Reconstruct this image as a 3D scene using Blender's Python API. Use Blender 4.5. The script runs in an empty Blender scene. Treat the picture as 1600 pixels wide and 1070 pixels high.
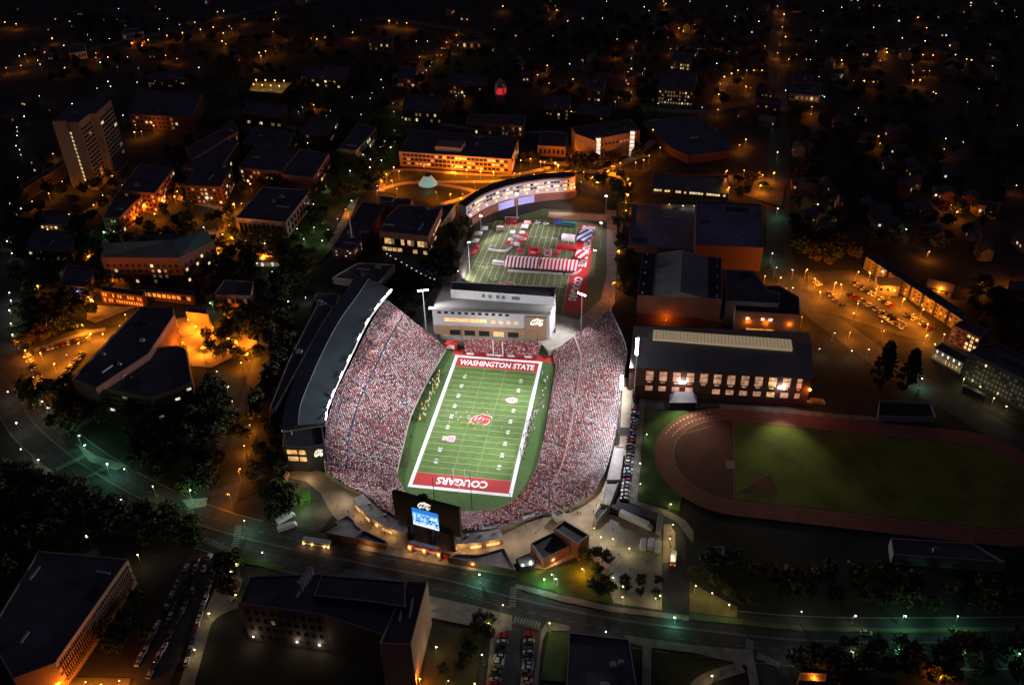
import bpy, bmesh, math, random
import numpy as np
from mathutils import Vector, Matrix
from mathutils.geometry import tessellate_polygon
random.seed(7)
rng = np.random.default_rng(7)
sc = bpy.context.scene
COL = sc.collection

# ------------------------------------------------------------------ camera, world, exposure
FPX = 1418.87                                     # focal length in pixels of the 1600 px wide photograph
CAM = np.array([83.816, -373.508, 306.206])
AZ, PITCH, ROLL = -0.173907, 0.604744, -0.024583
DIR = np.array([math.sin(AZ)*math.cos(PITCH), math.cos(AZ)*math.cos(PITCH), -math.sin(PITCH)])
_r = np.cross(DIR, [0, 0, 1.0]); _r /= np.linalg.norm(_r)
_u = np.cross(_r, DIR)
RIGHT = math.cos(ROLL)*_r + math.sin(ROLL)*_u
UP = -math.sin(ROLL)*_r + math.cos(ROLL)*_u
cd = bpy.data.cameras.new('camera')
cd.sensor_width = 36.0
cd.lens = FPX/1600*36.0
cd.clip_start, cd.clip_end = 1.0, 6000.0
cam = bpy.data.objects.new('camera', cd)
M = Matrix.Identity(4)
for i in range(3):
    M[i][0], M[i][1], M[i][2], M[i][3] = RIGHT[i], UP[i], -DIR[i], CAM[i]
cam.matrix_world = M
COL.objects.link(cam)
sc.camera = cam

w = bpy.data.worlds.new('World')
sc.world = w
w.use_nodes = True
bg = w.node_tree.nodes['Background']
bg.inputs[0].default_value = (0.50, 0.42, 0.74, 1)      # moonless night sky over a lit town
bg.inputs[1].default_value = 0.050
sc.view_settings.view_transform = 'Standard'
sc.view_settings.look = 'None'
sc.view_settings.exposure = 0.0
sc.view_settings.gamma = 1.0
sc.render.engine = 'CYCLES'
sc.cycles.use_denoising = True
sc.cycles.use_light_tree = True
sc.cycles.max_bounces = 3
sc.cycles.diffuse_bounces = 2
sc.cycles.glossy_bounces = 1
sc.cycles.sample_clamp_indirect = 4.0
sc.cycles.caustics_reflective = False
sc.cycles.caustics_refractive = False

D = 8.0                                          # the stadium bowl lies this far below the streets
PIT = -D
FLOOD, LAMP = 1.75, 0.55                           # brightness of the stadium floodlights and of the street lamps

def P(px, py, z=0.0):
    """the point at height z seen at this pixel of the photograph"""
    d = RIGHT*((px-800)/FPX) - UP*((py-535)/FPX) + DIR
    t = (z-CAM[2])/d[2]
    return CAM + t*d

def PX(p):
    q = np.asarray(p, float)-CAM
    k = FPX/(q@DIR)
    return 800+k*(q@RIGHT), 535-k*(q@UP)

def fit_h(top, base, zb=0.0):
    """height of a vertical edge from its top and base pixels"""
    b = P(base[0], base[1], zb)
    lo, hi = 0.5, 160.0
    for _ in range(40):
        m = (lo+hi)/2
        if PX(b+[0, 0, m])[1] > top[1]: lo = m
        else: hi = m
    return lo

def crop(x0, y0, pts, s=3.9925):
    return [(x0+a/s, y0+b/s) for a, b in pts]

# ------------------------------------------------------------------ materials
MATS = {}
def mat(name, col, rough=0.8, noise=0.0, scale=0.3, metal=0.0, emit=0.0, detail=4, attr=None, bump=0.0):
    if name in MATS: return MATS[name]
    m = bpy.data.materials.new(name); m.use_nodes = True
    nt = m.node_tree; b = nt.nodes['Principled BSDF']
    b.inputs['Base Color'].default_value = (*col, 1)
    b.inputs['Roughness'].default_value = rough
    b.inputs['Metallic'].default_value = metal
    if 'Specular IOR Level' in b.inputs: b.inputs['Specular IOR Level'].default_value = 0.3
    if attr:
        a = nt.nodes.new('ShaderNodeVertexColor'); a.layer_name = attr
        nt.links.new(a.outputs[0], b.inputs['Base Color'])
    elif noise:
        g = nt.nodes.new('ShaderNodeNewGeometry')
        n = nt.nodes.new('ShaderNodeTexNoise'); n.inputs['Scale'].default_value = scale; n.inputs['Detail'].default_value = detail
        r = nt.nodes.new('ShaderNodeValToRGB')
        r.color_ramp.elements[0].position = 0.3; r.color_ramp.elements[1].position = 0.7
        r.color_ramp.elements[0].color = (*[c*(1-noise) for c in col], 1)
        r.color_ramp.elements[1].color = (*[min(1, c*(1+noise)) for c in col], 1)
        nt.links.new(g.outputs['Position'], n.inputs['Vector'])
        nt.links.new(n.outputs[0], r.inputs[0]); nt.links.new(r.outputs[0], b.inputs['Base Color'])
        if bump:
            bp = nt.nodes.new('ShaderNodeBump'); bp.inputs['Strength'].default_value = bump
            nt.links.new(n.outputs[0], bp.inputs['Height']); nt.links.new(bp.outputs[0], b.inputs['Normal'])
    if emit:
        b.inputs['Emission Color'].default_value = (*col, 1)
        b.inputs['Emission Strength'].default_value = emit
        m.cycles.emission_sampling = 'NONE'
        if name.startswith('lit_window'):                    # rooms differ: blinds, lamps, empty desks
            g = nt.nodes.new('ShaderNodeNewGeometry'); n = nt.nodes.new('ShaderNodeTexNoise'); n.inputs['Scale'].default_value = 0.55; n.inputs['Detail'].default_value = 5
            r = nt.nodes.new('ShaderNodeMapRange'); r.inputs[1].default_value = .36; r.inputs[2].default_value = .62; r.inputs[3].default_value = emit*.25; r.inputs[4].default_value = emit*1.25
            nt.links.new(g.outputs['Position'], n.inputs['Vector']); nt.links.new(n.outputs[0], r.inputs[0]); nt.links.new(r.outputs[0], b.inputs['Emission Strength'])
    MATS[name] = m
    return m

def brick_mat(name, c1, c2, scale=0.6, mortar=(0.25, 0.22, 0.2)):
    """coursed masonry; bricks in large panels so that they still read from the air"""
    if name in MATS: return MATS[name]
    m = mat(name, c1, 0.9)
    nt = m.node_tree; b = nt.nodes['Principled BSDF']
    g = nt.nodes.new('ShaderNodeNewGeometry')
    n = nt.nodes.new('ShaderNodeTexNoise'); n.inputs['Scale'].default_value = scale; n.inputs['Detail'].default_value = 6
    mp = nt.nodes.new('ShaderNodeMapping'); mp.inputs['Scale'].default_value = (0.3, 0.3, 2.5)
    nt.links.new(g.outputs['Position'], mp.inputs['Vector']); nt.links.new(mp.outputs[0], n.inputs['Vector'])
    r = nt.nodes.new('ShaderNodeValToRGB')
    r.color_ramp.elements[0].color = (*c1, 1); r.color_ramp.elements[1].color = (*c2, 1)
    r.color_ramp.elements[0].position = 0.35; r.color_ramp.elements[1].position = 0.65
    nt.links.new(n.outputs[0], r.inputs[0]); nt.links.new(r.outputs[0], b.inputs['Base Color'])
    return m

def stripe_mat(name, c1, c2, axis, period, duty=0.5, chevron=0.0):
    """woven tent stripes across the object's own axis"""
    if name in MATS: return MATS[name]
    m = mat(name, c1, 0.75)
    nt = m.node_tree; b = nt.nodes['Principled BSDF']
    t = nt.nodes.new('ShaderNodeTexCoord'); s = nt.nodes.new('ShaderNodeSeparateXYZ')
    nt.links.new(t.outputs['Object'], s.inputs[0])
    a = nt.nodes.new('ShaderNodeMath'); a.operation = 'ABSOLUTE'
    nt.links.new(s.outputs[1-axis], a.inputs[0])
    c = nt.nodes.new('ShaderNodeMath'); c.operation = 'MULTIPLY_ADD'; c.inputs[1].default_value = chevron
    nt.links.new(a.outputs[0], c.inputs[0]); nt.links.new(s.outputs[axis], c.inputs[2])
    d = nt.nodes.new('ShaderNodeMath'); d.operation = 'MULTIPLY'; d.inputs[1].default_value = 1/period
    nt.links.new(c.outputs[0], d.inputs[0])
    f = nt.nodes.new('ShaderNodeMath'); f.operation = 'FRACT'; nt.links.new(d.outputs[0], f.inputs[0])
    l = nt.nodes.new('ShaderNodeMath'); l.operation = 'LESS_THAN'; l.inputs[1].default_value = duty
    nt.links.new(f.outputs[0], l.inputs[0])
    x = nt.nodes.new('ShaderNodeMix'); x.data_type = 'RGBA'
    x.inputs[6].default_value = (*c1, 1); x.inputs[7].default_value = (*c2, 1)
    nt.links.new(l.outputs[0], x.inputs[0]); nt.links.new(x.outputs[2], b.inputs['Base Color'])
    return m

CRIMSON = (0.42, 0.028, 0.026)
M_ground = mat('ground_soil', (0.034, 0.033, 0.026), 0.95, 0.55, 0.035, detail=8)
M_asphalt = mat('asphalt', (0.05, 0.052, 0.055), 0.75, 0.3, 0.12, detail=7)
M_asphalt_worn = mat('asphalt_worn', (0.085, 0.08, 0.075), 0.85, 0.35, 0.1, detail=7)
M_concrete = mat('concrete_paving', (0.30, 0.275, 0.24), 0.85, 0.2, 0.2, detail=7)
M_walk = mat('footway_concrete', (0.24, 0.22, 0.19), 0.9, 0.25, 0.3)
M_tan = mat('warm_concourse_paving', (0.36, 0.29, 0.21), 0.85, 0.2, 0.2)
M_grass = mat('grass', (0.055, 0.10, 0.022), 0.95, 0.4, 0.12, detail=8)
M_lawn = mat('lawn_dry', (0.045, 0.042, 0.016), 0.95, 0.4, 0.1, detail=8)
M_turf = mat('field_turf', (0.078, 0.141, 0.027), 0.9, 0.16, 0.35, detail=8)
M_turf2 = mat('field_turf_band', (0.086, 0.153, 0.030), 0.9, 0.16, 0.35, detail=8)
M_sideturf = mat('sideline_turf', (0.058, 0.118, 0.026), 0.9, 0.12, 0.4, detail=8)
M_prac = mat('practice_turf', (0.115, 0.145, 0.058), 0.9, 0.12, 0.3, detail=8)
M_paint = mat('white_field_paint', (0.85, 0.85, 0.85), 0.8, 0.04, 0.8)
M_line = mat('line_paint', (0.40, 0.47, 0.33), 0.8)
M_red = mat('crimson_paint', CRIMSON, 0.8, 0.08, 0.6)
M_track = mat('track_rubber', (0.25, 0.075, 0.048), 0.9, 0.18, 0.15, detail=7)
M_track2 = mat('track_apron_rubber', (0.14, 0.045, 0.034), 0.9, 0.2, 0.1, detail=7)
M_mark = mat('road_marking', (0.22, 0.22, 0.21), 0.8, 0.3, 1.0)
M_dirt = mat('infield_clay', (0.66, 0.48, 0.33), 0.95, 0.12, 0.2)
M_roof = mat('roof_membrane', (0.085, 0.087, 0.094), 0.8, 0.3, 0.08, detail=7)
M_roofg = mat('roof_gravel', (0.11, 0.108, 0.105), 0.9, 0.25, 0.15, detail=8)
M_roofgreen = mat('roof_metal_green', (0.075, 0.12, 0.115), 0.5, 0.15, 0.1)
M_roofmetal = mat('roof_metal_seam', (0.09, 0.095, 0.10), 0.5, 0.2, 0.07, metal=0.3)
M_standroof = mat('grandstand_roof_metal', (0.11, 0.15, 0.16), 0.7, 0.18, 0.06)
M_gravelpale = mat('pale_roof_gravel', (0.34, 0.31, 0.30), 0.9, 0.2, 0.3, detail=8)
M_infield = mat('infield_grass', (0.125, 0.15, 0.022), 0.95, 0.35, 0.06, detail=8)
M_coping = mat('parapet_coping', (0.28, 0.27, 0.25), 0.7)
M_brick = brick_mat('brick_red', (0.22, 0.085, 0.05), (0.30, 0.13, 0.08))
M_brickd = brick_mat('brick_dark', (0.11, 0.05, 0.035), (0.16, 0.075, 0.05))
M_brickt = brick_mat('brick_tan', (0.33, 0.20, 0.12), (0.40, 0.26, 0.16))
M_pale = brick_mat('pale_panel', (0.40, 0.36, 0.29), (0.48, 0.43, 0.35))
M_grey = brick_mat('grey_panel', (0.17, 0.17, 0.16), (0.22, 0.22, 0.21))
M_white = mat('white_panel', (0.66, 0.66, 0.66), 0.6, 0.05, 0.3)
M_dark = mat('dark_panel', (0.03, 0.032, 0.036), 0.7, 0.2, 0.2)
M_steel = mat('galvanised_steel', (0.42, 0.43, 0.45), 0.5, metal=0.4)
M_blackst = mat('black_steel', (0.02, 0.02, 0.022), 0.6)
M_glass = mat('dark_glass', (0.02, 0.024, 0.03), 0.15)
M_lit = mat('lit_window_warm', (1.0, 0.60, 0.24), 0.5, emit=0.75)
M_lity = mat('lit_window_yellow', (1.0, 0.85, 0.42), 0.5, emit=0.9)
M_litp = mat('lit_window_peach', (1.0, 0.52, 0.32), 0.5, emit=0.46)
M_lito = mat('lit_window_orange', (1.0, 0.40, 0.05), 0.5, emit=0.8)
M_litw = mat('lit_window_white', (1.0, 0.95, 0.8), 0.5, emit=1.0)
M_litd = mat('lit_window_dim', (1.0, 0.72, 0.38), 0.5, emit=0.12)
M_seat = mat('bench_aluminium', (0.34, 0.32, 0.33), 0.7, 0.15, 0.4)
M_stair = mat('stair_concrete', (0.27, 0.19, 0.19), 0.9, 0.25, 0.5)
M_rim = mat('stand_wall_concrete', (0.30, 0.28, 0.26), 0.9, 0.2, 0.2)
M_lane = mat('track_lane_paint', (0.27, 0.19, 0.16), 0.9, 0.2, 0.5)
M_H = {'o': mat('sodium_lamp', (1.0, 0.42, 0.08), 0.4, emit=7.0), 'w': mat('white_lamp', (0.95, 0.95, 0.90), 0.4, emit=6.0),
       'g': mat('mercury_lamp', (0.75, 1.0, 0.55), 0.4, emit=5.0), 'y': mat('yellow_lamp', (1.0, 0.80, 0.30), 0.4, emit=6.0),
       'b': mat('blue_lamp', (0.25, 0.3, 1.0), 0.4, emit=6.0), 'r': mat('red_lamp', (1.0, 0.06, 0.04), 0.4, emit=5.0)}
L_COL = {'o': (1.0, 0.26, 0.012), 'w': (0.88, 0.95, 0.72), 'g': (0.30, 1.0, 0.62), 'y': (1.0, 0.80, 0.36), 'b': (0.2, 0.25, 1.0), 'r': (1.0, 0.05, 0.03)}
M_flood = mat('floodlight_lens', (0.86, 0.84, 1.0), 0.3, emit=38.0)

# ------------------------------------------------------------------ mesh helpers
class MB:
    def __init__(s): s.v = []; s.f = []; s.m = []
    def face(s, pts, mi=0):
        n = len(s.v); s.v += [tuple(map(float, p)) for p in pts]; s.f.append(tuple(range(n, n+len(pts)))); s.m.append(mi)
    def box(s, c, sx, sy, sz, rz=0.0, mi=0):
        """box standing on c"""
        co, si = math.cos(rz), math.sin(rz); n = len(s.v)
        for z in (0, sz):
            for x, y in ((-sx/2, -sy/2), (sx/2, -sy/2), (sx/2, sy/2), (-sx/2, sy/2)):
                s.v.append((c[0]+co*x-si*y, c[1]+si*x+co*y, c[2]+z))
        for q in ((0, 3, 2, 1), (4, 5, 6, 7), (0, 1, 5, 4), (1, 2, 6, 5), (2, 3, 7, 6), (3, 0, 4, 7)):
            s.f.append(tuple(n+i for i in q)); s.m.append(mi)
    def prism(s, poly, z0, z1, mi=0, top=True, bottom=False, mtop=None):
        poly = ccw(poly); n = len(poly)
        for i in range(n):
            a, b = poly[i], poly[(i+1) % n]
            s.face([(a[0], a[1], z0), (b[0], b[1], z0), (b[0], b[1], z1), (a[0], a[1], z1)], mi)
        if top: s.poly(poly, z1, mi if mtop is None else mtop)
        if bottom: s.poly(poly[::-1], z0, mi)
    def poly(s, poly, z, mi=0):
        pts = [Vector((p[0], p[1], z)) for p in poly]
        if len(pts) <= 4: s.face(pts, mi); return
        n = len(s.v); s.v += [tuple(p) for p in pts]
        for t in tessellate_polygon([pts]):
            a, b, c = (pts[i] for i in t)
            if (b-a).cross(c-a).z < 0: t = t[::-1]
            s.f.append(tuple(n+i for i in t)); s.m.append(mi)
    def tube(s, a, b, r0, r1=None, n=6, mi=0, cap=True):
        r1 = r0 if r1 is None else r1
        a, b = Vector(a), Vector(b); d = (b-a).normalized()
        u = d.orthogonal().normalized(); v = d.cross(u); k = len(s.v)
        for c, r in ((a, r0), (b, r1)):
            for i in range(n):
                t = 2*math.pi*i/n; s.v.append(tuple(c+u*math.cos(t)*r+v*math.sin(t)*r))
        for i in range(n):
            j = (i+1) % n; s.f.append((k+i, k+j, k+n+j, k+n+i)); s.m.append(mi)
        if cap:
            s.f.append(tuple(k+n+i for i in range(n))); s.m.append(mi)
            s.f.append(tuple(k+n-1-i for i in range(n))); s.m.append(mi)
    def ball(s, c, r, mi=0, n=6, m=4, sz=1.0):
        k = len(s.v)
        s.v.append((c[0], c[1], c[2]-r*sz))
        for j in range(1, m):
            ph = -math.pi/2+math.pi*j/m
            for i in range(n):
                t = 2*math.pi*i/n; s.v.append((c[0]+r*math.cos(ph)*math.cos(t), c[1]+r*math.cos(ph)*math.sin(t), c[2]+r*sz*math.sin(ph)))
        s.v.append((c[0], c[1], c[2]+r*sz)); e = len(s.v)-1
        for i in range(n):
            j = (i+1) % n
            s.f.append((k, k+1+j, k+1+i)); s.m.append(mi)
            for q in range(m-2):
                o = k+1+q*n; s.f.append((o+i, o+j, o+n+j, o+n+i)); s.m.append(mi)
            o = k+1+(m-2)*n; s.f.append((o+i, o+j, e)); s.m.append(mi)
    def mesh(s, name, mats):
        me = bpy.data.meshes.new(name); me.from_pydata(s.v, [], s.f)
        for m in (mats if isinstance(mats, (list, tuple)) else [mats]): me.materials.append(m)
        if any(s.m): me.polygons.foreach_set('material_index', s.m)
        me.update(); return me
    def build(s, name, mats, parent=None):
        return link(name, s.mesh(name, mats), parent)

def link(name, data, parent=None):
    o = bpy.data.objects.new(name, data); COL.objects.link(o)
    if parent is not None: o.parent = parent
    return o
def empty(name, loc=(0, 0, 0), rz=0.0):
    o = link(name, None); o.location = Vector([float(c) for c in loc]); o.rotation_euler.z = rz; return o
def tag(o, label=None, cat=None, group=None, kind=None):
    if label: o['label'] = label
    if cat: o['category'] = cat
    if group: o['group'] = group
    if kind: o['kind'] = kind
    return o
def area2(poly):
    return sum(poly[i][0]*poly[(i+1) % len(poly)][1]-poly[(i+1) % len(poly)][0]*poly[i][1] for i in range(len(poly)))
def ccw(poly):
    poly = list(poly); return poly if area2(poly) > 0 else poly[::-1]
def inside(p, poly):
    c = False; n = len(poly)
    for i in range(n):
        a, b = poly[i], poly[i-1]
        if (a[1] > p[1]) != (b[1] > p[1]) and p[0] < (b[0]-a[0])*(p[1]-a[1])/(b[1]-a[1])+a[0]: c = not c
    return c
def offset(poly, d):
    """polygon (ccw) moved inwards by d"""
    poly = ccw(poly); n = len(poly); out = []
    for i in range(n):
        p, q, r = (np.array(poly[(i+k) % n][:2], float) for k in (-1, 0, 1))
        e1 = (q-p)/max(np.linalg.norm(q-p), 1e-6); e2 = (r-q)/max(np.linalg.norm(r-q), 1e-6)
        n1, n2 = np.array([-e1[1], e1[0]]), np.array([-e2[1], e2[0]])
        b = n1+n2; L = np.linalg.norm(b)
        b = b/L if L > 1e-6 else n1
        out.append(q+b*d/max(0.35, float(b@n1)))
    return out
_ONES = 'zeroth first second third fourth fifth sixth seventh eighth ninth tenth eleventh twelfth thirteenth fourteenth fifteenth sixteenth seventeenth eighteenth nineteenth'.split()
_TENS = {2: ('twenty', 'twentieth'), 3: ('thirty', 'thirtieth'), 4: ('forty', 'fortieth'), 5: ('fifty', 'fiftieth'), 6: ('sixty', 'sixtieth'), 7: ('seventy', 'seventieth'), 8: ('eighty', 'eightieth'), 9: ('ninety', 'ninetieth')}
def nth(n):
    if n < 20: return _ONES[n]
    if n >= 100: return 'hundredth' if n == 100 else 'hundred-'+nth(n-100)
    t, o = divmod(n, 10)
    return _TENS[t][1] if o == 0 else _TENS[t][0]+'-'+_ONES[o]
def rank(objs, fmt, key=0, side='left'):
    """labels that single out members of a row: {} is the ordinal, counted across the photograph"""
    L = sorted(objs, key=lambda o: PX(o.matrix_world.translation if False else o.location)[key])
    for i, o in enumerate(L):
        o['label'] = fmt.format(nth(i+1) if i else ('leftmost' if key == 0 else 'farthest'))
        if i == 0: o['label'] = o['label'].replace('leftmost from the left', 'leftmost').replace('farthest from the far end', 'farthest')

SHEET = [0.02]
def sheet(name, pts, m, base=0.0, px=True, parent=None, kind='structure'):
    """a paved or planted surface; every sheet lies a little above the one before"""
    SHEET[0] += 0.008
    z = base+SHEET[0]
    poly = ccw([P(a, b, base)[:2] for a, b in pts] if px else pts)
    mb = MB(); mb.poly(poly, z)
    o = mb.build(name, m, parent)
    if kind and parent is None: tag(o, kind=kind)
    return o
def resample(pts, n):
    pts = np.array(pts, float); k = len(pts)
    def cr(t):
        i = min(int(t), k-2); u = t-i
        p0, p1, p2, p3 = pts[max(i-1, 0)], pts[i], pts[i+1], pts[min(i+2, k-1)]
        return 0.5*((2*p1)+(-p0+p2)*u+(2*p0-5*p1+4*p2-p3)*u*u+(-p0+3*p1-3*p2+p3)*u**3)
    return np.array([cr(t) for t in np.linspace(0, k-1-1e-9, n)])
def ribbon_pts(line, width):
    c = resample(line, max(8, len(line)*6)); d = np.gradient(c, axis=0); d /= np.linalg.norm(d, axis=1)[:, None]
    nrm = np.stack([-d[:, 1], d[:, 0]], 1)*width/2
    return c+nrm, c-nrm
def ribbon(name, line, width, m, base=0.0, kerb=True, z=None, parent=None, kind='structure', px=True):
    SHEET[0] += 0.008
    zz = base+SHEET[0] if z is None else z
    L, R = ribbon_pts([P(a, b, base)[:2] for a, b in line] if px else line, width)
    mb = MB()
    for i in range(len(L)-1): mb.face([(*R[i], zz), (*R[i+1], zz), (*L[i+1], zz), (*L[i], zz)])
    o = mb.build(name, m, parent)
    if kind and parent is None: tag(o, kind=kind)
    return o
def text_mesh(name, body, m, center, width, height, rot, z, parent=None, bold=0.02):
    """flat lettering: width x height metres, centred, on a horizontal surface"""
    cu = bpy.data.curves.new('lettering', 'FONT'); cu.body = body; cu.align_x = 'CENTER'; cu.align_y = 'CENTER'; cu.size = 1.0
    cu.offset = bold; cu.resolution_u = 2
    t = bpy.data.objects.new('tmp', cu); COL.objects.link(t)
    me = bpy.data.meshes.new_from_object(t.evaluated_get(bpy.context.evaluated_depsgraph_get()))
    bpy.data.objects.remove(t); bpy.data.curves.remove(cu)
    co = np.zeros(len(me.vertices)*3); me.vertices.foreach_get('co', co); co = co.reshape(-1, 3)
    lo, hi = co.min(0), co.max(0)
    co[:, 0] = (co[:, 0]-(lo[0]+hi[0])/2)*width/(hi[0]-lo[0])
    co[:, 1] = (co[:, 1]-(lo[1]+hi[1])/2)*height/(hi[1]-lo[1])
    me.vertices.foreach_set('co', co.ravel()); me.materials.clear(); me.materials.append(m); me.update()
    o = link(name, me, parent); o.location = (center[0], center[1], z); o.rotation_euler.z = rot
    return o

# ------------------------------------------------------------------ building helper
BLD = []                                             # footprints, so that trees and houses keep clear
WIN = {}
def win_mesh(w_, h_, m):
    k = (round(w_, 1), round(h_, 1), m.name)
    if k not in WIN:
        mb = MB(); mb.box((0, 0, 0), max(.2, k[0]), 0.24, max(.2, k[1])); WIN[k] = mb.mesh('window', m)
    return WIN[k]
def windows(root, a, b, out, z0, z1, rows, cols, wf=0.6, hf=0.6, mats=(M_glass,), p=(1.0,), name='window', margin=0.03):
    """rows x cols of windows on the wall from a to b; each window a part"""
    a, b = np.array(a[:2], float), np.array(b[:2], float); d = b-a; L = np.linalg.norm(d); d /= L
    rz = math.atan2(d[1], d[0]); cell = L*(1-2*margin)/cols; rh = (z1-z0)/rows
    for r in range(rows):
        for c in range(cols):
            m = random.choices(mats, p)[0]
            if m is None: continue
            q = a+d*(L*margin+cell*(c+0.5))+out*0.02
            o = link(name, win_mesh(cell*wf, rh*hf, m), root)
            o.location = (q[0], q[1], z0+rh*(r+0.5-hf/2)); o.rotation_euler.z = rz
def outward(poly, i):
    poly = [np.array(p[:2], float) for p in poly]; a, b = poly[i], poly[(i+1) % len(poly)]
    d = (b-a)/np.linalg.norm(b-a); s = 1 if area2(poly) > 0 else -1
    return np.array([d[1], -d[0]])*s
def bld(name, label, roof_px, h=None, base=None, wall=M_brick, roof=M_roof, zb=0.0, parapet=0.9, win=(), cat='building', band=None, units=0, coping=True, group=None):
    """flat-roofed building from its roof corners in the photograph; base = (corner index, pixel of that corner's foot)"""
    if base is not None: h = fit_h(roof_px[base[0]], base[1], zb)
    poly = [P(a, b, zb+h)[:2] for a, b in roof_px]
    root = tag(empty(name, (0, 0, 0)), label, cat, group)
    mb = MB(); mb.prism(poly, zb-0.5, zb+h, top=False)
    ins = offset(poly, 0.45); cc = ccw(poly); n = len(cc)
    for i in range(n):                                   # inner face of the parapet
        a, b = ins[i], ins[(i+1) % n]
        mb.face([(b[0], b[1], zb+h-parapet), (a[0], a[1], zb+h-parapet), (a[0], a[1], zb+h), (b[0], b[1], zb+h)])
    mb.build('wall', wall, root)
    r = MB(); r.poly(ins, zb+h-parapet); r.build('roof', roof, root)
    if coping:
        c = MB()
        for i in range(n):
            a, b, e, f = cc[i], cc[(i+1) % n], ins[(i+1) % n], ins[i]
            c.face([(a[0], a[1], zb+h+.03), (b[0], b[1], zb+h+.03), (e[0], e[1], zb+h+.03), (f[0], f[1], zb+h+.03)])
        c.build('coping', M_coping, root)
    area = abs(area2(poly))/2
    if units == 0 and area > 500 and coping: units = 3
    if units and area > 400:                             # re-felted patches on the roof
        for _ in range(4):
            xs = [q[0] for q in ins]; ys = [q[1] for q in ins]; q = np.array((random.uniform(min(xs), max(xs)), random.uniform(min(ys), max(ys))))
            e0 = np.array(poly[1])-np.array(poly[0]); e0 /= np.linalg.norm(e0); n0 = np.array([-e0[1], e0[0]]); a_, b_ = random.uniform(3, 9), random.uniform(2, 5)
            pq = [q-e0*a_-n0*b_, q+e0*a_-n0*b_, q+e0*a_+n0*b_, q-e0*a_+n0*b_]
            if all(inside(t_, offset(poly, 1.2)) for t_ in pq):
                u = MB(); u.poly(pq, zb+h-parapet+.02+.01*_); u.build('roof_patch', random.choice((M_roofg, M_roofmetal, M_dark)), root)
    if units:                                            # rooftop plant
        xs = [q[0] for q in ins]; ys = [q[1] for q in ins]; k = 0
        while k < units:
            q = (random.uniform(min(xs), max(xs)), random.uniform(min(ys), max(ys)))
            if inside(q, offset(poly, 3.0)) and random.random() < .35:      # duct run
                u = MB(); e0 = np.array(poly[1])-np.array(poly[0]); ra_ = math.atan2(e0[1], e0[0])+random.choice((0, math.pi/2)); u.box((q[0], q[1], zb+h-parapet+.4), random.uniform(5, 11), .9, .8, ra_)
                for s_ in (-1.5, 1.5): u.box((q[0]+s_*math.cos(ra_), q[1]+s_*math.sin(ra_), zb+h-parapet), .3, .3, .5, ra_)
                u.build('duct', M_steel, root)
            elif inside(q, offset(poly, 3.0)):
                u = MB(); s = random.uniform(1.6, 4.0); u.box((q[0], q[1], zb+h-parapet+.02), s, s*.7, random.uniform(1, 2.2), random.random()*.2)
                u.box((q[0], q[1], zb+h-parapet+2.3), s*.4, s*.4, .3, 0.3)
                u.build('rooftop_unit', random.choice((M_steel, M_grey, M_dark)), root)
            k += 1
    for wdef in win:
        i = wdef['e']; a, b = poly[i], poly[(i+1) % len(poly)]
        kw = {k: v for k, v in wdef.items() if k not in ('e', 'z')}
        z = wdef.get('z', (0.08, 0.92))
        windows(root, a, b, outward(poly, i), zb+h*z[0], zb+h*z[1], **kw)
    BLD.append(ccw(poly))
    root['h'] = h
    return root, poly, h
def curved_block(name, label, front_px, back_px, h, wall, roof, cat='building', zb=0.0, n=24, fpx_z=None):
    """block between two curved roof edges"""
    F = resample([P(a, b, zb+h)[:2] for a, b in front_px], n); B = resample([P(a, b, zb+h)[:2] for a, b in back_px], n)
    root = tag(empty(name), label, cat)
    poly = list(F)+list(B[::-1])
    mb = MB(); mb.prism(poly, zb-.5, zb+h, top=False); mb.build('wall', wall, root)
    r = MB()
    for i in range(n-1): r.face([(*F[i], zb+h-.02), (*F[i+1], zb+h-.02), (*B[i+1], zb+h-.02), (*B[i], zb+h-.02)])
    o = r.build('roof', roof, root)
    if sum((o.data.polygons[0].normal[2] for _ in (0,))) < 0: o.data.flip_normals()
    BLD.append(ccw(poly))
    return root, F, B
def cutout(name, pts, m, origin, ex, ey, parent=None, depth=0.0):
    """flat emblem: outline pts in [0,1] x [0,1] on the plane origin + x*ex + y*ey"""
    o, ex, ey = (np.array(v, float) for v in (origin, ex, ey))
    q = [Vector((a, b, 0)) for a, b in pts]
    mb = MB()
    for t in tessellate_polygon([q]): mb.face([o+ex*pts[i][0]+ey*pts[i][1] for i in t])
    return mb.build(name, m, parent)
EMBLEM = [(0, .22), (.05, .45), (.16, .68), (.33, .84), (.47, .88), (.55, 1.0), (.63, .88), (.80, .86), (.98, .80), (1, .64), (.86, .60), (.74, .52), (.80, .44), (.93, .50), (.97, .30), (.88, .12), (.72, 0), (.62, .18), (.52, .30), (.44, .10), (.34, .24), (.22, .06), (.10, .12)]
SLITS = [[(.14, .30), (.22, .56), (.38, .74), (.30, .56), (.24, .34)], [(.32, .38), (.42, .62), (.62, .74), (.50, .56), (.42, .40)], [(.56, .40), (.62, .56), (.72, .66), (.66, .52), (.64, .36)]]
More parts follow.
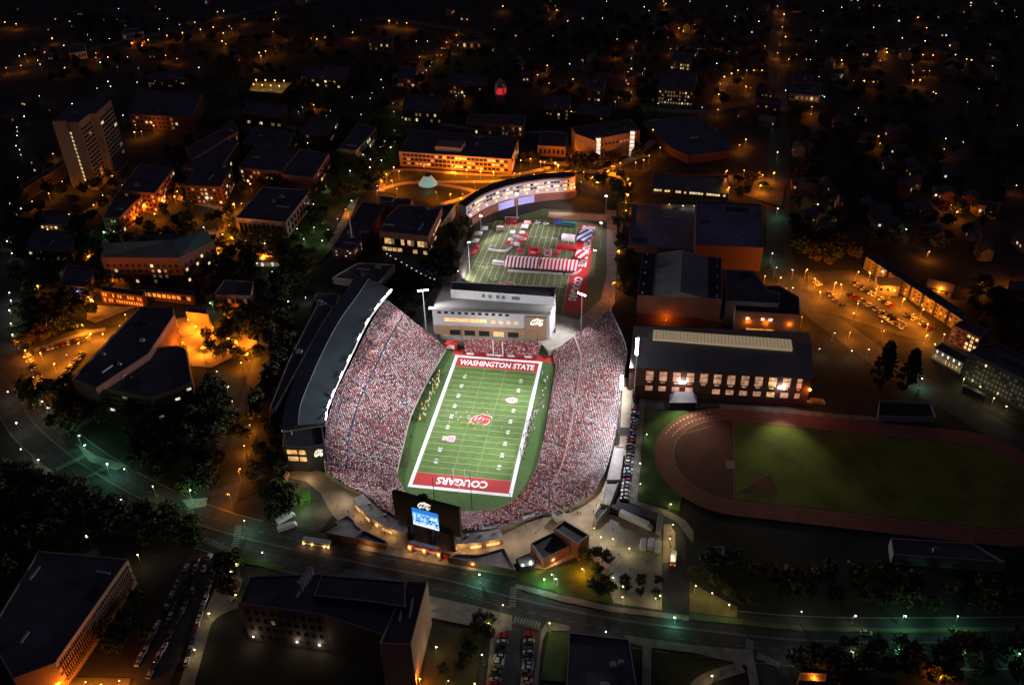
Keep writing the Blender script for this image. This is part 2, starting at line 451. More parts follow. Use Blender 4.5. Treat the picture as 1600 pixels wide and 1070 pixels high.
def emblem(parent, origin, ex, ey, nrm, m_fill, m_slit, m_edge=None):
    """university logo: a big-cat head with letter-like cuts"""
    o, ex, ey, nrm = (np.array(v, float) for v in (origin, ex, ey, nrm))
    if m_edge:
        c = np.array([.5, .5]); e = [tuple(c+(np.array(p)-c)*1.07) for p in EMBLEM]
        cutout('emblem_edge', e, m_edge, o, ex, ey, parent)
    b = cutout('emblem', EMBLEM, m_fill, o+nrm*.015, ex, ey, parent)
    for s in SLITS:
        s_c = np.mean(np.array(s), axis=0); s = [tuple(s_c+(np.array(p)-s_c)*np.array([.7, .95] if m_edge else [1.25, 1.1])) for p in s]
        cutout('emblem_cut', s, m_slit, o+nrm*.03, ex, ey, b if False else parent)
    return b
def light(kind, loc, power, col, radius=0.12, target=None, angle=None, blend=0.4, parent=None):
    l = bpy.data.lights.new('lamp_light', kind); l.energy = power; l.color = col; l.shadow_soft_size = radius
    o = bpy.data.objects.new('lamp_light', l); COL.objects.link(o); o.location = Vector([float(c) for c in loc])
    if kind == 'SPOT':
        l.spot_size = angle; l.spot_blend = blend
        o.rotation_euler = (Vector([float(c) for c in target])-o.location).to_track_quat('-Z', 'Y').to_euler()
    if parent is not None: o.parent = parent
    return o
# ------------------------------------------------------------------ stadium bowl control line (inner edge of the stands, rim) and the ground
# (inner px, rim px, rim height): from the far left end round the near end to the far right end
BOWL = [((697, 545), (603, 469), 12), ((673, 585), (577, 512), 12), ((655, 620), (551, 565), 12), ((640, 655), (526, 615), 12),
        ((628, 705), (511, 662), 12), ((621, 735), (508, 702), 8), ((624, 752), (509, 736), 3.5), ((634, 768), (538, 758), 1.6),
        ((650, 783), (573, 775), 2.5), ((670, 793), (597, 796), 3.6), ((696, 799), (650, 819), 4.2), ((722, 801), (716, 829), 4.2),
        ((768, 799), (785, 823), 3.0), ((800, 784), (838, 806), 0.9), ((823, 760), (884, 797), 0.9), ((835, 740), (918, 778), 2.0),
        ((844, 712), (943, 746), 4.5), ((852, 672), (959, 697), 6.5), ((859, 630), (969, 640), 7.5), ((865, 595), (975, 588), 7.5),
        ((868, 570), (978, 545), 7.5), ((864, 552), (953, 486), 7.5)]
ZIN = PIT+1.6
NST = 170
CI = resample([P(*a, ZIN)[:2] for a, b, z in BOWL], NST)
CR = resample([P(*b, z)[:2] for a, b, z in BOWL], NST)
CZ = np.interp(np.linspace(0, len(BOWL)-1, NST), range(len(BOWL)), [z for a, b, z in BOWL])

# ground: one sheet to the horizon with the bowl and the practice field sunk into it
def blend(k, s): return CR[k]*(1-s)+CI[k]*s
hole = [blend(k, 0.12) for k in range(0, NST, 6)]+[blend(NST-1, 0.1)]
hole += [P(*q)[:2] for q in ((966, 470), (970, 400), (974, 340), (972, 308), (925, 292), (899, 284), (855, 288), (820, 293), (785, 301), (752, 314), (726, 336), (714, 390), (700, 430), (676, 452), (655, 480), (628, 486))]
hole = ccw(hole)
floor_ = offset(hole, 3.0)
mb = MB()
S = 3500.0
outer = [(-S, -S), (S, -S), (S, S), (-S, S)]
po = [[Vector((*p, 0)) for p in outer], [Vector((float(p[0]), float(p[1]), 0)) for p in hole[::-1]]]
allp = po[0]+po[1]
n0 = len(mb.v); mb.v += [tuple(p) for p in allp]
for t in tessellate_polygon(po):
    a, b, c = (allp[i] for i in t)
    if (b-a).cross(c-a).z < 0: t = t[::-1]
    mb.f.append(tuple(n0+i for i in t)); mb.m.append(0)
for i in range(len(hole)):
    j = (i+1) % len(hole)
    mb.face([(*hole[i], 0), (*hole[j], 0), (*floor_[j], PIT), (*floor_[i], PIT)])
mb.poly(floor_, PIT)
tag(mb.build('ground', M_ground), kind='structure')

# ------------------------------------------------------------------ roads, lots, paths
MAIN = [(-30, 380), (4, 470), (14, 560), (42, 645), (95, 700), (165, 750), (250, 795), (335, 828), (430, 853), (560, 880), (700, 908), (800, 934), (950, 966), (1100, 986), (1300, 1003), (1640, 1003)]
ribbon('road', MAIN, 24, M_asphalt)
ribbon('road_cross_street', [(338, 815), (352, 770), (378, 690), (402, 600), (425, 530), (468, 440), (520, 330), (560, 270)], 13, M_asphalt)
ribbon('road_hillside', [(1214, 100), (1217, 200), (1216, 330), (1222, 410), (1268, 478), (1330, 527), (1400, 578), (1480, 625), (1640, 720)], 17, M_asphalt)
ribbon('road_to_lot', [(180, 735), (225, 700), (300, 680)], 8, M_asphalt)
ribbon('road_lower_street', [(812, 955), (806, 1000), (800, 1090)], 15, M_asphalt)
ribbon('road_corner_street', [(1190, 1005), (1205, 1040), (1220, 1090)], 12, M_asphalt)
ribbon('road_mall', [(1030, 172), (1100, 175), (1150, 165), (1215, 150)], 10, M_asphalt_worn)
ribbon('road_downtown', [(1218, 150), (1208, 90), (1215, 40), (1222, 0), (1226, -20)], 13, M_asphalt_worn)
ribbon('road_hill_lane', [(1120, 160), (1128, 135), (1140, 112)], 10, M_asphalt_worn)
ribbon('road_college_lane', [(975, 170), (985, 130), (982, 95), (1000, 60), (1050, 40)], 10, M_asphalt_worn)
ribbon('road_highway', [(-20, 112), (60, 98), (170, 70), (300, 40), (420, 10), (470, -10)], 12, M_asphalt_worn)
ribbon('road_bypass', [(585, 28), (640, 34), (700, 44), (770, 56)], 12, M_asphalt_worn)
ribbon('road_terrace', [(640, 130), (665, 105), (695, 78), (700, 55)], 9, M_asphalt_worn)
ribbon('road_eastern', [(1340, 110), (1375, 95), (1388, 75)], 10, M_asphalt_worn)
sheet('car_park_hillside', [(1262, 425), (1330, 422), (1400, 455), (1462, 512), (1450, 535), (1400, 522), (1300, 490), (1262, 455)], M_asphalt_worn)
sheet('car_park_west', [(38, 545), (120, 515), (200, 512), (170, 550), (110, 598), (80, 630), (45, 605)], M_asphalt_worn)
sheet('car_park_lower', [(293, 868), (345, 862), (296, 985), (262, 1080), (185, 1080)], M_asphalt)
sheet('car_park_side', [(773, 985), (845, 985), (843, 1085), (765, 1085)], M_asphalt)
sheet('service_yard', [(1000, 600), (1130, 612), (1250, 640), (1240, 655), (1125, 634), (1068, 640), (1005, 641), (993, 612)], M_asphalt_worn)
sheet('service_drive', [(952, 770), (985, 788), (1042, 803), (1062, 818), (1071, 842), (1076, 955), (1034, 950), (1034, 830), (1020, 812), (955, 792)], M_asphalt)
sheet('parking_strip', [(985, 632), (1001, 632), (995, 700), (984, 786), (965, 786), (976, 715)], M_asphalt)
sheet('footway_stadium', [(1000, 610), (1009, 612), (1006, 660), (997, 786), (984, 786), (993, 690)], M_walk)
sheet('footway_track', [(984, 785), (997, 782), (1042, 797), (1070, 812), (1084, 830), (1083, 850), (1074, 838), (1058, 816), (1038, 806)], M_walk)
sheet('plaza_paving', [(938, 800), (962, 806), (1034, 836), (1034, 953), (958, 942), (935, 905), (915, 850)], M_concrete)
sheet('plaza_island', [(1037, 820), (1046, 818), (1055, 832), (1055, 878), (1035, 880)], M_tan)
sheet('concourse_paving', [(476, 728), (510, 740), (545, 760), (592, 765), (620, 805), (720, 834), (790, 828), (850, 808), (892, 800), (925, 778), (950, 745), (968, 690), (978, 600),
       (992, 600), (988, 690), (972, 760), (948, 800), (925, 830), (900, 870), (852, 890), (800, 880), (720, 874), (640, 862), (560, 845), (520, 805), (500, 770), (478, 752), (440, 745)], M_tan)
sheet('footway_gate', [(560, 848), (640, 862), (720, 876), (808, 892), (806, 902), (720, 888), (600, 866), (556, 856)], M_walk)
sheet('yard_paving', [(440, 745), (478, 752), (500, 770), (520, 805), (500, 832), (440, 818), (424, 790)], M_asphalt_worn)
sheet('yard_lawn', [(446, 768), (480, 762), (496, 782), (470, 796), (448, 790)], M_grass)
sheet('grass_verge', [(808, 893), (860, 890), (925, 872), (945, 905), (960, 945), (880, 930), (806, 905)], M_grass)
sheet('footway_south', [(806, 912), (880, 930), (960, 948), (1076, 962), (1076, 970), (950, 955), (870, 938), (804, 918)], M_walk)
sheet('grass_triangle', [(1077, 908), (1100, 922), (1152, 948), (1152, 965), (1077, 957)], mat('worn_grass', (0.16, 0.14, 0.06), 0.95, 0.2, 0.2))
sheet('footway_south_verge', [(1077, 958), (1250, 978), (1400, 982), (1640, 978), (1640, 986), (1400, 989), (1250, 986), (1077, 968)], mat('verge_grass', (0.10, 0.15, 0.06), 0.95, 0.25, 0.2))
sheet('footway_lower', [(668, 930), (740, 946), (800, 962), (800, 985), (790, 985), (776, 1085), (758, 1085), (768, 985), (660, 962)], M_walk)
sheet('lawn_lower', [(668, 975), (745, 985), (756, 1000), (738, 1085), (660, 1085)], M_lawn)
sheet('footway_corner', [(846, 985), (855, 970), (890, 978), (890, 986), (855, 985), (848, 1000), (838, 1085), (830, 1085)], M_walk)
sheet('lawn_corner', [(857, 988), (889, 988), (884, 1066), (844, 1062)], M_grass)
sheet('footway_block', [(975, 992), (1085, 1008), (1176, 1016), (1190, 1090), (1175, 1090), (1166, 1040), (1085, 1020), (1018, 1012), (1017, 1085), (1003, 1085), (1004, 1010), (982, 1004)], M_walk)
sheet('lawn_block', [(1020, 1018), (1085, 1024), (1160, 1040), (1110, 1052), (1060, 1085), (1019, 1085)], M_lawn)
ribbon('footpath_block', [(1085, 1075), (1110, 1058), (1160, 1042)], 5, M_walk)
sheet('footway_west', [(340, 870), (380, 905), (372, 930), (330, 975), (300, 1085), (275, 1085), (310, 980), (345, 900)], M_walk)
sheet('lawn_west', [(345, 862), (378, 868), (444, 884), (440, 892), (380, 880)], M_grass)
ribbon('footpath_west', [(320, 972), (345, 955), (372, 945)], 4, M_walk)
sheet('crossing_island', [(50, 715), (85, 738), (82, 752), (55, 730)], M_walk)
sheet('crossing_corner', [(118, 692), (150, 712), (200, 728), (180, 735), (140, 722)], M_walk)
sheet('crossing_apron', [(285, 782), (325, 778), (322, 792), (296, 796)], M_walk)
sheet('courtyard_paving', [(228, 545), (262, 500), (325, 492), (345, 540), (400, 515), (402, 540), (330, 575), (297, 572), (292, 540)], mat('courtyard_concrete', (0.34, 0.27, 0.18), 0.9, 0.25, 0.1))
sheet('west_forecourt', [(140, 478), (212, 480), (150, 505), (135, 500)], M_walk)
ribbon('footpath_west_lot', [(38, 555), (90, 535), (140, 520), (165, 515)], 4, M_walk)
sheet('mound_lawn', [(592, 285), (610, 262), (640, 268), (790, 276), (890, 262), (880, 270), (780, 296), (700, 330), (600, 300)], M_lawn)
for pts in ([(596, 300), (605, 272), (640, 266), (720, 272), (800, 274), (860, 262)], [(600, 295), (650, 286), (740, 300), (690, 320)], [(650, 285), (700, 285), (800, 283), (870, 270)]):
    ribbon('footpath_mound', pts, 5, M_tan)
for pts in ([(890, 250), (930, 270), (985, 250), (1010, 243)], [(930, 272), (962, 275), (975, 300), (978, 345)], [(885, 272), (905, 262), (893, 240), (885, 225)], [(985, 250), (1050, 205), (1120, 205)], [(820, 250), (850, 254), (890, 258)]):
    ribbon('footpath_mall', pts, 7, M_tan)
sheet('lane_east', [(1139, 275), (1175, 268), (1226, 290), (1222, 325), (1180, 312), (1140, 300)], M_asphalt_worn)
for pts in ([(180, 302), (140, 330), (110, 350), (80, 370)], [(250, 285), (280, 310), (350, 330), (345, 365)], [(330, 360), (345, 385), (340, 430)], [(540, 210), (580, 240), (560, 290)], [(600, 190), (560, 230), (540, 260)], [(400, 190), (450, 200), (520, 205)], [(560, 300), (520, 380), (470, 430), (440, 470)], [(690, 195), (760, 205), (830, 208), (880, 208)]):
    ribbon('footpath_campus', pts, 6, M_walk)
for q in ([(590, 170), (650, 160), (640, 240), (560, 310), (500, 350), (490, 300)], [(470, 330), (520, 340), (510, 400), (450, 470), (430, 450)], [(650, 90), (760, 70), (790, 90), (720, 130)]):
    sheet('lawn_campus', q, M_grass)
sheet('practice_path', [(712, 440), (722, 395), (742, 362), (749, 362), (735, 400), (722, 450)], M_walk, base=PIT)
sheet('orange_yard', [(60, 1080), (85, 1058), (205, 1060), (200, 1090)], M_asphalt_worn)
# dashes, stop bars and crossings painted on the streets
def stripes(name, a, b, n, w_, l_, alongb=False):
    A, B = P(*a)[:2], P(*b)[:2]; d = B-A; L = np.linalg.norm(d); d /= L; SHEET[0] += .004
    mb = MB(); nn = np.array([-d[1], d[0]])
    for i in range(n):
        c = A+d*L*(i+.5)/n; e, f = (d*l_/2, nn*w_/2)
        mb.face([(*(c-e-f), .9*0+SHEET[0]), (*(c+e-f), SHEET[0]), (*(c+e+f), SHEET[0]), (*(c-e+f), SHEET[0])])
    return tag(mb.build(name, M_mark), kind='structure')
for a, b, n in (((88, 735), (135, 712), 13), ((118, 757), (166, 731), 12), ((297, 795), (300, 815), 6), ((318, 843), (362, 862), 10), ((367, 856), (374, 822), 9),
                ((800, 950), (803, 918), 8), ((803, 968), (844, 978), 9), ((1170, 1018), (1172, 1000), 5), ((1182, 1024), (1218, 1040), 9), ((370, 652), (384, 653), 4)):
    stripes('crosswalk_marking', a, b, n, 3.0, .8)
LC = resample([P(a, b)[:2] for a, b in MAIN], 220)
for off, dash in ((-0.25, 0), (0.25, 0), (-5.5, 1), (5.5, 1)):
    d = np.gradient(LC, axis=0); d /= np.linalg.norm(d, axis=1)[:, None]; q = LC+np.stack([-d[:, 1], d[:, 0]], 1)*off
    SHEET[0] += .004; mb = MB()
    for i in range(40, 219):
        if dash and i % 2: continue
        t = q[i+1]-q[i]; t /= np.linalg.norm(t); nn = np.array([-t[1], t[0]])*.12
        mb.face([(*(q[i]-nn), SHEET[0]), (*(q[i+1]-nn), SHEET[0]), (*(q[i+1]+nn), SHEET[0]), (*(q[i]+nn), SHEET[0])])
    tag(mb.build('road_lane_marking', M_mark), kind='structure')
# kerbs along the main street
for off in (-12.2, 12.2):
    d = np.gradient(LC, axis=0); d /= np.linalg.norm(d, axis=1)[:, None]; q = LC+np.stack([-d[:, 1], d[:, 0]], 1)*off
    mb = MB()
    for i in range(len(q)-1):
        if abs(i % 37) < 2: continue
        t = q[i+1]-q[i]; t /= np.linalg.norm(t); nn = np.array([-t[1], t[0]])*.2
        mb.prism([q[i]-nn, q[i+1]-nn, q[i+1]+nn, q[i]+nn], 0, .15)
    tag(mb.build('kerb', M_walk), kind='structure')

# ------------------------------------------------------------------ athletics track
A_, B_, C_ = P(1146.6, 658)[:2], P(1361, 679)[:2], P(1150, 784)[:2]
te = (B_-A_)/np.linalg.norm(B_-A_); tn = np.array([te[1], -te[0]])
r_in = float((C_-A_)@tn)/2; r_out = r_in+abs(float((P(1146, 640)[:2]-A_)@tn))
c1 = A_+tn*r_in; c2 = c1+te*112
def oval(r, n=40):
    out = []
    for i in range(n+1):
        t = math.pi*i/n; out.append(c1-tn*r*math.cos(t)-te*r*math.sin(t))
    for i in range(n+1):
        t = math.pi*i/n; out.append(c2+tn*r*math.cos(t)+te*r*math.sin(t))
    return out
sheet('grass_track_end', [(1008, 643), (1075, 643), (1075, 720), (1062, 800), (996, 782)], M_grass)
sheet('track', oval(r_out), M_track, px=False)
sheet('track_apron', oval(r_in), M_track2, px=False)
e0 = c1; 
inf = [c1-tn*(r_in-1), c1+tn*(r_in-1), c2+tn*(r_in-1)]+[c2+tn*(r_in-1)*math.cos(t)+te*(r_in-1)*math.sin(t) for t in np.linspace(.1, math.pi-.1, 20)]+[c2-tn*(r_in-1)]
sheet('track_infield', inf, M_infield, px=False)
SHEET[0] += .01
for k in range(7):
    o = oval(r_in+.2+(r_out-r_in-.4)*k/6, 60)+[oval(r_in+.2+(r_out-r_in-.4)*k/6)[0]]
    mb = MB(); hw = .28 if k == 0 else .1
    for a, b in zip(o[:-1], o[1:]):
        t = (b-a)/max(np.linalg.norm(b-a), 1e-6); nn = np.array([-t[1], t[0]])*hw
        mb.face([(*(a-nn), SHEET[0]), (*(b-nn), SHEET[0]), (*(b+nn), SHEET[0]), (*(a+nn), SHEET[0])])
    tag(mb.build('track_lane_marking', M_lane), kind='structure')
sheet('track_sector', [(1149, 772), (1201, 741), (1216, 772)], M_track2)
mb = MB()
for a, b in (((1146.6, 659), (1147, 783)), ((1065, 680), (1108, 668)), ((1150, 771), (1200, 741))):
    a, b = P(*a)[:2], P(*b)[:2]; t = (b-a)/np.linalg.norm(b-a); nn = np.array([-t[1], t[0]])*.22
    mb.face([(*(a-nn), SHEET[0]+.02), (*(b-nn), SHEET[0]+.02), (*(b+nn), SHEET[0]+.02), (*(a+nn), SHEET[0]+.02)])
tag(mb.build('track_line_marking', M_lane), kind='structure')
mb = MB()
for k in range(26):
    t = 0.35+0.9*(k % 13)/13; rr = r_in+(r_out-r_in)*(0.35 if k < 13 else 0.75); q = c1-tn*rr*math.cos(t)-te*rr*math.sin(t)
    mb.box((*q, SHEET[0]+.02), .9, .5, .03, t)
tag(mb.build('track_stagger_marking', M_paint), kind='structure')
ribbon('footway_track_side', [(1124, 636), (1200, 641), (1300, 651), (1380, 657)], 4, M_walk)
sheet('throwing_pad', [(1134, 721), (1147, 721), (1147, 733), (1134, 733)], M_walk)

# ------------------------------------------------------------------ the football field
field = tag(empty('field', (0, 0, PIT)), kind='structure')
W2, L2 = 24.385, 54.865
fz = PIT+0.05
def rect(name, x0, x1, y0, y1, z, m, parent=field):
    mb = MB(); mb.face([(x0, y0, z-PIT), (x1, y0, z-PIT), (x1, y1, z-PIT), (x0, y1, z-PIT)]); return mb.build(name, m, parent)
apron = [tuple(CI[k]*.985) for k in range(0, NST, 4)]+[tuple(CI[-1]), P(850, 548, PIT)[:2], P(705, 537, PIT)[:2]]
SHEET[0] += .0
mb = MB(); mb.poly(ccw(offset(ccw(apron), -1.0)), 0.03); mb.build('sideline_turf', M_sideturf, field)
rect('end_line_apron', -W2-3.6, W2+9, L2+1.6, L2+8.5, fz+.0, M_red)
for i in range(20):
    rect('turf_band', -W2, W2, -45.72+i*4.572, -45.72+(i+1)*4.572, fz+.012, M_turf if i % 2 else M_turf2)
rect('end_zone', -W2, W2, 45.72, L2, fz+.012, M_red); rect('end_zone', -W2, W2, -L2, -45.72, fz+.012, M_red)
bw = 1.9
mb = MB()
for x0, x1, y0, y1 in ((-W2-bw, -W2, -L2-bw, L2+bw), (W2, W2+bw, -L2-bw, L2+bw), (-W2, W2, L2, L2+bw), (-W2, W2, -L2-bw, -L2)):
    mb.face([(x0, y0, .09), (x1, y0, .09), (x1, y1, .09), (x0, y1, .09)])
mb.build('boundary_border', M_paint, field)
mb = MB()
for i in range(-10, 11):
    y = i*4.572; mb.face([(-W2, y-.1, .10), (W2, y-.1, .10), (W2, y+.1, .10), (-W2, y+.1, .10)])
mb.build('yard_line', M_line, field)
mb = MB()
for i in range(-50, 51):
    if i % 5 == 0: continue
    for x in (-W2+.4, -6.1, 6.1, W2-.4):
        mb.face([(x-.3, i*.9144-.09, .10), (x+.3, i*.9144-.09, .10), (x+.3, i*.9144+.09, .10), (x-.3, i*.9144+.09, .10)])
mb.build('hash_mark', M_line, field)
text_mesh('lettering', 'WASHINGTON STATE', M_paint, (0, 50.2), 44.5, 5.4, 0, .11, field, .035)
text_mesh('lettering', 'COUGARS', M_paint, (0, -50.3), 26, 5.2, math.pi, .11, field, .035)
for i, n in enumerate((1, 2, 3, 4, 5, 4, 3, 2, 1)):
    y = (i-4)*9.144
    for s in (-1, 1):
        text_mesh('yard_number', '%d 0' % n, M_paint, (s*(W2-8.0), y), 3.2, 2.0, -s*math.pi/2*-1, .115, field, .03)
# midfield logo, conference shields
emblem(field, (-5.4, -4.6, .12), (10.8, 0, 0), (0, 9.0, 0), (0, 0, 1), M_red, M_paint, M_paint)
for sx, sy in ((13.2, 18.3), (-13.2, -18.3)):
    q = [(0, .5), (.25, .85), (.6, 1), (.95, .95), (1, .5), (.95, .05), (.6, 0), (.25, .15)]
    c = np.array([sx-2.8, sy-2.5, .12])
    cutout('shield_edge', [(.5+(a-.5)*1.12, .5+(b-.5)*1.14) for a, b in q], mat('shield_rim', (.45, .25, .2), .8), c, (5.6, 0, 0), (0, 5.0, 0), field)
    cutout('shield', q, mat('shield_paint', (.52, .40, .42), .8), c+[0, 0, .02], (5.6, 0, 0), (0, 5.0, 0), field)
    text_mesh('shield_lettering', '12', mat('violet_paint', (.35, .08, .25), .8), (sx+.7, sy), 2.5, 2.5, 0, .16, field, .03)

# ------------------------------------------------------------------ seating bowl: one thing, its stands are parts
def seg_stand(k0, k1, rows, name, root):
    """stepped terrace between stations k0..k1"""
    n = k1-k0+1
    mb = MB(); grid = []
    for j in range(rows+1):
        t = j/rows
        xy = CI[k0:k1+1]*(1-t)+CR[k0:k1+1]*t; z = ZIN+(CZ[k0:k1+1]-ZIN)*t
        grid.append((xy, z))
    V = []; F = []
    for j in range(rows):
        xy0, z0 = grid[j]; xy1, z1 = grid[j+1]
        b = len(V)
        for i in range(n):
            V += [(*xy0[i], z0[i]), (*xy0[i], z1[i]), (*xy1[i], z1[i])]
        for i in range(n-1):
            a, c = b+3*i, b+3*i+3
            F += [(a, c, c+1, a+1), (a+1, c+1, c+2, a+2)]
    mb.v, mb.f, mb.m = V, F, [0]*len(F)
    o = mb.build('terrace', M_seat, root)
    w_ = MB(); RW = .3 if k0 == 54 else .9
    xy0, z0 = grid[0]; xy1, z1 = grid[-1]
    for i in range(n-1):
        w_.face([(*xy0[i], PIT), (*xy0[i+1], PIT), (*xy0[i+1], z0[i+1]+1.0), (*xy0[i], z0[i]+1.0)])
        w_.face([(*xy1[i+1], 0), (*xy1[i], 0), (*xy1[i], z1[i]+RW), (*xy1[i+1], z1[i+1]+RW)])
    for i in (0, n-1):
        ln = [(*g[0][i], g[1][i]+1.0) for g in grid]
        for a, b_ in zip(ln[:-1], ln[1:]): w_.face([(a[0], a[1], PIT), (b_[0], b_[1], PIT), b_, a])
    w_.build('perimeter_wall', M_rim, root)
    return o
NROW = {0: 44, 1: 26, 2: 40}
SEG = ((0, 54, 46), (54, 108, 30), (108, NST-1, 42))
stand_names = ('steep crowded grandstand under the long dark roof', 'low curved grandstand behind the end zone and the video board', 'wide open crowded grandstand opposite the roofed one')
for (k0, k1, rows), lab in zip(SEG, stand_names):
    r = tag(empty('grandstand'), lab, 'grandstand')
    seg_stand(k0, k1, rows, 'grandstand', r)
    mb = MB()                                           # aisle stairs between the seat blocks
    for k in range(k0+4, k1-1, 7):
        A, B = np.array([*CI[k], ZIN+.35]), np.array([*CR[k], CZ[k]+.35]); d = CI[min(k+1, NST-1)]-CI[k-1]; d /= np.linalg.norm(d); h_ = np.array([*d, 0])*.38
        mb.face([A-h_, A+h_, B+h_, B-h_])
    mb.build('aisle', M_stair, r)
    if k0 == 108:                                       # cross walkway part way up
        mb = MB()
        for k in range(118, NST-1):
            q = [CI[j]*(1-t)+CR[j]*t for j, t in ((k, .36), (k+1, .36), (k+1, .385), (k, .385))]
            z = [ZIN+(CZ[j]-ZIN)*.41+.45 for j in (k, k+1, k+1, k)]
            mb.face([(*a, b) for a, b in zip(q, z)])
        mb.build('walkway', M_stair, r)
        mb = MB()
        for k in range(126, NST-1):
            a, b = CR[k], CR[k+1]; mb.face([(*a, CZ[k]), (*b, CZ[k+1]), (*b, CZ[k+1]+2.2), (*a, CZ[k]+2.2)])
            if k % 3 == 0: mb.box((*a, CZ[k]), .25, .25, 2.6)
        mb.build('railing', mat('pale_mesh_rail', (.30, .34, .40), .6), r)
    if k0 == 0:
        mb = MB()
        for k in range(6, 52):
            t = .68; q = [CI[j]*(1-t)+CR[j]*t for j in (k, k+1)]; z = [ZIN+(CZ[j]-ZIN)*t+.4 for j in (k, k+1)]
            mb.face([(*q[0], z[0]), (*q[1], z[1]), (*q[1], z[1]+.7), (*q[0], z[0]+.7)])
        mb.build('railing', mat('blue_rail', (.10, .22, .38), .6), r)

# crowd: seated people on every bench
def ring(cx, cy, z, rx, ry, n=5, ph=0.0):
    return [(cx+rx*math.cos(2*math.pi*i/n+ph), cy+ry*math.sin(2*math.pi*i/n+ph), z) for i in range(n)]
def sitter():
    """one seated spectator facing +y, one continuous body: lap, trunk, neck and head"""
    R = [ring(0, .16, .0, .20, .30), ring(0, .10, .22, .23, .26), ring(0, 0, .34, .22, .17), ring(0, 0, .68, .25, .15), ring(0, 0, .80, .09, .08), ring(0, 0, .90, .12, .13), ring(0, .01, 1.02, .11, .12)]
    v = [p for r in R for p in r]+[(0, 0, 1.09)]; f = []; col = []
    for j in range(len(R)-1):
        for i in range(5):
            a = j*5+i; b = j*5+(i+1) % 5; f.append((a, b, b+5, a+5)); col.append(0 if j < 2 else (1 if j < 4 else 2))
    for i in range(5): f.append((30+i, 30+(i+1) % 5, 35)); col.append(3)
    return np.array(v), f, col
SV, SF, SC = sitter()
SHIRTS = [((.50, .04, .07), .29), ((.94, .88, .90), .34), ((.34, .28, .32), .06), ((.015, .012, .02), .17), ((.20, .03, .06), .06), ((.78, .46, .52), .11), ((.10, .14, .32), .03), ((.55, .45, .10), .02)]
LEGS = [(.03, .035, .06), (.06, .06, .07), (.10, .11, .16), (.02, .02, .02), (.2, .17, .13)]
SKIN = [(.55, .36, .27), (.48, .30, .22), (.30, .17, .11), (.62, .44, .36)]
HAIRS = [(.05, .03, .02), (.12, .07, .03), (.30, .2, .1), (.5, .48, .46), (.42, .03, .05), (.02, .02, .02)]
def clump(x, y):
    return .5+.25*math.sin(x*.13+2*math.sin(y*.071))+.25*math.sin(y*.17+1.3*math.sin(x*.093)+1)
def person_cols(x=None, y=0):
    p_ = [p for _, p in SHIRTS]
    if x is not None:
        c = clump(x, y); p_ = [p_[0]*(1.35-.7*c), p_[1]*(.45+1.1*c), p_[2], p_[3]*(1.4-.8*c), p_[4]*(1.3-.6*c), p_[5]*(.8+1.2*c), p_[6]*(.6+c), p_[7]]
        if x > 30: p_[0] *= 1.4; p_[4] *= 1.4; p_[1] *= .8
        if y < -45 and x < 20: p_[1] *= 1.5; p_[6] *= 2
    s = random.choices([c for c, _ in SHIRTS], p_)[0]
    return [random.choice(LEGS), s, random.choice(SKIN), random.choice(HAIRS)]
M_person = mat('clothed_figure', (.5, .5, .5), .85, attr='Col')
def colour_mesh(me, cols):
    ca = me.color_attributes.new('Col', 'FLOAT_COLOR', 'CORNER')
    tot = np.zeros(len(me.polygons), int); me.polygons.foreach_get('loop_total', tot)
    c = np.repeat(np.concatenate([np.asarray(cols), np.ones((len(cols), 1))], 1), tot, axis=0)
    ca.data.foreach_set('color', c.astype(np.float32).ravel())
    me.materials.append(M_person)
seats = []
for k0, k1, rows in SEG:
    for j in range(rows):
        t = (j+.55)/rows
        xy = CI[k0:k1+1]*(1-t)+CR[k0:k1+1]*t
        tz = (j+1)/rows
        seg = np.linalg.norm(np.diff(xy, axis=0), axis=1); cum = np.concatenate([[0], np.cumsum(seg)]); L = cum[-1]
        if k0 == 108 and .358 < t < .387: continue
        if k0 == 0 and .665 < t < .695: continue
        n = int(L/.66)
        for s in (np.arange(n)+.5)*L/n:
            i = min(np.searchsorted(cum, s)-1, len(seg)-1); u = (s-cum[i])/seg[i]; kk = i+u
            if abs(((kk+k0-(k0+4))+3.5) % 7-3.5)*seg[i] < .5 and t < .96 and 2 < kk < k1-k0-1: continue
            dens = .90 if not (k0 == 54 and kk > 38 and t > .8) else .4
            q = xy[i]*(1-u)+xy[i+1]*u
            if random.random() > dens-.22*max(0, clump(q[1]*1.7+9, q[0]*1.9)-.55)/.45-(.12 if t > .9 else 0): continue
            z = ZIN+((CZ[k0+i]*(1-u)+CZ[k0+i+1]*u)-ZIN)*tz
            inn = CI[k0+i]-CR[k0+i]
            seats.append((q[0], q[1], z+.25+random.uniform(-.06, .1), math.atan2(inn[1], inn[0])-math.pi/2+random.uniform(-.5, .5), random.uniform(1.05, 1.3)))
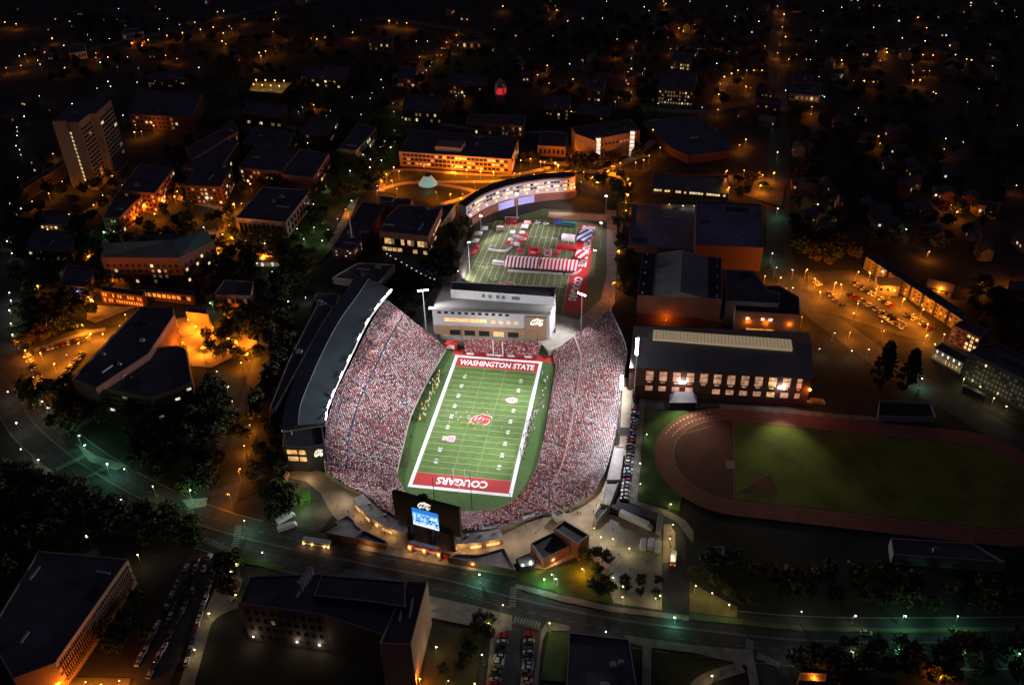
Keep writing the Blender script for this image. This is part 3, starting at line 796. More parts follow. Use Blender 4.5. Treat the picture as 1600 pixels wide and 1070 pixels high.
# red student section beyond the far end zone
root = tag(empty('grandstand'), 'small stand of red clad students below the pale end building', 'grandstand')
fa, fb = P(727, 552, PIT+1)[:2], P(839, 558, PIT+1)[:2]; ba, bb = P(725, 531, -4)[:2], P(846, 537, -4)[:2]
mb = MB()
for j in range(12):
    t0, t1 = j/12, (j+1)/12; z0, z1 = PIT+1+3*t0, PIT+1+3*t1
    a0, b0, a1, b1 = fa+(ba-fa)*t0, fb+(bb-fb)*t0, fa+(ba-fa)*t1, fb+(bb-fb)*t1
    mb.face([(*a0, z0), (*b0, z0), (*b0, z1), (*a0, z1)]); mb.face([(*a0, z1), (*b0, z1), (*b1, z1), (*a1, z1)])
    n = int(np.linalg.norm(b0-a0)/.6); m_ = (a0+a1)/2; e_ = (b0+b1)/2
    for i in range(n):
        if abs(i % 24-12) < 1 or random.random() > .92: continue
        q = m_+(e_-m_)*(i+.5)/n; seats.append((*q, z1+.3, math.atan2(fa[1]-ba[1], fa[0]-ba[0])-math.pi/2, -random.uniform(1.1, 1.3)))
mb.build('terrace', M_seat, root)
mb = MB(); mb.face([(*fa, PIT), (*fb, PIT), (*fb, PIT+1.7), (*fa, PIT+1.7)]); mb.build('banner_wall', M_red, root)
mb = MB()
for i, c in enumerate((.07, .35, .46, .64, .88)):
    q = fa+(fb-fa)*c; mb.box((q[0], q[1]-.25, PIT+.4), 4.2, .12, 1.3, math.atan2(*(fb-fa)[::-1])); mb.build('banner', M_paint, root); mb = MB()
seats.sort(key=lambda s: (s[0]-CAM[0])**2+(s[1]-CAM[1])**2)
N_NEAR = 10
near_seats, mass = seats[:N_NEAR], seats[N_NEAR:]
# the mass of the crowd: one object
ms = np.array(mass); n = len(ms)
ca, sa = np.cos(ms[:, 3]), np.sin(ms[:, 3]); scl = np.abs(ms[:, 4])
V = np.empty((n, len(SV), 3), np.float32)
V[:, :, 0] = ms[:, 0, None]+scl[:, None]*(ca[:, None]*SV[None, :, 0]-sa[:, None]*SV[None, :, 1])
V[:, :, 1] = ms[:, 1, None]+scl[:, None]*(sa[:, None]*SV[None, :, 0]+ca[:, None]*SV[None, :, 1])
V[:, :, 2] = ms[:, 2, None]+scl[:, None]*SV[None, :, 2]
loops = np.concatenate([np.array(f) for f in SF]); lt = np.array([len(f) for f in SF])
me = bpy.data.meshes.new('crowd')
me.vertices.add(n*len(SV)); me.vertices.foreach_set('co', V.ravel())
nl, nf = len(loops), len(SF)
AL = (loops[None, :]+(np.arange(n)*len(SV))[:, None]).ravel().astype(np.int32)
me.loops.add(n*nl); me.loops.foreach_set('vertex_index', AL)
me.polygons.add(n*nf)
ls = np.concatenate([[0], np.cumsum(lt)[:-1]])
me.polygons.foreach_set('loop_start', (ls[None, :]+(np.arange(n)*nl)[:, None]).ravel().astype(np.int32))
me.update(calc_edges=True)
pc = []
for q in mass:
    c = person_cols(q[0], q[1])
    if q[4] < 0: c[1] = random.choices([(.48, .02, .04), (.7, .66, .66), (.3, .02, .03)], [.62, .28, .1])[0]
    pc.append(c)
pc = np.array(pc)                                   # n,4,3
fc = pc[:, np.array(SC), :]                         # n,nf,3
lc_ = np.repeat(fc, lt, axis=1)
full = np.ones((n, nl, 4), np.float32); full[:, :, :3] = lc_
ca_ = me.color_attributes.new('Col', 'FLOAT_COLOR', 'CORNER'); ca_.data.foreach_set('color', full.ravel())
me.materials.append(M_person)
tag(link('crowd', me), 'dense crowd of football fans in crimson, white and grey filling the stands', 'crowd', kind='stuff')
print('crowd', n)
# the nearest seated spectators are people of their own
sit_me = []
for i in range(10):
    me = bpy.data.meshes.new('person'); me.from_pydata([tuple(v) for v in SV], [], SF); cols = person_cols(); colour_mesh(me, [cols[c] for c in SC]); sit_me.append(me)
L = []
for q in near_seats:
    o = link('person', random.choice(sit_me)); o.location = q[:3]; o.rotation_euler.z = q[3]; L.append(tag(o, None, 'person', 'spectators on the benches next to the concourse')); o.scale = (q[4],)*3
rank(L, 'seated spectator, {} from the left on the top benches behind the video board')

# ------------------------------------------------------------------ grandstand roof with the press box
ZR = 19.0
RE = resample([P(*q, ZR) for q in ((612, 453), (600, 466), (577, 497), (551, 549), (526, 602), (511, 640), (509, 662))], 40)
LE = resample([P(*q, ZR) for q in ((556, 430), (530, 470), (505, 505), (482, 545), (460, 595), (445, 635), (440, 672))], 40)
MID = LE*.62+RE*.38; MID[:, 2] += 1.6
root = tag(empty('grandstand_roof'), 'long dark curved roof over the upper seats with white light banks', 'stadium roof')
mb = MB()
for A, B in ((RE, MID), (MID, LE)):
    for i in range(39):
        mb.face([A[i], B[i], B[i+1], A[i+1]])
o = mb.build('roof_sheet', M_standroof, root)
if o.data.polygons[5].normal[2] < 0: o.data.flip_normals()
mb = MB()
for i in range(39):
    for A in (RE, LE):
        a, b = A[i], A[i+1]; mb.face([a-[0, 0, 1.6], b-[0, 0, 1.6], b+[0, 0, .15], a+[0, 0, .15]])
mb.build('fascia', M_white, root)
mb = MB()
for i in range(39):
    a, b = MID[i], MID[i+1]; mb.tube(a+[0, 0, .1], b+[0, 0, .1], .22, n=4, cap=False)
mb.build('ridge_cap', M_steel, root)
mb = MB()
for i in range(0, 40, 3):
    mb.tube(RE[i]-[0, 0, 1.0], LE[i]-[0, 0, 1.0], .3, n=4); mb.tube(LE[i]*.8+RE[i]*.2-[0, 0, 1], (LE[i]*.8+RE[i]*.2)*[1, 1, 0], .4, n=6)
mb.build('truss', M_steel, root)
for i, t in enumerate((.10, .19, .28, .37, .46, .55, .64, .73, .82, .91)):
    k = int(t*39); a = RE[k]; d = RE[min(k+2, 39)]-RE[k-2]; rz = math.atan2(d[1], d[0])
    mb = MB(); mb.box((a[0], a[1], a[2]+.25), 6.2, .5, .35, rz)
    for j in range(5):
        q = a+d/np.linalg.norm(d)*(j-2)*1.25; mb.tube(q+[0, 0, .35], q+[.4, -.1, .8], .26, .30, 6, 1)
    mb.build('light_bank', [M_steel, M_flood], root)
    light('SPOT', (a[0]+1.2, a[1], a[2]+.9), 19000*FLOOD, (.97, .95, 1.0), .5, (a[0]*.3+rng.normal()*3+24, a[1]*.75, PIT) if t < .8 else (12, -72, 0), math.radians(108), .6, root)
# end box of the press level, seen from the near end
pb, ppoly, ph = bld('press_box', 'dark press box end with four lit windows and a white emblem', [(441, 697), (478, 699), (507, 694), (503, 664), (444, 668)], h=16, wall=M_dark, roof=M_roof, parapet=.4)
a_, b_ = np.array([*ppoly[0], 0]), np.array([*ppoly[1], 0]); d_ = (b_-a_); o_ = outward(ppoly, 0)
for r_ in range(2):
    for x0, x1 in ((.16, .58), (.66, .94)):
        c_ = a_+d_*(x0+x1)/2+np.array([*o_*.06, 16-4.6-r_*4.3]); me_ = win_mesh(np.linalg.norm(d_)*(x1-x0), 2.6, M_lit)
        w_ = link('window', me_, pb); w_.location = c_; w_.rotation_euler.z = math.atan2(d_[1], d_[0])
e0_, e1_ = np.array([*ppoly[1], 0]), np.array([*ppoly[2], 0]); eo = outward(ppoly, 1); ed = e1_-e0_
emblem(pb, e0_+ed*.35+np.array([*eo*.1, 8.6]), ed*.5, (0, 0, 5.6), (*eo, 0), M_litw, M_dark)
# rear wing of the stand
bld('press_wing', 'dark rear wing stepping down behind the roofed grandstand', [(430, 640), (500, 512), (520, 480), (498, 470), (452, 560), (420, 640)], h=10, wall=M_dark, roof=M_roof, units=3)

# ------------------------------------------------------------------ end building (team and club building) beyond the far end zone
PL = -4.0
mb = MB()
pz = [P(a, b, PL)[:2] for a, b in ((688, 522), (724, 531), (846, 537), (858, 548), (893, 535), (953, 488), (962, 470), (940, 470), (905, 500), (868, 490), (868, 520), (690, 508))]
mb.prism(pz, PIT, PL); tag(mb.build('plaza_deck', M_concrete), kind='structure')
sheet('plaza_path', [(893, 535), (950, 488), (968, 472), (966, 430), (963, 330), (948, 330), (948, 430), (938, 470), (905, 500), (880, 520)], mat('pinkish_paving', (.36, .30, .27), .9, .15, .2), base=PL-2.6)
endb, ep, eh = bld('club_building', 'pale club building with sloping roof, brick base and a white emblem', [(675, 482), (859, 490), (868, 472), (694, 438)], base=(1, (856, 529)), zb=PL, wall=mat('club_white_panel', (.50, .50, .52), .6, .06, .25), roof=mat('club_roof', (.20, .19, .175), .85, .2, .12, detail=7), parapet=.1, coping=False)
p0, p1 = np.array(ep[0]), np.array(ep[1]); dd = p1-p0; Ld = np.linalg.norm(dd); dd /= Ld; oo = outward(ep, 0); rzf = math.atan2(dd[1], dd[0])
def facade_box(name, x0, x1, z0, z1, depth, m, out=0.0):
    c = p0+dd*(x0+x1)/2*Ld+oo*(out-depth/2+.0); b_ = MB(); b_.box((c[0], c[1], PL+z0), (x1-x0)*Ld, depth, z1-z0, rzf); return b_.build(name, m, endb)
facade_box('brick_base', .015, .97, 0, eh*.36, 1.4, M_brickt, .9)
facade_box('brick_tower', .80, .975, 0, eh*.88, 2.0, M_brickt, 1.3)
facade_box('roof_eave', -.03, 1.01, eh-.1, eh+.35, 3.2, M_roofg, 1.7)
for i in range(12):
    if i == 11: continue
    c = p0+dd*Ld*(.06+.058*i)+oo*.03; w_ = link('window', win_mesh(2.2, 1.6, M_glass), endb); w_.location = (c[0], c[1], PL+eh*.82); w_.rotation_euler.z = rzf
c = p0+dd*Ld*.28+oo*.03; w_ = link('club_window', win_mesh(26, 2.3, M_lit), endb); w_.location = (c[0], c[1], PL+eh*.52); w_.rotation_euler.z = rzf
for i in range(4):
    c = p0+dd*Ld*(.52+.065*i)+oo*.03; w_ = link('window', win_mesh(2.8, 2.3, M_litd), endb); w_.location = (c[0], c[1], PL+eh*.50); w_.rotation_euler.z = rzf
for i in range(5):
    c = p0+dd*Ld*(.19+.125*i)+oo*.92; w_ = link('doorway', win_mesh(6.4, 3.6, M_glass if i != 3 else M_litd), endb); w_.location = (c[0], c[1], PL+.3); w_.rotation_euler.z = rzf
ec = p0+dd*Ld*.835+oo*1.36
emblem(endb, (*ec, PL+eh*.52), (*(dd*8.0), 0), (0, 0, 6.0), (*oo, 0), M_litw, M_brickt)
zp = PL+eh
pent = [P(a, b, zp+6)[:2] for a, b in ((704, 452), (867, 464), (868, 448), (706, 440))]
b_ = MB(); b_.prism(pent, zp-1, zp+6, top=False); b_.build('penthouse', M_white, endb)
b_ = MB(); b_.poly(offset(pent, .4), zp+5.7); b_.build('penthouse_roof', M_roof, endb)
for i in (5, 6, 7.2, 8.1, 9.6, 10.0, 10.4): 
    q0, q1 = np.array(ccw(pent)[0]), np.array(ccw(pent)[1]); c = P(704+(867-704)*i/16, 452+12*i/16, zp+6)[:2]
    w_ = link('vent', win_mesh(1.6, 2.2, M_grey), endb); w_.location = (c[0], c[1]-.1, zp+2); w_.rotation_euler.z = rzf
light('SPOT', (*(p0+dd*Ld*.5+oo*16), PL+14), 5000, (1.0, .9, .82), .5, (*(p0+dd*Ld*.5), PL+4), math.radians(120), .6, endb)
# inflatable emblem tunnel in the corner
t = tag(empty('inflatable_tunnel', (*P(706, 543, PIT)[:2], PIT)), 'crimson inflatable tunnel with white emblem at the field corner', 'inflatable')
b_ = MB(); b_.box((0, 0, 0), 7, 5.0, 4.0); b_.ball((0, 0, 3.8), 2.6, sz=.5); b_.build('canopy', M_red, t)
emblem(t, (-2.6, -2.56, .6), (5.2, 0, 0), (0, 0, 3.4), (0, -1, 0), M_paint, M_red)
t = tag(empty('canopy_tent', (*P(684, 510, PL)[:2], PL)), 'small red canopy beside the corner of the club building', 'tent')
b_ = MB(); b_.box((0, 0, 2.3), 4, 4, .3); b_.ball((0, 0, 2.5), 2.2, n=4, sz=.6); b_.build('top', M_red, t)
b_ = MB()
for x in (-1.8, 1.8):
    for y in (-1.8, 1.8): b_.tube((x, y, 0), (x, y, 2.4), .08, n=4)
b_.build('frame', M_steel, t)

# ------------------------------------------------------------------ goal posts, net poles
for s, lab in ((1, 'far'), (-1, 'near')):
    g = tag(empty('goal_post', (0, s*(L2+.3), PIT)), 'white goal post standing behind the %s end zone' % ('WASHINGTON STATE' if s > 0 else 'COUGARS'), 'goal post')
    b_ = MB(); b_.tube((0, s*2, 0), (0, s*2, 2.6), .2); b_.tube((0, s*2, 2.5), (0, 0, 3.05), .2); b_.build('base', M_paint, g)
    b_ = MB(); b_.tube((-2.85, 0, 3.05), (2.85, 0, 3.05), .16); b_.build('crossbar', M_paint, g)
    for x in (-2.85, 2.85):
        b_ = MB(); b_.tube((x, 0, 3.0), (x, 0, 13.5), .24); b_.build('upright', M_paint, g)
poles = [((680, 791), (677, 745)), ((738, 801), (736, 738)), ((798, 815), (797, 770)), ((723, 551), (722, 508)), ((840, 548), (839, 517)), ((834, 800), (833, 775)), ((858, 815), (857, 757))]
L = []
for b0, t0 in poles:
    q = P(*b0, PIT); h_ = fit_h(t0, b0, PIT)
    o = tag(empty('net_pole', q), None, 'pole', 'black net poles behind the end zones'); L.append(o)
    b_ = MB(); b_.tube((0, 0, 0), (0, 0, h_), .22, .14); b_.build('mast', M_blackst, o)
    b_ = MB(); b_.box((0, 0, 0), .9, .9, .6); b_.build('footing', M_grey, o)
rank(L, 'thin black net pole, {} from the left of those behind the end zones')

# ------------------------------------------------------------------ floodlight poles round the stadium and the practice field
def flood_pole(base_px, top_px, zb, label, power, target, bank=(6, 2), ang=100, rz=0.0, tilt=0.0, col=(.96, .95, 1.0), r=.45):
    q = P(*base_px, zb); h_ = fit_h(top_px, base_px, zb)
    o = tag(empty('floodlight_pole', q), label, 'floodlight', 'floodlight poles')
    b_ = MB(); b_.tube((0, 0, 0), (0, 0, h_), r, r*.55, 8); b_.build('pole', M_steel, o)
    b_ = MB(); b_.box((0, 0, h_-.6), bank[0], .4, bank[1], rz); b_.build('bank_frame', M_steel, o)
    n = max(2, int(bank[0]/1.2)); co, si = math.cos(rz), math.sin(rz)
    td = np.array(target)-q-[0, 0, h_]; td /= np.linalg.norm(td)
    for k in range(max(1, int(bank[1]/1.1))):
        b_ = MB()
        for i in range(n):
            x = (i-(n-1)/2)*bank[0]/n; c = np.array([co*x, si*x, h_-.1+k*1.1]); b_.tube(c, c+td*.6, .34, .40, 6)
        b_.build('floodlight', M_flood, o)
    if power: light('SPOT', q+np.array([0, 0, h_])+td*2.0, power*FLOOD, col, .5, target, math.radians(ang), .5, None).parent = None
    return o
FP = []
flood_pole((666, 515), (660, 453), PL, 'tall floodlight pole on the dark bank beside the roofed stand', 24000, (8, 20, PIT), (7, 1.0), 150, .3)
flood_pole((990, 628), (992, 553), 0, 'tall floodlight pole behind the open stand by the field house', 72000, (-10, 5, PIT), (1.3, 12), 150)
flood_pole((966, 700), (980, 606), 0, 'floodlight pole above the flat concourse roofs beside the parked cars', 72000, (0, -40, PIT), (1.2, 9), 160)
flood_pole((908, 516), (911, 459), PL, 'floodlight pole with a slanting bank beside the end building plaza', 42000, (0, 15, PIT), (6, 1.0), 150, -.5)
def beam(px, py, zb, h_, target, power, ang):
    q = P(px, py, zb)+np.array([0, 0, h_]); v = np.array(target)-q; q = q+v/np.linalg.norm(v)*4.0
    return light('SPOT', q, power*FLOOD, (.97, .94, 1.0), .6, target, math.radians(ang), .7)
beam(990, 628, 0, 30, (-58, 20, 2), 320000, 56)
beam(966, 700, 0, 30, (-54, -34, 0), 300000, 56)
beam(666, 515, PL, 26, (46, -52, 0), 170000, 52)
beam(908, 516, PL, 26, (-8, -80, 0), 230000, 50)
beam(660, 510, PL, 26, (26, -80, 0), 190000, 44)
for t in (.2, .4, .6, .8):
    a = RE[int(t*39)]; light('SPOT', (a[0]+2, a[1], a[2]+1.2), 42000*FLOOD, (.97, .94, 1.0), .5, (62, a[1]*.9-8, 2), math.radians(46), .8)
PR = [((752, 368), (751, 337)), ((808, 342), (806, 303)), ((946, 348), (946, 306)), ((938, 395), (937, 348)), ((929, 436), (929, 391)), ((734, 424), (733, 378)), ((714, 440), (714, 423))]
prl = ['in the far corner by the curved building', 'in front of the curved building', 'at the far corner by the clay infield', 'beside the blue and white marquee', 'beside the red and white marquees', 'above the path by the trees', 'nearest the end building on the tree side']
for (b0, t0), lb in zip(PR, prl):
    c_ = P(830, 400, PIT)
    flood_pole(b0, t0, PIT, 'slim practice field floodlight pole '+lb, 19000, c_, (1.6, 1.2), 125, 0, r=.28, col=(.97, .84, .92))

# ------------------------------------------------------------------ video board
sb_b = [P(637, 838)[:2], P(705, 857)[:2]]
q0, q1 = sb_b; e_ = q1-q0; e_ /= np.linalg.norm(e_); nf_ = np.array([e_[1], -e_[0]])       # towards the street
zbot = 6.5
A0, A1 = P(617, 821, zbot+.0), P(718, 840, zbot)
ctr = (q0+q1)/2
def on_plane(px, py):
    """the pixel's point on the board's upright face"""
    d = RIGHT*((px-800)/FPX)-UP*((py-535)/FPX)+DIR; o = np.array([*(ctr+nf_*2.0), 0]); n3 = np.array([*nf_, 0])
    t = ((o-CAM)@n3)/(d@n3); return CAM+t*d
bl, br, tl, tr = on_plane(617, 817), on_plane(718, 834), on_plane(614, 775), on_plane(718, 790)
wB = np.linalg.norm((br-bl)[:2]); zb_, zt_ = (bl[2]+br[2])/2, (tl[2]+tr[2])/2; bm = (bl+br+tl+tr)/4
root = tag(empty('video_board', (bm[0], bm[1], 0)), 'big black video board with a lit blue screen on three posts', 'scoreboard')
rb = math.atan2(e_[1], e_[0]); root.rotation_euler.z = rb
b_ = MB(); b_.box((0, 1.0, zb_), wB, 1.7, zt_-zb_); b_.build('housing', M_dark, root)
b_ = MB(); b_.box((0, .03, zb_+.2), wB-.4, .1, zt_-zb_-.4); b_.build('front_panel', mat('board_front', (.007, .006, .007), .6, .2, .3), root)
for x in (-.30, .02, .36):
    b_ = MB(); b_.box((wB*x, 1.6, 0), 1.9, 2.2, zb_); b_.build('post', M_blackst, root)
def bl_local(px, py):
    p = on_plane(px, py)-np.array([bm[0], bm[1], 0]); co, si = math.cos(-rb), math.sin(-rb); return np.array([co*p[0]-si*p[1], si*p[0]+co*p[1], p[2]])
c4_ = [bl_local(*q) for q in ((643.8, 794.5), (684.4, 801), (686, 826.5), (646, 820.6))]
sx0, sx1 = (c4_[0][0]+c4_[3][0])/2, (c4_[1][0]+c4_[2][0])/2; sz0, sz1 = (c4_[2][2]+c4_[3][2])/2, (c4_[0][2]+c4_[1][2])/2
def scr(name, c, e): return mat('led_'+name, c, .4, emit=e)
M_scr = [scr('deep_blue', (.02, .20, .72), 1.0), scr('sky_blue', (.07, .42, .95), 1.0), scr('pale_blue', (.55, .74, 1.0), 1.0), scr('white', (.9, .95, 1.0), 1.1), scr('navy', (.02, .05, .22), .8), scr('pink', (.85, .5, .55), .9)]
b_ = MB(); b_.box(((sx0+sx1)/2, -.06, sz0), sx1-sx0, .1, sz1-sz0); b_.build('screen', M_scr[1], root)
b_ = MB(); wS, hS = sx1-sx0, sz1-sz0                       # the picture on the screen: rows of uniformed people, waving arms, a white banner
def q_(x0, x1, y0, y1, mi, k): b_.face([(sx0+wS*x0, -.12-.004*k, sz0+hS*y0), (sx0+wS*x1, -.12-.004*k, sz0+hS*y0), (sx0+wS*x1, -.12-.004*k, sz0+hS*y1), (sx0+wS*x0, -.12-.004*k, sz0+hS*y1)], mi)
q_(0, 1, .78, 1, 0, 0); q_(0, 1, .0, .22, 2, 0)
for r in range(4):
    n = 6+r; yb = .66-.15*r
    for i in range(n):
        x = (i+.5+random.uniform(-.15, .15))/n; m_ = random.choice((0, 2, 2, 3, 4)); hw = .30/n
        q_(x-hw, x+hw, yb-.13, yb, m_, 2+2*r); q_(x-hw*.45, x+hw*.45, yb+.005, yb+.06, random.choice((3, 5, 2)), 3+2*r)
        if random.random() < .5: q_(x+hw*.7, x+hw, yb, yb+.10, 3, 3+2*r)
q_(.04, .96, .03, .12, 3, 12)
for i in range(7): q_(.08+.12*i, .14+.12*i, .12, .20, random.choice((5, 0, 2)), 12)
b_.build('screen_picture', M_scr, root)
emblem(root, ((sx0+sx1)/2-3.4, -.10, sz1+.5), (6.6, 0, 0), (0, 0, 5.0), (0, -1, 0), M_litw, M_dark)
b_ = MB(); b_.box(((sx0+sx1)/2-1, 1.6, zt_), 4.5, 1.5, .8); b_.box(((sx0+sx1)/2-.3, 1.6, zt_+.8), 2.0, 1.2, 1.2); b_.build('camera_mount', M_blackst, root)

# ------------------------------------------------------------------ concourse buildings
r_, F_, B_s = curved_block('concession_building', 'curved tan concession building left of the video board with lit counters', [(551, 779), (568, 800), (592, 817), (612, 826), (636, 834)], [(567, 771), (583, 787), (599, 800), (614, 808), (640, 816)], 4.0, M_tan, M_gravelpale)
r2_, F2_, B2_ = curved_block('concession_building', 'curved tan concession building right of the video board with glowing counters', [(706, 850), (730, 849), (757, 846), (786, 840)], [(716, 831), (740, 831), (762, 829), (781, 824)], 4.0, M_tan, M_gravelpale)
for root_, F, spans in ((r_, F_, ((.12, .38), (.45, .52), (.58, .74))), (r2_, F2_, ((.04, .14), (.40, .62), (.72, .95)))):
    for a, b in spans:
        i0, i1 = int(a*23), int(b*23)
        p_, q_ = F[i0], F[i1]; d = q_-p_; o_ = np.array([d[1], -d[0]])/np.linalg.norm(d); c = (p_+q_)/2+o_*.25
        w_ = link('counter', win_mesh(np.linalg.norm(d), 1.5, M_lit), root_); w_.location = (c[0], c[1], .9); w_.rotation_euler.z = math.atan2(d[1], d[0])
    for t in (.25, .5, .8):
        i0 = int(t*23); d = F[min(i0+1, 23)]-F[i0-1]; o_ = np.array([d[1], -d[0]])/np.linalg.norm(d); c = F[i0]+o_*2.0
        light('POINT', (*c, 3.2), 650*LAMP, (1, .62, .28), .2)
    mb = MB()
    for i in range(3): c = (F[5+i*6]+F[6+i*6])/2+np.array([1.5, 5.0]); mb.box((*c, 4.0), 1.2, 1.0, 1.0, .4)
    mb.build('rooftop_unit', M_steel, root_)
bld('gate_building', 'grey flat roofed gate building with a zigzag edge above the street', [(543, 804), (554, 813), (553, 816), (566, 827), (554, 840), (510, 832), (529, 820), (523, 815)], h=4, wall=M_brickd, roof=M_gravelpale, parapet=.5, units=3)
bld('gate_building', 'low three bay gate building beside the red entry arch', [(568, 827), (605, 845), (602, 851), (556, 840)], h=3.6, wall=M_brickd, roof=M_roof, parapet=.6)
bld('gate_building', 'wedge shaped flat roofed gate building right of the red entry arch', [(714, 865), (748, 866), (788, 855), (806, 890), (700, 870)], h=4, wall=M_brickd, roof=M_gravelpale, parapet=.6, units=2)
bld('ticket_building', 'taller dark roofed brick ticket building on the plaza', [(882, 812), (920.6, 835), (903, 850), (865, 825)], h=9, wall=M_brickd, roof=M_roof, units=2)
bld('ticket_building', 'lower dark roofed ticket building with orange lit side wall', [(867, 829), (890, 852), (849, 874), (829, 848)], h=6, wall=M_brickd, roof=M_roof, units=3)
bld('kiosk', 'small white kiosk with two roof bays at the end of the stands', [(862, 800), (873, 794), (884, 801), (871, 808)], h=4, wall=M_white, roof=M_roofg, parapet=.4, cat='kiosk')
bld('entrance_canopy', 'dark flat entrance canopy with two white lamps beside the ticket building', [(806, 873), (828, 863), (838, 872), (836, 884), (812, 886)], h=3.5, wall=M_dark, roof=M_roof, parapet=.1, cat='canopy', coping=False)
for i, (q, hh) in enumerate((([(972, 590), (990, 590), (984, 668), (968, 667)], 6), ([(960, 697), (976, 697), (969, 749), (948, 749)], 6), ([(948, 751), (967, 751), (953, 789), (938, 786)], 5), ([(938, 790), (950, 793), (931, 816), (928, 803)], 4))):
    bld('concourse_building', ('flat tan roofed concourse block nearest the field house', 'flat grey roofed concourse block beside the parked cars', 'flat grey roofed concourse block bending round the near corner', 'smallest concourse block with a sunken roof by the plaza')[i], q, h=hh, wall=M_grey, roof=(M_tan, M_gravelpale, M_gravelpale, M_roofg)[i], parapet=.5, units=2)
# red entry arch with lit pillars
g = tag(empty('entry_arch', (*P(666, 866)[:2], 0)), 'red topped entry arch with white panels and lit brick pillars', 'gate')
ra = math.atan2(*(P(689, 872)-P(632, 858))[:2][::-1]); g.rotation_euler.z = ra
wg = np.linalg.norm((P(679, 870)-P(632, 859))[:2])
b_ = MB(); b_.box((-.5, 0, 4.4), wg*.95, 2.6, .9); b_.build('arch_beam', mat('red_arch_paint', (.75, .02, .04), .5), g)
b_ = MB(); b_.box((-.5, .2, 5.3), wg*.93, 2.2, .25); b_.build('arch_cap', M_coping, g)
b_ = MB(); b_.box((-.5, .3, 1.4), wg*.9, .2, 2.6); b_.build('panel', M_white, g)
for x in (-.5, -.02, .46):
    b_ = MB(); b_.box((wg*x, -.6, 0), 1.5, 1.5, 5.2); p_ = b_.build('pillar', M_brickt, g)
    b_ = MB(); b_.box((wg*x, -1.5, 3.6), .5, .3, .4); b_.build('sconce', M_H['o'], g)
    light('POINT', (wg*x, -2.2, 3.6), 900*LAMP, (1, .55, .2), .15, parent=g)
for i, (px, py, c) in enumerate(((573, 851, 'o'), (723, 866, 'o'), (738, 880, 'o'), (843, 886, 'o'), (865, 873, 'o'))):
    light('POINT', P(px, py+2, 2.5), 900*LAMP, (1, .55, .22), .15)
t = tag(empty('canopy_tent', P(468, 784)), 'green lit canopy in the small yard left of the stands', 'tent')
b_ = MB(); b_.box((0, 0, 3.2), 11, 6, .3, .4); b_.box((-.3, 0, 3.5), 9, 2.4, .5, .4); b_.build('top', mat('green_awning', (.10, .32, .06), .7, .2, .6), t)
b_ = MB()
for x in (-4.6, 4.6):
    for y in (-2.4, 2.4): b_.tube((x*.92-y*.39, x*.39+y*.92, 0), (x*.92-y*.39, x*.39+y*.92, 3.2), .12, n=4)
b_.build('frame', M_steel, t)
light('POINT', P(474, 790, 5), 1500*LAMP, (.55, 1, .3), .2); light('POINT', P(462, 772, 2.2), 700*LAMP, (.6, 1, .3), .2)
bld('ramp_wall', 'amber lit ramp wall climbing to the press box end', [(433, 760), (437, 761), (452, 737), (448, 735)], h=3, wall=M_brickt, roof=M_coping, parapet=.1, cat='wall', coping=False)
light('POINT', P(445, 752, 3.5), 1500*LAMP, (1, .5, .15), .2); light('POINT', P(478, 742, 4.5), 1400*LAMP, (1, .75, .42), .2); light('POINT', P(535, 775, 5), 1300*LAMP, (1, .78, .5), .2); light('POINT', P(505, 792, 4), 900*LAMP, (1, .8, .5), .2)
for px, py in ((800, 838), (842, 826), (905, 800), (935, 775)): light('POINT', P(px, py, 6), 1500*LAMP, (1, .78, .52), .3)
bld('street_wall', 'red painted ticket fence beside the entry arch', [(690, 862), (705, 867), (704, 869), (689, 864)], h=3, wall=M_red, roof=M_red, parapet=.05, cat='fence', coping=False)
# ------------------------------------------------------------------ campus buildings (roof corners in photograph pixels)
# field house right of the stadium: big gabled shed with a skylight strip and columns of lit windows
fh, fp, hh = bld('field_house', 'huge dark field house with tan skylight strip and columns of lit peach windows', [(984, 573), (1269, 588), (1264, 519), (990, 509)], base=(0, (993, 622)), wall=M_brickd, roof=M_roof, parapet=.1, coping=False)
a, b = np.array(fp[0]), np.array(fp[1]); o = outward(fp, 0); d = (b-a)/np.linalg.norm(b-a); Lf = np.linalg.norm(b-a); rz = math.atan2(d[1], d[0])
bc, cc_ = np.array(fp[3]), np.array(fp[2])
mb = MB(); rm0, rm1 = (a*.42+bc*.58), (b*.42+cc_*.58)
mb.face([(*(a+o*1.0), hh+.1), (*(b+o*1.0), hh+.1), (*rm1, hh+4.2), (*rm0, hh+4.2)]); mb.face([(*rm0, hh+4.2), (*rm1, hh+4.2), (*cc_, hh+.1), (*bc, hh+.1)])
mb.face([(*a, hh-.2), (*rm0, hh+4.2), (*bc, hh-.2)]); mb.face([(*b, hh-.2), (*cc_, hh-.2), (*rm1, hh+4.2)])
mb.build('gable_roof', mat('roof_dark_bitumen', (.21, .215, .19), .85, .25, .05, detail=7), fh)
mb = MB()
s0, s1 = rm0*.0+P(1020, 531, hh+4)[:2], P(1238, 547, hh+4)[:2]; sd = (s1-s0)/np.linalg.norm(s1-s0); sn = np.array([-sd[1], sd[0]])*9
c = (s0+s1)/2+sn*.5; mb.box((*c, hh+2.6), np.linalg.norm(s1-s0), 9, 2.2, math.atan2(sd[1], sd[0]))
sk = mb.build('skylight', mat('skylight_panel', (.95, .72, .42), .6, emit=.22), fh)
mb = MB()
for i in range(1, 40): q = s0+sd*np.linalg.norm(s1-s0)*i/40+sn*.5; mb.box((*q, hh+4.8), .18, 9, .12, math.atan2(sd[1], sd[0]))
mb.build('glazing_bar', M_tan, fh)
xs = [.115+.0755*i for i in range(11)]+[.94]
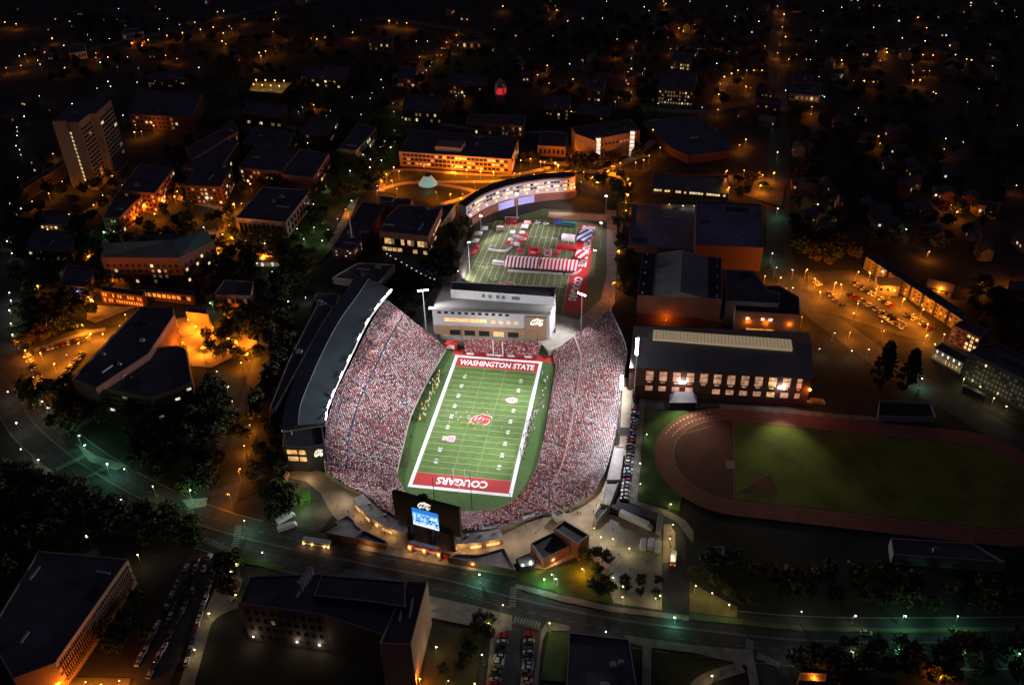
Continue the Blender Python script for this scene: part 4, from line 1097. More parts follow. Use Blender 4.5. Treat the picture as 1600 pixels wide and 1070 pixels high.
for i, t in enumerate(xs):
    wf_ = 3.9 if i < 11 else 2.4
    for z0, z1 in ((.80, .90), (.62, .775), (.55, .585), (.30, .44)):
        if z0 == .30 and i in (4,): continue
        q = a+d*Lf*t+o*.06; w_ = link('window', win_mesh(wf_ if z0 != .55 else wf_*.6, hh*(z1-z0), M_litp if i not in (9,) else M_lit), fh); w_.location = (q[0], q[1], hh*z0); w_.rotation_euler.z = rz
for i in range(0, 25): pass
for t, kind in ((.30, 'w'), (.845, 'w')):
    q = a+d*Lf*t+o*1.2
    m2 = MB(); m2.box((0, 0, 0), 3.2, .8, .7); w_ = m2.build('wall_floodlight', M_flood, fh); w_.location = (*q, hh*.62); w_.rotation_euler.z = rz
    light('SPOT', (*(q+o*1.6), hh*.62), (45000 if t < .5 else 52000)*LAMP, (1, 1, .62), 2.0, P(1075, 690) if t < .5 else P(1230, 722), math.radians(100 if t < .5 else 76), 1.0)
q = a+d*Lf*.999+o*1.5; light('POINT', (*q, hh*.6), 2600*LAMP, L_COL['o'], .3)
m2 = MB(); m2.ball((0, 0, 0), .8); w_ = m2.build('wall_lamp', M_H['o'], fh); w_.location = (*q, hh*.6+.9)

bld('gymnasium', 'dark grey flat roofed gymnasium with pale left edge beside the tree lined path', [(986, 317.6), (1086, 320.5), (1084.5, 390), (982.5, 383)], base=(3, (986, 394)), wall=M_brick, units=0, roof=mat('roof_gym_grey', (.20, .20, .23), .8, .2, .05, detail=7))
bld('gymnasium', 'tall flat roofed gymnasium with long brown brick front', [(1088, 314), (1189, 319), (1193, 387), (1086.5, 383)], base=(2, (1190, 424)), wall=M_brickd, units=1, roof=mat('roof_bluegrey', (.17, .175, .24), .8, .25, .04))
g4, p4, h4 = bld('gymnasium', 'gable roofed gymnasium with brown brick front and rooftop vents along both edges', [(1004.5, 394), (1128, 402), (1128.5, 467), (996, 461)], base=(3, (998, 507)), wall=M_brick, roof=M_dark, parapet=.4)
A, B, C, D4 = (np.array(q) for q in p4)
f_ = lambda s, t: (A*(1-s)+B*s)*(1-t)+(D4*(1-s)+C*s)*t
mb = MB(); e_ = .17
mb.face([(*f_(e_, 1), h4-.3), (*f_(.5, 1), h4+3.6), (*f_(.5, 0), h4+3.6), (*f_(e_, 0), h4-.3)]); mb.face([(*f_(.5, 1), h4+3.6), (*f_(1-e_, 1), h4-.3), (*f_(1-e_, 0), h4-.3), (*f_(.5, 0), h4+3.6)])
mb.face([(*f_(e_, 1), h4-.4), (*f_(1-e_, 1), h4-.4), (*f_(.5, 1), h4+3.6)])
mb.build('gable_roof', M_roofg if False else mat('roof_greygreen', (.24, .255, .235), .8, .15, .05), g4)
for s in (.06, .94):
    for t in (.05, .25, .5, .75, .95):
        mb = MB(); mb.tube((*f_(s, t), h4-.4), (*f_(s, t), h4+.8), .8, n=8); mb.build('roof_vent', M_steel, g4)
bld('gymnasium_annex', 'low brick annex with square bays in front of the gabled gymnasium', [(998, 476), (1036, 478), (1036, 496), (998, 494)], base=(3, (999, 507)), wall=M_brick, roof=M_roof)
bld('gymnasium_annex', 'low brick annex right of the gap before the gabled gymnasium', [(1098, 484), (1130, 485), (1130, 500), (1096, 498)], base=(3, (1097, 513)), wall=M_brick, roof=M_roof)
b5, p5, h5 = bld('activity_building', 'stepped dark roofed brick building with orange lit doors facing the field house', [(1136, 446), (1218, 446), (1249, 464), (1250.5, 492), (1149, 486), (1148, 470)], base=(4, (1152, 520)), wall=M_brickt, roof=M_dark, win=[dict(e=3, rows=1, cols=8, wf=.5, hf=.3, mats=(M_litw, None), p=(.4, .6), z=(.5, .9))])
q = P(1205, 513, 3); e3 = np.array(p5[4])-np.array(p5[3]); o3 = outward(p5, 3); c = np.array(p5[3])*.42+np.array(p5[4])*.58+o3*.06
for dx in (-6, 0, 6):
    w_ = link('lit_door', win_mesh(5.0, 3.4, M_lito), b5); cc2 = c+e3/np.linalg.norm(e3)*dx*.9; w_.location = (*cc2, .6); w_.rotation_euler.z = math.atan2(e3[1], e3[0])
for t in (.22, .5, .86):
    c2 = np.array(p5[3])*(t)+np.array(p5[4])*(1-t)+o3*1.2; light('POINT', (*c2, h5*.55), 900*LAMP, L_COL['o'], .2)
bld('activity_building', 'upper dark block of the stepped activity building with a pale front strip', [(1134, 420), (1178, 423), (1200, 453), (1218, 457), (1218, 474), (1134, 470)], h=h5*1.15, wall=M_pale, roof=M_roof)
bld('tennis_hall', 'long dark roofed hall with a row of yellow lit windows', [(1020, 271), (1139, 274), (1138, 303), (1018, 293)], base=(2, (1137, 313)), wall=M_brickd, roof=M_roofgreen, win=[dict(e=2, rows=1, cols=26, wf=.8, hf=.5, mats=(M_lity, None), p=(.72, .28), z=(.35, .95))])
bld('arena', 'broad dark low arena roof with angled sides near the mall', [(1000, 190), (1085, 179), (1141, 222), (1140, 236), (1076, 244), (1050, 232)], base=(4, (1075, 256)), wall=M_brickd, roof=M_roofmetal, parapet=.3)
# modern science building with two glass stair towers
b8, p8, h8 = bld('science_building', 'pale science building with two brightly lit glass stair towers', [(937, 216), (987, 207), (1000, 203), (985, 186), (893, 199), (899, 209), (931, 221)], base=(0, (939, 252)), wall=M_brickt, roof=M_roof, win=[dict(e=0, rows=1, cols=8, wf=.6, hf=.4, z=(.6, .8), mats=(M_glass, M_litd), p=(.6, .4))])
def tower(root, x, y0, y1, w_, m, h):
    q = P(x, y1, 0); b_ = MB(); b_.box((q[0], q[1], 0), w_, w_, h); b_.build('stair_tower', M_grey, root)
    for k in range(6):
        c = MB(); c.box((q[0], q[1]-w_/2, 1.0+k*h/6.4), w_*.7, .3, h/6.4*.8); c.build('lit_glazing', m, root)
tower(b8, 934, 224, 254, 5, M_litw, h8+3); tower(b8, 986.5, 215, 243, 5, M_litw, h8+3)
b9, p9, h9 = bld('academic_building', 'long tan brick academic building with three rows of windows above the mound', [(623, 237), (799, 249), (810, 217), (668, 204), (645, 203)], base=(1, (799, 272)), wall=M_brickt, roof=M_roof, units=5,
    win=[dict(e=0, rows=3, cols=26, wf=.78, hf=.55, mats=(M_glass, M_litd, M_lit), p=(.68, .26, .06), z=(.1, .95)), dict(e=1, rows=3, cols=7, wf=.7, hf=.5, mats=(M_litd, M_lit, M_glass), p=(.4, .3, .3))])
b_ = MB(); q = P(700, 238, h9); b_.box((q[0], q[1]+9, h9-1), 22, 14, 4.5, math.atan2(*(np.array(p9[1])-np.array(p9[0]))[::-1])); b_.build('roof_block', M_brickt, b9)
# curved library below the mound
FR = [(728, 323), (752, 306), (785, 293), (820, 285), (855, 280), (885, 278), (899, 275)]
BK = [(716, 318), (742, 300), (776, 285), (815, 276), (852, 271), (880, 269), (897, 268)]
hb = fit_h((728, 323), (741, 356), PIT)
b10, F10, B10 = curved_block('curved_library', 'curved pale three storey building sweeping along the practice field with glowing window bands', FR, BK, hb, mat('lilac_render', (.52, .47, .50), .8, .08, .3), M_roof, n=40, zb=PIT)
M_libw = M_pale
def band(name, z0, z1, m, out, F=F10, i0=0, i1=39, root=None, t=.4):
    mb = MB()
    for i in range(i0, i1):
        p_, q_ = F[i], F[i+1]; d = q_-p_; n_ = np.array([d[1], -d[0]])/np.linalg.norm(d)*out
        mb.face([(*(p_+n_), z0), (*(q_+n_), z0), (*(q_+n_), z1), (*(p_+n_), z1)]); mb.face([(*p_, z1), (*(p_+n_), z1), (*(q_+n_), z1), (*q_, z1)])
    return mb.build(name, m, root or b10)
band('parapet_band', PIT+hb-.3, PIT+hb+.9, M_brickd, .5)
for k, (z0, z1) in enumerate(((.78, .86), (.60, .68))):
    for i in range(1, 38):
        p_, q_ = F10[i], F10[i+1]; d = q_-p_; L_ = np.linalg.norm(d); n_ = np.array([d[1], -d[0]])/L_
        m_ = random.choices((M_lity, M_litd, M_glass, M_grey), (.40, .25, .2, .15))[0]
        w_ = link('window', win_mesh(L_*.8, hb*(z1-z0), m_), b10); c = (p_+q_)/2+n_*.05; w_.location = (*c, PIT+hb*z0); w_.rotation_euler.z = math.atan2(d[1], d[0])
band('terrace_wall', PIT, PIT+hb*.32, M_brick, 2.0)
for i in range(2, 39, 3):
    p_, q_ = F10[i], F10[min(i+1, 39)]; d = q_-p_; n_ = np.array([d[1], -d[0]])/np.linalg.norm(d); c = p_+n_*.7
    mb = MB(); mb.ball((0, 0, 0), .45); w_ = mb.build('wall_lamp', M_H['o'], b10); w_.location = (*c, PIT+hb*.47)
    light('POINT', (*(p_+n_*2.2), PIT+hb*.49), 260*LAMP, (1, .5, .18), .2)
for i0, i1 in ((11, 16), (17, 22)):
    p_, q_ = F10[i0], F10[i1]; d = q_-p_; n_ = np.array([d[1], -d[0]])/np.linalg.norm(d); c = (p_+q_)/2+n_*2.6
    w_ = link('banner_screen', win_mesh(np.linalg.norm(d)*.92, 6.0, mat('violet_screen', (.34, .32, .62), .5, emit=.55)), b10); w_.location = (*c, PIT+.6); w_.rotation_euler.z = math.atan2(d[1], d[0])
for px, py, tx, ty, p_ in ((946, 348, 845, 310, 130000), (938, 395, 770, 332, 190000), (929, 436, 905, 335, 16000), (808, 342, 905, 340, 14000)):
    q = P(px, py, PIT); light('SPOT', (q[0]-2, q[1]-2, PIT+20), p_, (.95, .84, .98), .5, P(tx, ty, PIT+5), math.radians(48), .8)
# student union complex left of the practice field
b11, p11, h11 = bld('student_union', 'square brick student union with a dark roof and warm lit glass front', [(592, 361), (669, 369), (691, 323), (667, 327), (664, 321), (625, 319), (606, 336)], base=(1, (670, 401)), wall=M_brick, roof=M_roof, win=[dict(e=0, rows=1, cols=14, wf=.94, hf=.8, mats=(M_lit, M_litd, M_glass), p=(.3, .4, .3), z=(.40, .72)), dict(e=0, rows=1, cols=9, wf=.8, hf=.7, mats=(M_lit, None), p=(.55, .45), z=(.05, .28)), dict(e=1, rows=2, cols=14, wf=.85, hf=.3, mats=(M_lit, M_glass), p=(.7, .3), z=(.1, .75))])
bld('student_union_wing', 'long dark roofed brick wing of the union with stacked lights at its corner', [(518, 386.5), (553, 391), (565, 375), (562, 361), (577, 362), (585, 350), (603, 320), (566, 316)], base=(0, (520, 403)), wall=M_brick, roof=M_roof, units=4, win=[dict(e=1, rows=2, cols=5, wf=.7, hf=.5, mats=(M_litd, M_glass), p=(.5, .5)), dict(e=0, rows=5, cols=9, wf=.5, hf=.4, mats=(M_litw, None), p=(.10, .90))])
bld('union_back_wing', 'low dark back wing between the union and the curved building', [(592, 306), (645, 312), (640, 322), (600, 320)], h=9, wall=M_brick, roof=M_roof, units=2)
bld('union_side_wing', 'narrow wing with tan gallery wall joining the union to the curved building', [(680, 321), (712, 318), (690, 350), (676, 352)], h=9, wall=M_brickt, roof=M_roof)
m_ = tag(empty('roof_mast', (*P(549.5, 368.5, 12)[:2], 11)), 'white mast standing on the union wing roof', 'mast'); hm = fit_h((547, 330), (549.5, 368.5), 11)
b_ = MB(); b_.tube((0, 0, 0), (0, 0, hm), .5, .3, 8); b_.build('shaft', M_white, m_); b_ = MB(); b_.box((0, 0, 0), 3, 3, .8); b_.build('base', M_coping, m_)
bld('service_block', 'pale walled block with a grey gravel roof behind the roofed grandstand', [(519, 433), (592, 441), (617, 413), (559, 410)], base=(1, (594, 452)), wall=M_pale, roof=M_roofg, units=7)
t_ = tag(empty('footbridge', (0, 0, 0)), 'covered footbridge with a lit edge stepping down from the union to the stands', 'bridge')
L_, R_ = ribbon_pts([P(a, b, 5)[:2] for a, b in ((610, 395), (640, 412), (668, 428), (690, 436))], 6)
mb = MB()
for i in range(len(L_)-1): mb.prism([L_[i], R_[i], R_[i+1], L_[i+1]], 4.5, 5.2)
mb.build('deck_roof', M_roof, t_)
for i in range(0, len(L_), 2):
    b_ = MB(); b_.box((*R_[i], 5.2), .7, .7, .4); b_.build('edge_lamp', mat('pale_edge_lamp', (.75, .75, .95), .5, emit=.9), t_)
for i in (4, 14, 22):
    b_ = MB(); b_.tube((*L_[i], PIT), (*L_[i], 4.6), .5); b_.build('column', M_coping, t_)
bld('stair_head', 'small stair head block with a sunken light well near the tall light pole', [(667, 421), (677, 418), (684, 424), (674, 428)], h=7, wall=M_grey, roof=M_dark)
# west campus
hT = fit_h((123, 192), (150, 297))
b13, p13, _ = bld('residence_tower', 'tall slender high rise tower with lit stairwell column and pale end walls', [(81, 190), (103, 189), (107, 191), (123, 192), (140, 178), (150, 178), (152, 176), (173, 156), (150, 152), (110, 165)], h=hT, wall=brick_mat('tower_concrete', (.21, .19, .15), (.27, .24, .2)), roof=M_roof,
    win=[dict(e=1, rows=14, cols=1, wf=.75, hf=.5, mats=(M_lity,), p=(1,), z=(.05, .86)), dict(e=3, rows=14, cols=4, wf=.8, hf=.5, mats=(M_glass, M_litd), p=(.95, .05)), dict(e=6, rows=14, cols=5, wf=.8, hf=.5, mats=(M_glass, M_litd, M_lity), p=(.92, .05, .03))])
for px in (128, 137): light('POINT', P(px, 296, 4), 2600*LAMP, L_COL['o'], .3)
bld('slab_block', 'low slab with bright horizontal balcony bands left of the tower', [(34, 297), (100, 258), (98, 250), (30, 290)], h=10, wall=M_brickt, roof=M_roof, win=[dict(e=0, rows=4, cols=1, wf=.98, hf=.45, mats=(M_glass,), p=(1,))])
bld('columned_hall', 'flat roofed stone hall with tall arched bays left of the union', [(368, 340), (446, 347), (485, 297), (410, 291)], base=(1, (449, 372)), wall=brick_mat('stone_grey', (.24, .2, .16), (.32, .27, .22)), roof=M_roof, units=5, win=[dict(e=0, rows=1, cols=10, wf=.55, hf=.9, z=(.12, .72)), dict(e=1, rows=2, cols=8, wf=.5, hf=.6, mats=(M_glass, M_litd), p=(.8, .2))])
b15, p15, h15 = bld('green_roofed_hall', 'large brick hall with a sloping green metal roof and a pale green end slope', [(157, 402), (281, 403), (334, 376), (312, 368), (222, 366)], base=(1, (285, 446)), wall=M_brickd, roof=M_roof, parapet=.2, win=[dict(e=0, rows=4, cols=12, wf=.4, hf=.5, mats=(M_glass, M_litd, M_lity), p=(.8, .15, .05), z=(.05, .8)), dict(e=1, rows=4, cols=6, wf=.4, hf=.5, mats=(M_glass, M_lity), p=(.7, .3), z=(.05, .8))])
A, B, C = (np.array(q) for q in p15[:3]); n0, n1 = -outward(p15, 0)*10, -outward(p15, 1)*10
mb = MB(); mb.face([(*A, h15+.1), (*B, h15+.1), (*(B+n0+n1), h15+5), (*(A+n0), h15+5)]); mb.face([(*B, h15+.1), (*C, h15+.1), (*(C+n1), h15+5), (*(B+n0+n1), h15+5)])
mb.build('mansard_roof', M_roofgreen, b15)
bld('arcade_building', 'low building with two rows of orange lit arches below the green roofed hall', [(156, 454), (222, 463), (226, 455), (160, 447)], h=9, wall=M_brickd, roof=M_roof, win=[dict(e=0, rows=2, cols=16, wf=.5, hf=.55, mats=(M_lito, M_dark), p=(.8, .2))])
bld('strip_building', 'dark strip building with one row of orange lit windows', [(210, 452), (300, 462), (303, 455), (215, 446)], h=7, wall=M_brickd, roof=M_roof, win=[dict(e=0, rows=1, cols=11, wf=.7, hf=.6, mats=(M_lito, M_glass), p=(.8, .2), z=(.3, .9))])
bld('laboratory', 'long dark roofed laboratory bar beside the orange lit courtyard', [(112, 592), (150, 606), (232, 552), (272, 492), (270, 480), (218, 478)], base=(1, (165, 652)), wall=M_brickd, roof=M_roof, units=6, win=[dict(e=3-0, rows=3, cols=9, wf=.7, hf=.5, mats=(M_litd, M_glass), p=(.4, .6))])
bld('laboratory', 'square dark laboratory block with a few bright skylit windows', [(150, 606), (236, 622), (300, 598), (290, 545), (276, 540), (245, 542)], base=(1, (232, 660)), wall=M_brickd, roof=M_roof, units=8, win=[dict(e=0, rows=4, cols=9, wf=.75, hf=.4, mats=(M_glass, M_litw, M_litd), p=(.80, .06, .14)), dict(e=1, rows=4, cols=6, wf=.7, hf=.4, mats=(M_glass, M_litd, M_litw), p=(.8, .12, .08))])
bld('courtyard_annex', 'small brick annex glowing orange at the head of the courtyard', [(290, 487), (324, 491), (324, 483), (292, 480)], h=8, wall=M_brickt, roof=M_roof)
bld('corner_hall', 'dark roofed corner hall with a lit porch above the courtyard', [(333, 460), (392, 462), (396, 440), (350, 436)], h=9, wall=M_brickt, roof=M_roof, win=[dict(e=0, rows=1, cols=9, wf=.6, hf=.4, mats=(M_litd, M_glass), p=(.5, .5))])
bld('pavilion', 'long lit glass pavilion with white lights on the campus walk', [(398, 408), (440, 408), (440, 400), (398, 398)], h=5, wall=M_pale, roof=M_roof, win=[dict(e=0, rows=1, cols=10, wf=.8, hf=.6, mats=(M_litw, M_litd), p=(.6, .4))])
bld('chapel_house', 'small block with pale walls beside the roofed grandstand', [(486, 480), (524, 480), (530, 460), (494, 458)], h=9, wall=M_brickd, roof=M_roof, units=3)
bld('guard_house', 'little dark hut with a green lit front left of the grandstand', [(443, 534), (475, 536), (482, 518), (447, 516)], h=5, wall=M_pale, roof=M_dark, parapet=.2, cat='hut')
DARK = [
 ('brick_hall', 'low dark hall on the western slope above the curving road', [(40, 390), (110, 392), (120, 362), (55, 358)], 9, M_brick, [(0, 2, 8)]),
 ('brick_hall', 'small dark hall beneath the trees below the slab block', [(60, 350), (105, 352), (112, 330), (70, 328)], 8, M_brickd, [(0, 2, 6)]),
 ('brick_hall', 'dark hall left of the green roofed hall', [(92, 445), (138, 449), (148, 418), (104, 413)], 10, M_brick, [(0, 3, 6)]),
 ('brick_hall', 'long low hall beside the upper central walk', [(468, 207), (512, 213), (528, 188), (486, 182)], 9, M_brickd, [(0, 2, 6), (1, 2, 6)]),
 ('brick_hall', 'dark hall right of the amber garage', [(470, 120), (540, 126), (546, 106), (478, 102)], 10, M_brickd, [(0, 2, 10)]),
 ('brick_hall', 'dark hall at the bend of the lit terrace lane', [(612, 122), (648, 124), (652, 106), (618, 104)], 9, M_brickt, [(0, 2, 6)]),
 ('brick_hall', 'dark dining hall behind the science building', [(900, 178), (950, 182), (955, 164), (906, 160)], 9, M_brickd, [(0, 2, 8)]),
  # (name, label, corners, height, wall, windows)
 ('brick_hall', 'dark red hall with a lit end bay above the columned hall', [(285, 262), (340, 270), (372, 222), (330, 214)], 15, M_brick, [(0, 3, 8), (1, 3, 10)]),
 ('brick_hall', 'long ribbed brick hall glowing red on its long side', [(300, 250), (372, 205), (364, 190), (290, 232)], 16, M_brick, [(0, 2, 18)]),
 ('brick_hall', 'dark hall with an orange lit corner below the tower', [(184, 298), (242, 302), (272, 262), (218, 256)], 17, M_brick, [(0, 4, 8), (1, 4, 8)]),
 ('brick_hall', 'gabled dark hall with ribbed side and lit corner', [(160, 340), (186, 340), (222, 305), (182, 300)], 14, M_brick, [(0, 3, 5), (1, 3, 9)]),
 ('brick_hall', 'square dark hall with a rooftop plant above the columned hall', [(288, 290), (345, 292), (362, 262), (306, 258)], 16, M_brickd, [(0, 4, 8), (1, 4, 6)]),
 ('brick_hall', 'dark wide hall right of the lit end bay', [(372, 262), (440, 268), (470, 232), (400, 226)], 14, M_brickd, [(0, 3, 10)]),
 ('brick_hall', 'dark hall with a reddish end wall by the campus walk', [(440, 272), (490, 278), (514, 240), (466, 232)], 13, M_brick, [(1, 3, 6)]),
 ('brick_hall', 'dark hall with pale roof blocks and a lit lower front', [(530, 232), (556, 236), (588, 200), (560, 192)], 12, M_brickt, [(1, 2, 10)]),
 ('brick_hall', 'wide dark hall with stair lights along its right edge', [(380, 225), (446, 235), (462, 205), (396, 198)], 12, M_brickd, [(1, 4, 3)]),
 ('parking_garage', 'parking garage with a glowing amber top floor', [(389, 142), (440, 146), (456, 129), (396, 128)], 10, M_brickd, []),
 ('brick_hall', 'dark block with two bright lamps on its front below the amber garage', [(380, 176), (440, 182), (448, 164), (388, 158)], 12, M_brickd, [(0, 2, 6)]),
 ('brick_hall', 'dark long hall with a row of small yellow lights', [(228, 124), (292, 124), (294, 112), (232, 112)], 9, M_brickd, [(0, 3, 18)]),
 ('brick_hall', 'dark hall left of the garage on the hill', [(200, 178), (300, 184), (316, 146), (216, 140)], 14, M_brickd, [(0, 3, 14)]),
 ('brick_hall', 'dark library block behind the academic building', [(628, 172), (690, 176), (690, 150), (632, 148)], 12, M_brickd, [(0, 2, 10)]),
 ('brick_hall', 'reddish hall with a lit arched doorway behind the academic building', [(728, 192), (818, 197), (822, 180), (734, 178)], 11, M_brickt, [(0, 2, 16)]),
 ('chapel', 'small steep roofed chapel with a lit gable between the big halls', [(840, 228), (884, 230), (888, 208), (846, 204)], 9, M_brickt, [(0, 1, 6)]),
 ('apartment_block', 'apartment block with bright yellow lit windows on two floors up the hill', [(1048, 96), (1078, 99), (1082, 82), (1052, 80)], 12, M_brickt, [(0, 3, 8)]),
 ('apartment_block', 'wide dark dormitory with white lights down both ends', [(1028, 138), (1085, 142), (1090, 112), (1034, 108)], 16, M_brickd, [(0, 4, 12)]),
 ('apartment_block', 'dark shop block with a lit canopy edge at the street corner', [(1234, 146), (1282, 150), (1284, 130), (1238, 128)], 7, M_pale, [(0, 1, 6)]),
 ('brick_hall', 'dark store with orange lit front at the street corner', [(1238, 128), (1270, 130), (1272, 118), (1240, 116)], 8, M_brickt, [(0, 1, 10)]),
 ('brick_hall', 'hall with pale lit facade on the far hill', [(575, 66), (612, 68), (614, 58), (577, 57)], 10, M_brickt, [(0, 2, 8)]),
 ('brick_hall', 'amber lit hall at the end of the far terrace', [(716, 64), (752, 66), (754, 56), (718, 55)], 9, M_brickt, [(0, 1, 6)]),
 ('brick_hall', 'dark lecture hall below the clock tower street', [(700, 132), (760, 136), (764, 118), (706, 114)], 10, M_brickd, [(0, 2, 10)]),
 ('brick_hall', 'dark hall with two lit windows right of the clock tower', [(850, 168), (890, 170), (892, 150), (854, 148)], 12, M_brickd, [(0, 3, 6)]),
 ('brick_hall', 'dark hall with three warm windows up the slope', [(918, 140), (944, 142), (946, 122), (920, 121)], 12, M_brickt, [(0, 3, 5)]),
 ('warehouse', 'pale warehouse with bright flood lit front on the far left', [(108, 84), (134, 80), (132, 68), (110, 70)], 8, M_white, [(0, 1, 6)]),
 ('warehouse', 'long pale shed under lights on the far left hill', [(190, 54), (224, 50), (222, 43), (192, 46)], 7, M_white, [(0, 1, 6)]),
]
for nm, lb, q, h_, wl, wn in DARK:
    cat = 'garage' if nm == 'parking_garage' else ('chapel' if nm == 'chapel' else 'building')
    lit = (M_glass, M_litd, M_lity) if nm != 'apartment_block' else (M_litd, M_lity, M_glass)
    root, pp, hh_ = bld(nm, lb, q, h=h_, wall=wl, roof=M_roof, units=2 if nm == 'brick_hall' else 0, win=[dict(e=e, rows=r, cols=c, wf=.5, hf=.5, mats=lit, p=(.72, .2, .08) if nm != 'apartment_block' else (.5, .2, .3)) for e, r, c in wn])
    if nm == 'parking_garage':
        cpt = np.mean(np.array(pp), axis=0)
        for i in range(4):
            for j in range(2):
                t_, s_ = (i+.5)/4, (j+.5)/2; A, B, C, D_ = (np.array(z) for z in pp); c = (A*(1-t_)+B*t_)*(1-s_)+(D_*(1-t_)+C*t_)*s_
                mb = MB(); mb.tube((*c, hh_-.9), (*c, hh_+4), .12); mb.ball((*c, hh_+4.2), .55, 1); mb.build('deck_lamp', [M_steel, M_H['o']], root); light('POINT', (*c, hh_+3), 2600*LAMP, (1, .55, .08), .3, parent=None)
# right side
rd, pd, hd = bld('apartment_row', 'long tan apartment row along the orange lit car park with dark bay joints', [(1353, 401), (1504, 500), (1512, 490), (1366, 396)], base=(1, (1502, 520)), wall=brick_mat('dim_tan_panel', (.15, .13, .10), (.2, .17, .13)), roof=M_roof, win=[dict(e=0, rows=3, cols=21, wf=.32, hf=.42, mats=(M_glass, M_litd, M_lit), p=(.92, .07, .01))])
A, B = np.array(pd[0]), np.array(pd[1]); o_ = outward(pd, 0); d_ = (B-A)/np.linalg.norm(B-A)
for i in range(1, 8): 
    c = A+(B-A)*i/8+o_*.35; b_ = MB(); b_.box((*c, 0), 1.1, .9, hd, math.atan2(d_[1], d_[0])); b_.build('bay_joint', M_dark, rd)
bld('dormitory', 'long grey dormitory with rows of pale framed windows at the right edge', [(1514, 550), (1640, 612), (1660, 590), (1560, 536), (1530, 540)], base=(0, (1513, 592)), wall=mat('dark_slate_wall', (.05, .055, .06), .9), roof=M_roof, units=3, win=[dict(e=0, rows=5, cols=20, wf=.5, hf=.5, mats=(mat('pale_frame', (.22, .24, .26), .6), M_glass, M_lity), p=(.68, .29, .03))])
bld('lobby_building', 'low lobby building with bright white lamps along its glass front', [(1460, 543), (1506, 568), (1515, 556), (1472, 535)], base=(1, (1503, 585)), wall=M_pale, roof=M_roof, win=[dict(e=0, rows=1, cols=16, wf=.5, hf=.6, mats=(M_litd, M_lit), p=(.75, .25), z=(.05, .6)), dict(e=0, rows=1, cols=5, wf=.25, hf=.8, mats=(M_litw,), p=(1,), z=(.66, .95))])
bld('dormitory', 'short dormitory block with yellow lit stairwell windows above the lobby', [(1489, 508), (1512, 518), (1532, 528), (1545, 515), (1502, 500)], base=(1, (1510, 546)), wall=M_brickd, roof=M_roof, win=[dict(e=0, rows=4, cols=3, wf=.5, hf=.5, mats=(M_glass, M_grey), p=(.7, .3)), dict(e=1, rows=4, cols=3, wf=.6, hf=.6, mats=(M_lity, M_glass), p=(.6, .4))])
bld('wedge_church', 'church with a tall thin lit wedge spire on the dark right hillside', [(1520, 312), (1530, 320), (1560, 326), (1565, 316)], h=9, wall=M_brickt, roof=M_roof, cat='church', win=[dict(e=1, rows=1, cols=4, wf=.6, hf=.3, mats=(M_lity, M_glass), p=(.6, .4))])
sp = tag(empty('church_spire', P(1303, 345)), 'slender lit church spire alone on the dark hillside', 'church'); hs = fit_h((1306, 303), (1302, 345))
b_ = MB(); b_.tube((0, 0, 0), (0, 0, hs*.55), 2.2, 2.0, 4); b_.build('tower', M_brickt, sp); b_ = MB(); b_.tube((0, 0, hs*.55), (0, 0, hs), 2.3, .1, 4); b_.build('spire', mat('copper', (.35, .18, .08), .6), sp)
light('POINT', P(1296, 348, 3), 1200*LAMP, (1, .6, .25), .3)
# clock tower with red lit faces
hc = fit_h((783, 124), (783, 175))
ct = tag(empty('clock_tower', P(783, 178)), 'brick clock tower with glowing red clock faces and open belfry', 'clock tower')
b_ = MB(); b_.box((0, 0, 0), 8, 8, hc*.62); b_.build('shaft', M_brickd, ct)
b_ = MB(); b_.box((0, 0, hc*.62), 9, 9, hc*.22); cl = b_.build('clock_stage', M_white, ct)
for s in ((0, -4.6), (4.6, 0)):
    b_ = MB(); n_ = Vector((s[0], s[1], 0)).normalized(); c = Vector((s[0], s[1], hc*.73)); b_.tube(c, c+n_*.3, 2.7, n=16); b_.build('clock_face', mat('red_clock', (1, .015, .02), .5, emit=.75), ct)
b_ = MB()
for x in (-3.4, 3.4):
    for y in (-3.4, 3.4): b_.box((x, y, hc*.84), 1.2, 1.2, hc*.10)
b_.build('belfry', M_white, ct)
b_ = MB(); b_.box((0, 0, hc*.94), 8.6, 8.6, 1.0); b_.tube((0, 0, hc*.94+1), (0, 0, hc*1.12), 4.5, .1, 4); b_.build('cap', M_grey, ct)
light('POINT', (*P(783, 178)[:2]+np.array([6, -8]), hc*.7), 60, (1, .1, .06), .3)
# glass cone on the mound
gc = tag(empty('glass_cone', P(669, 288)), 'teal lit glass cone skylight on the mound', 'skylight')
b_ = MB(); b_.tube((0, 0, 0), (0, 0, 7.5), 8.0, 2.6, 14); b_.build('glazing', mat('teal_glass', (.22, .52, .52), .3, emit=.42), gc)
b_ = MB()
for i in range(14):
    t = 2*math.pi*i/14; b_.tube((8.06*math.cos(t), 8.06*math.sin(t), 0), (2.66*math.cos(t), 2.66*math.sin(t), 7.5), .14, n=4)
b_.build('rib', M_white, gc); b_ = MB(); b_.tube((0, 0, 7.5), (0, 0, 8.2), 2.8, 2.4, 14); b_.build('cap', M_dark, gc)
light('POINT', P(669, 296, 3), 700, (.4, .9, .9), .3)
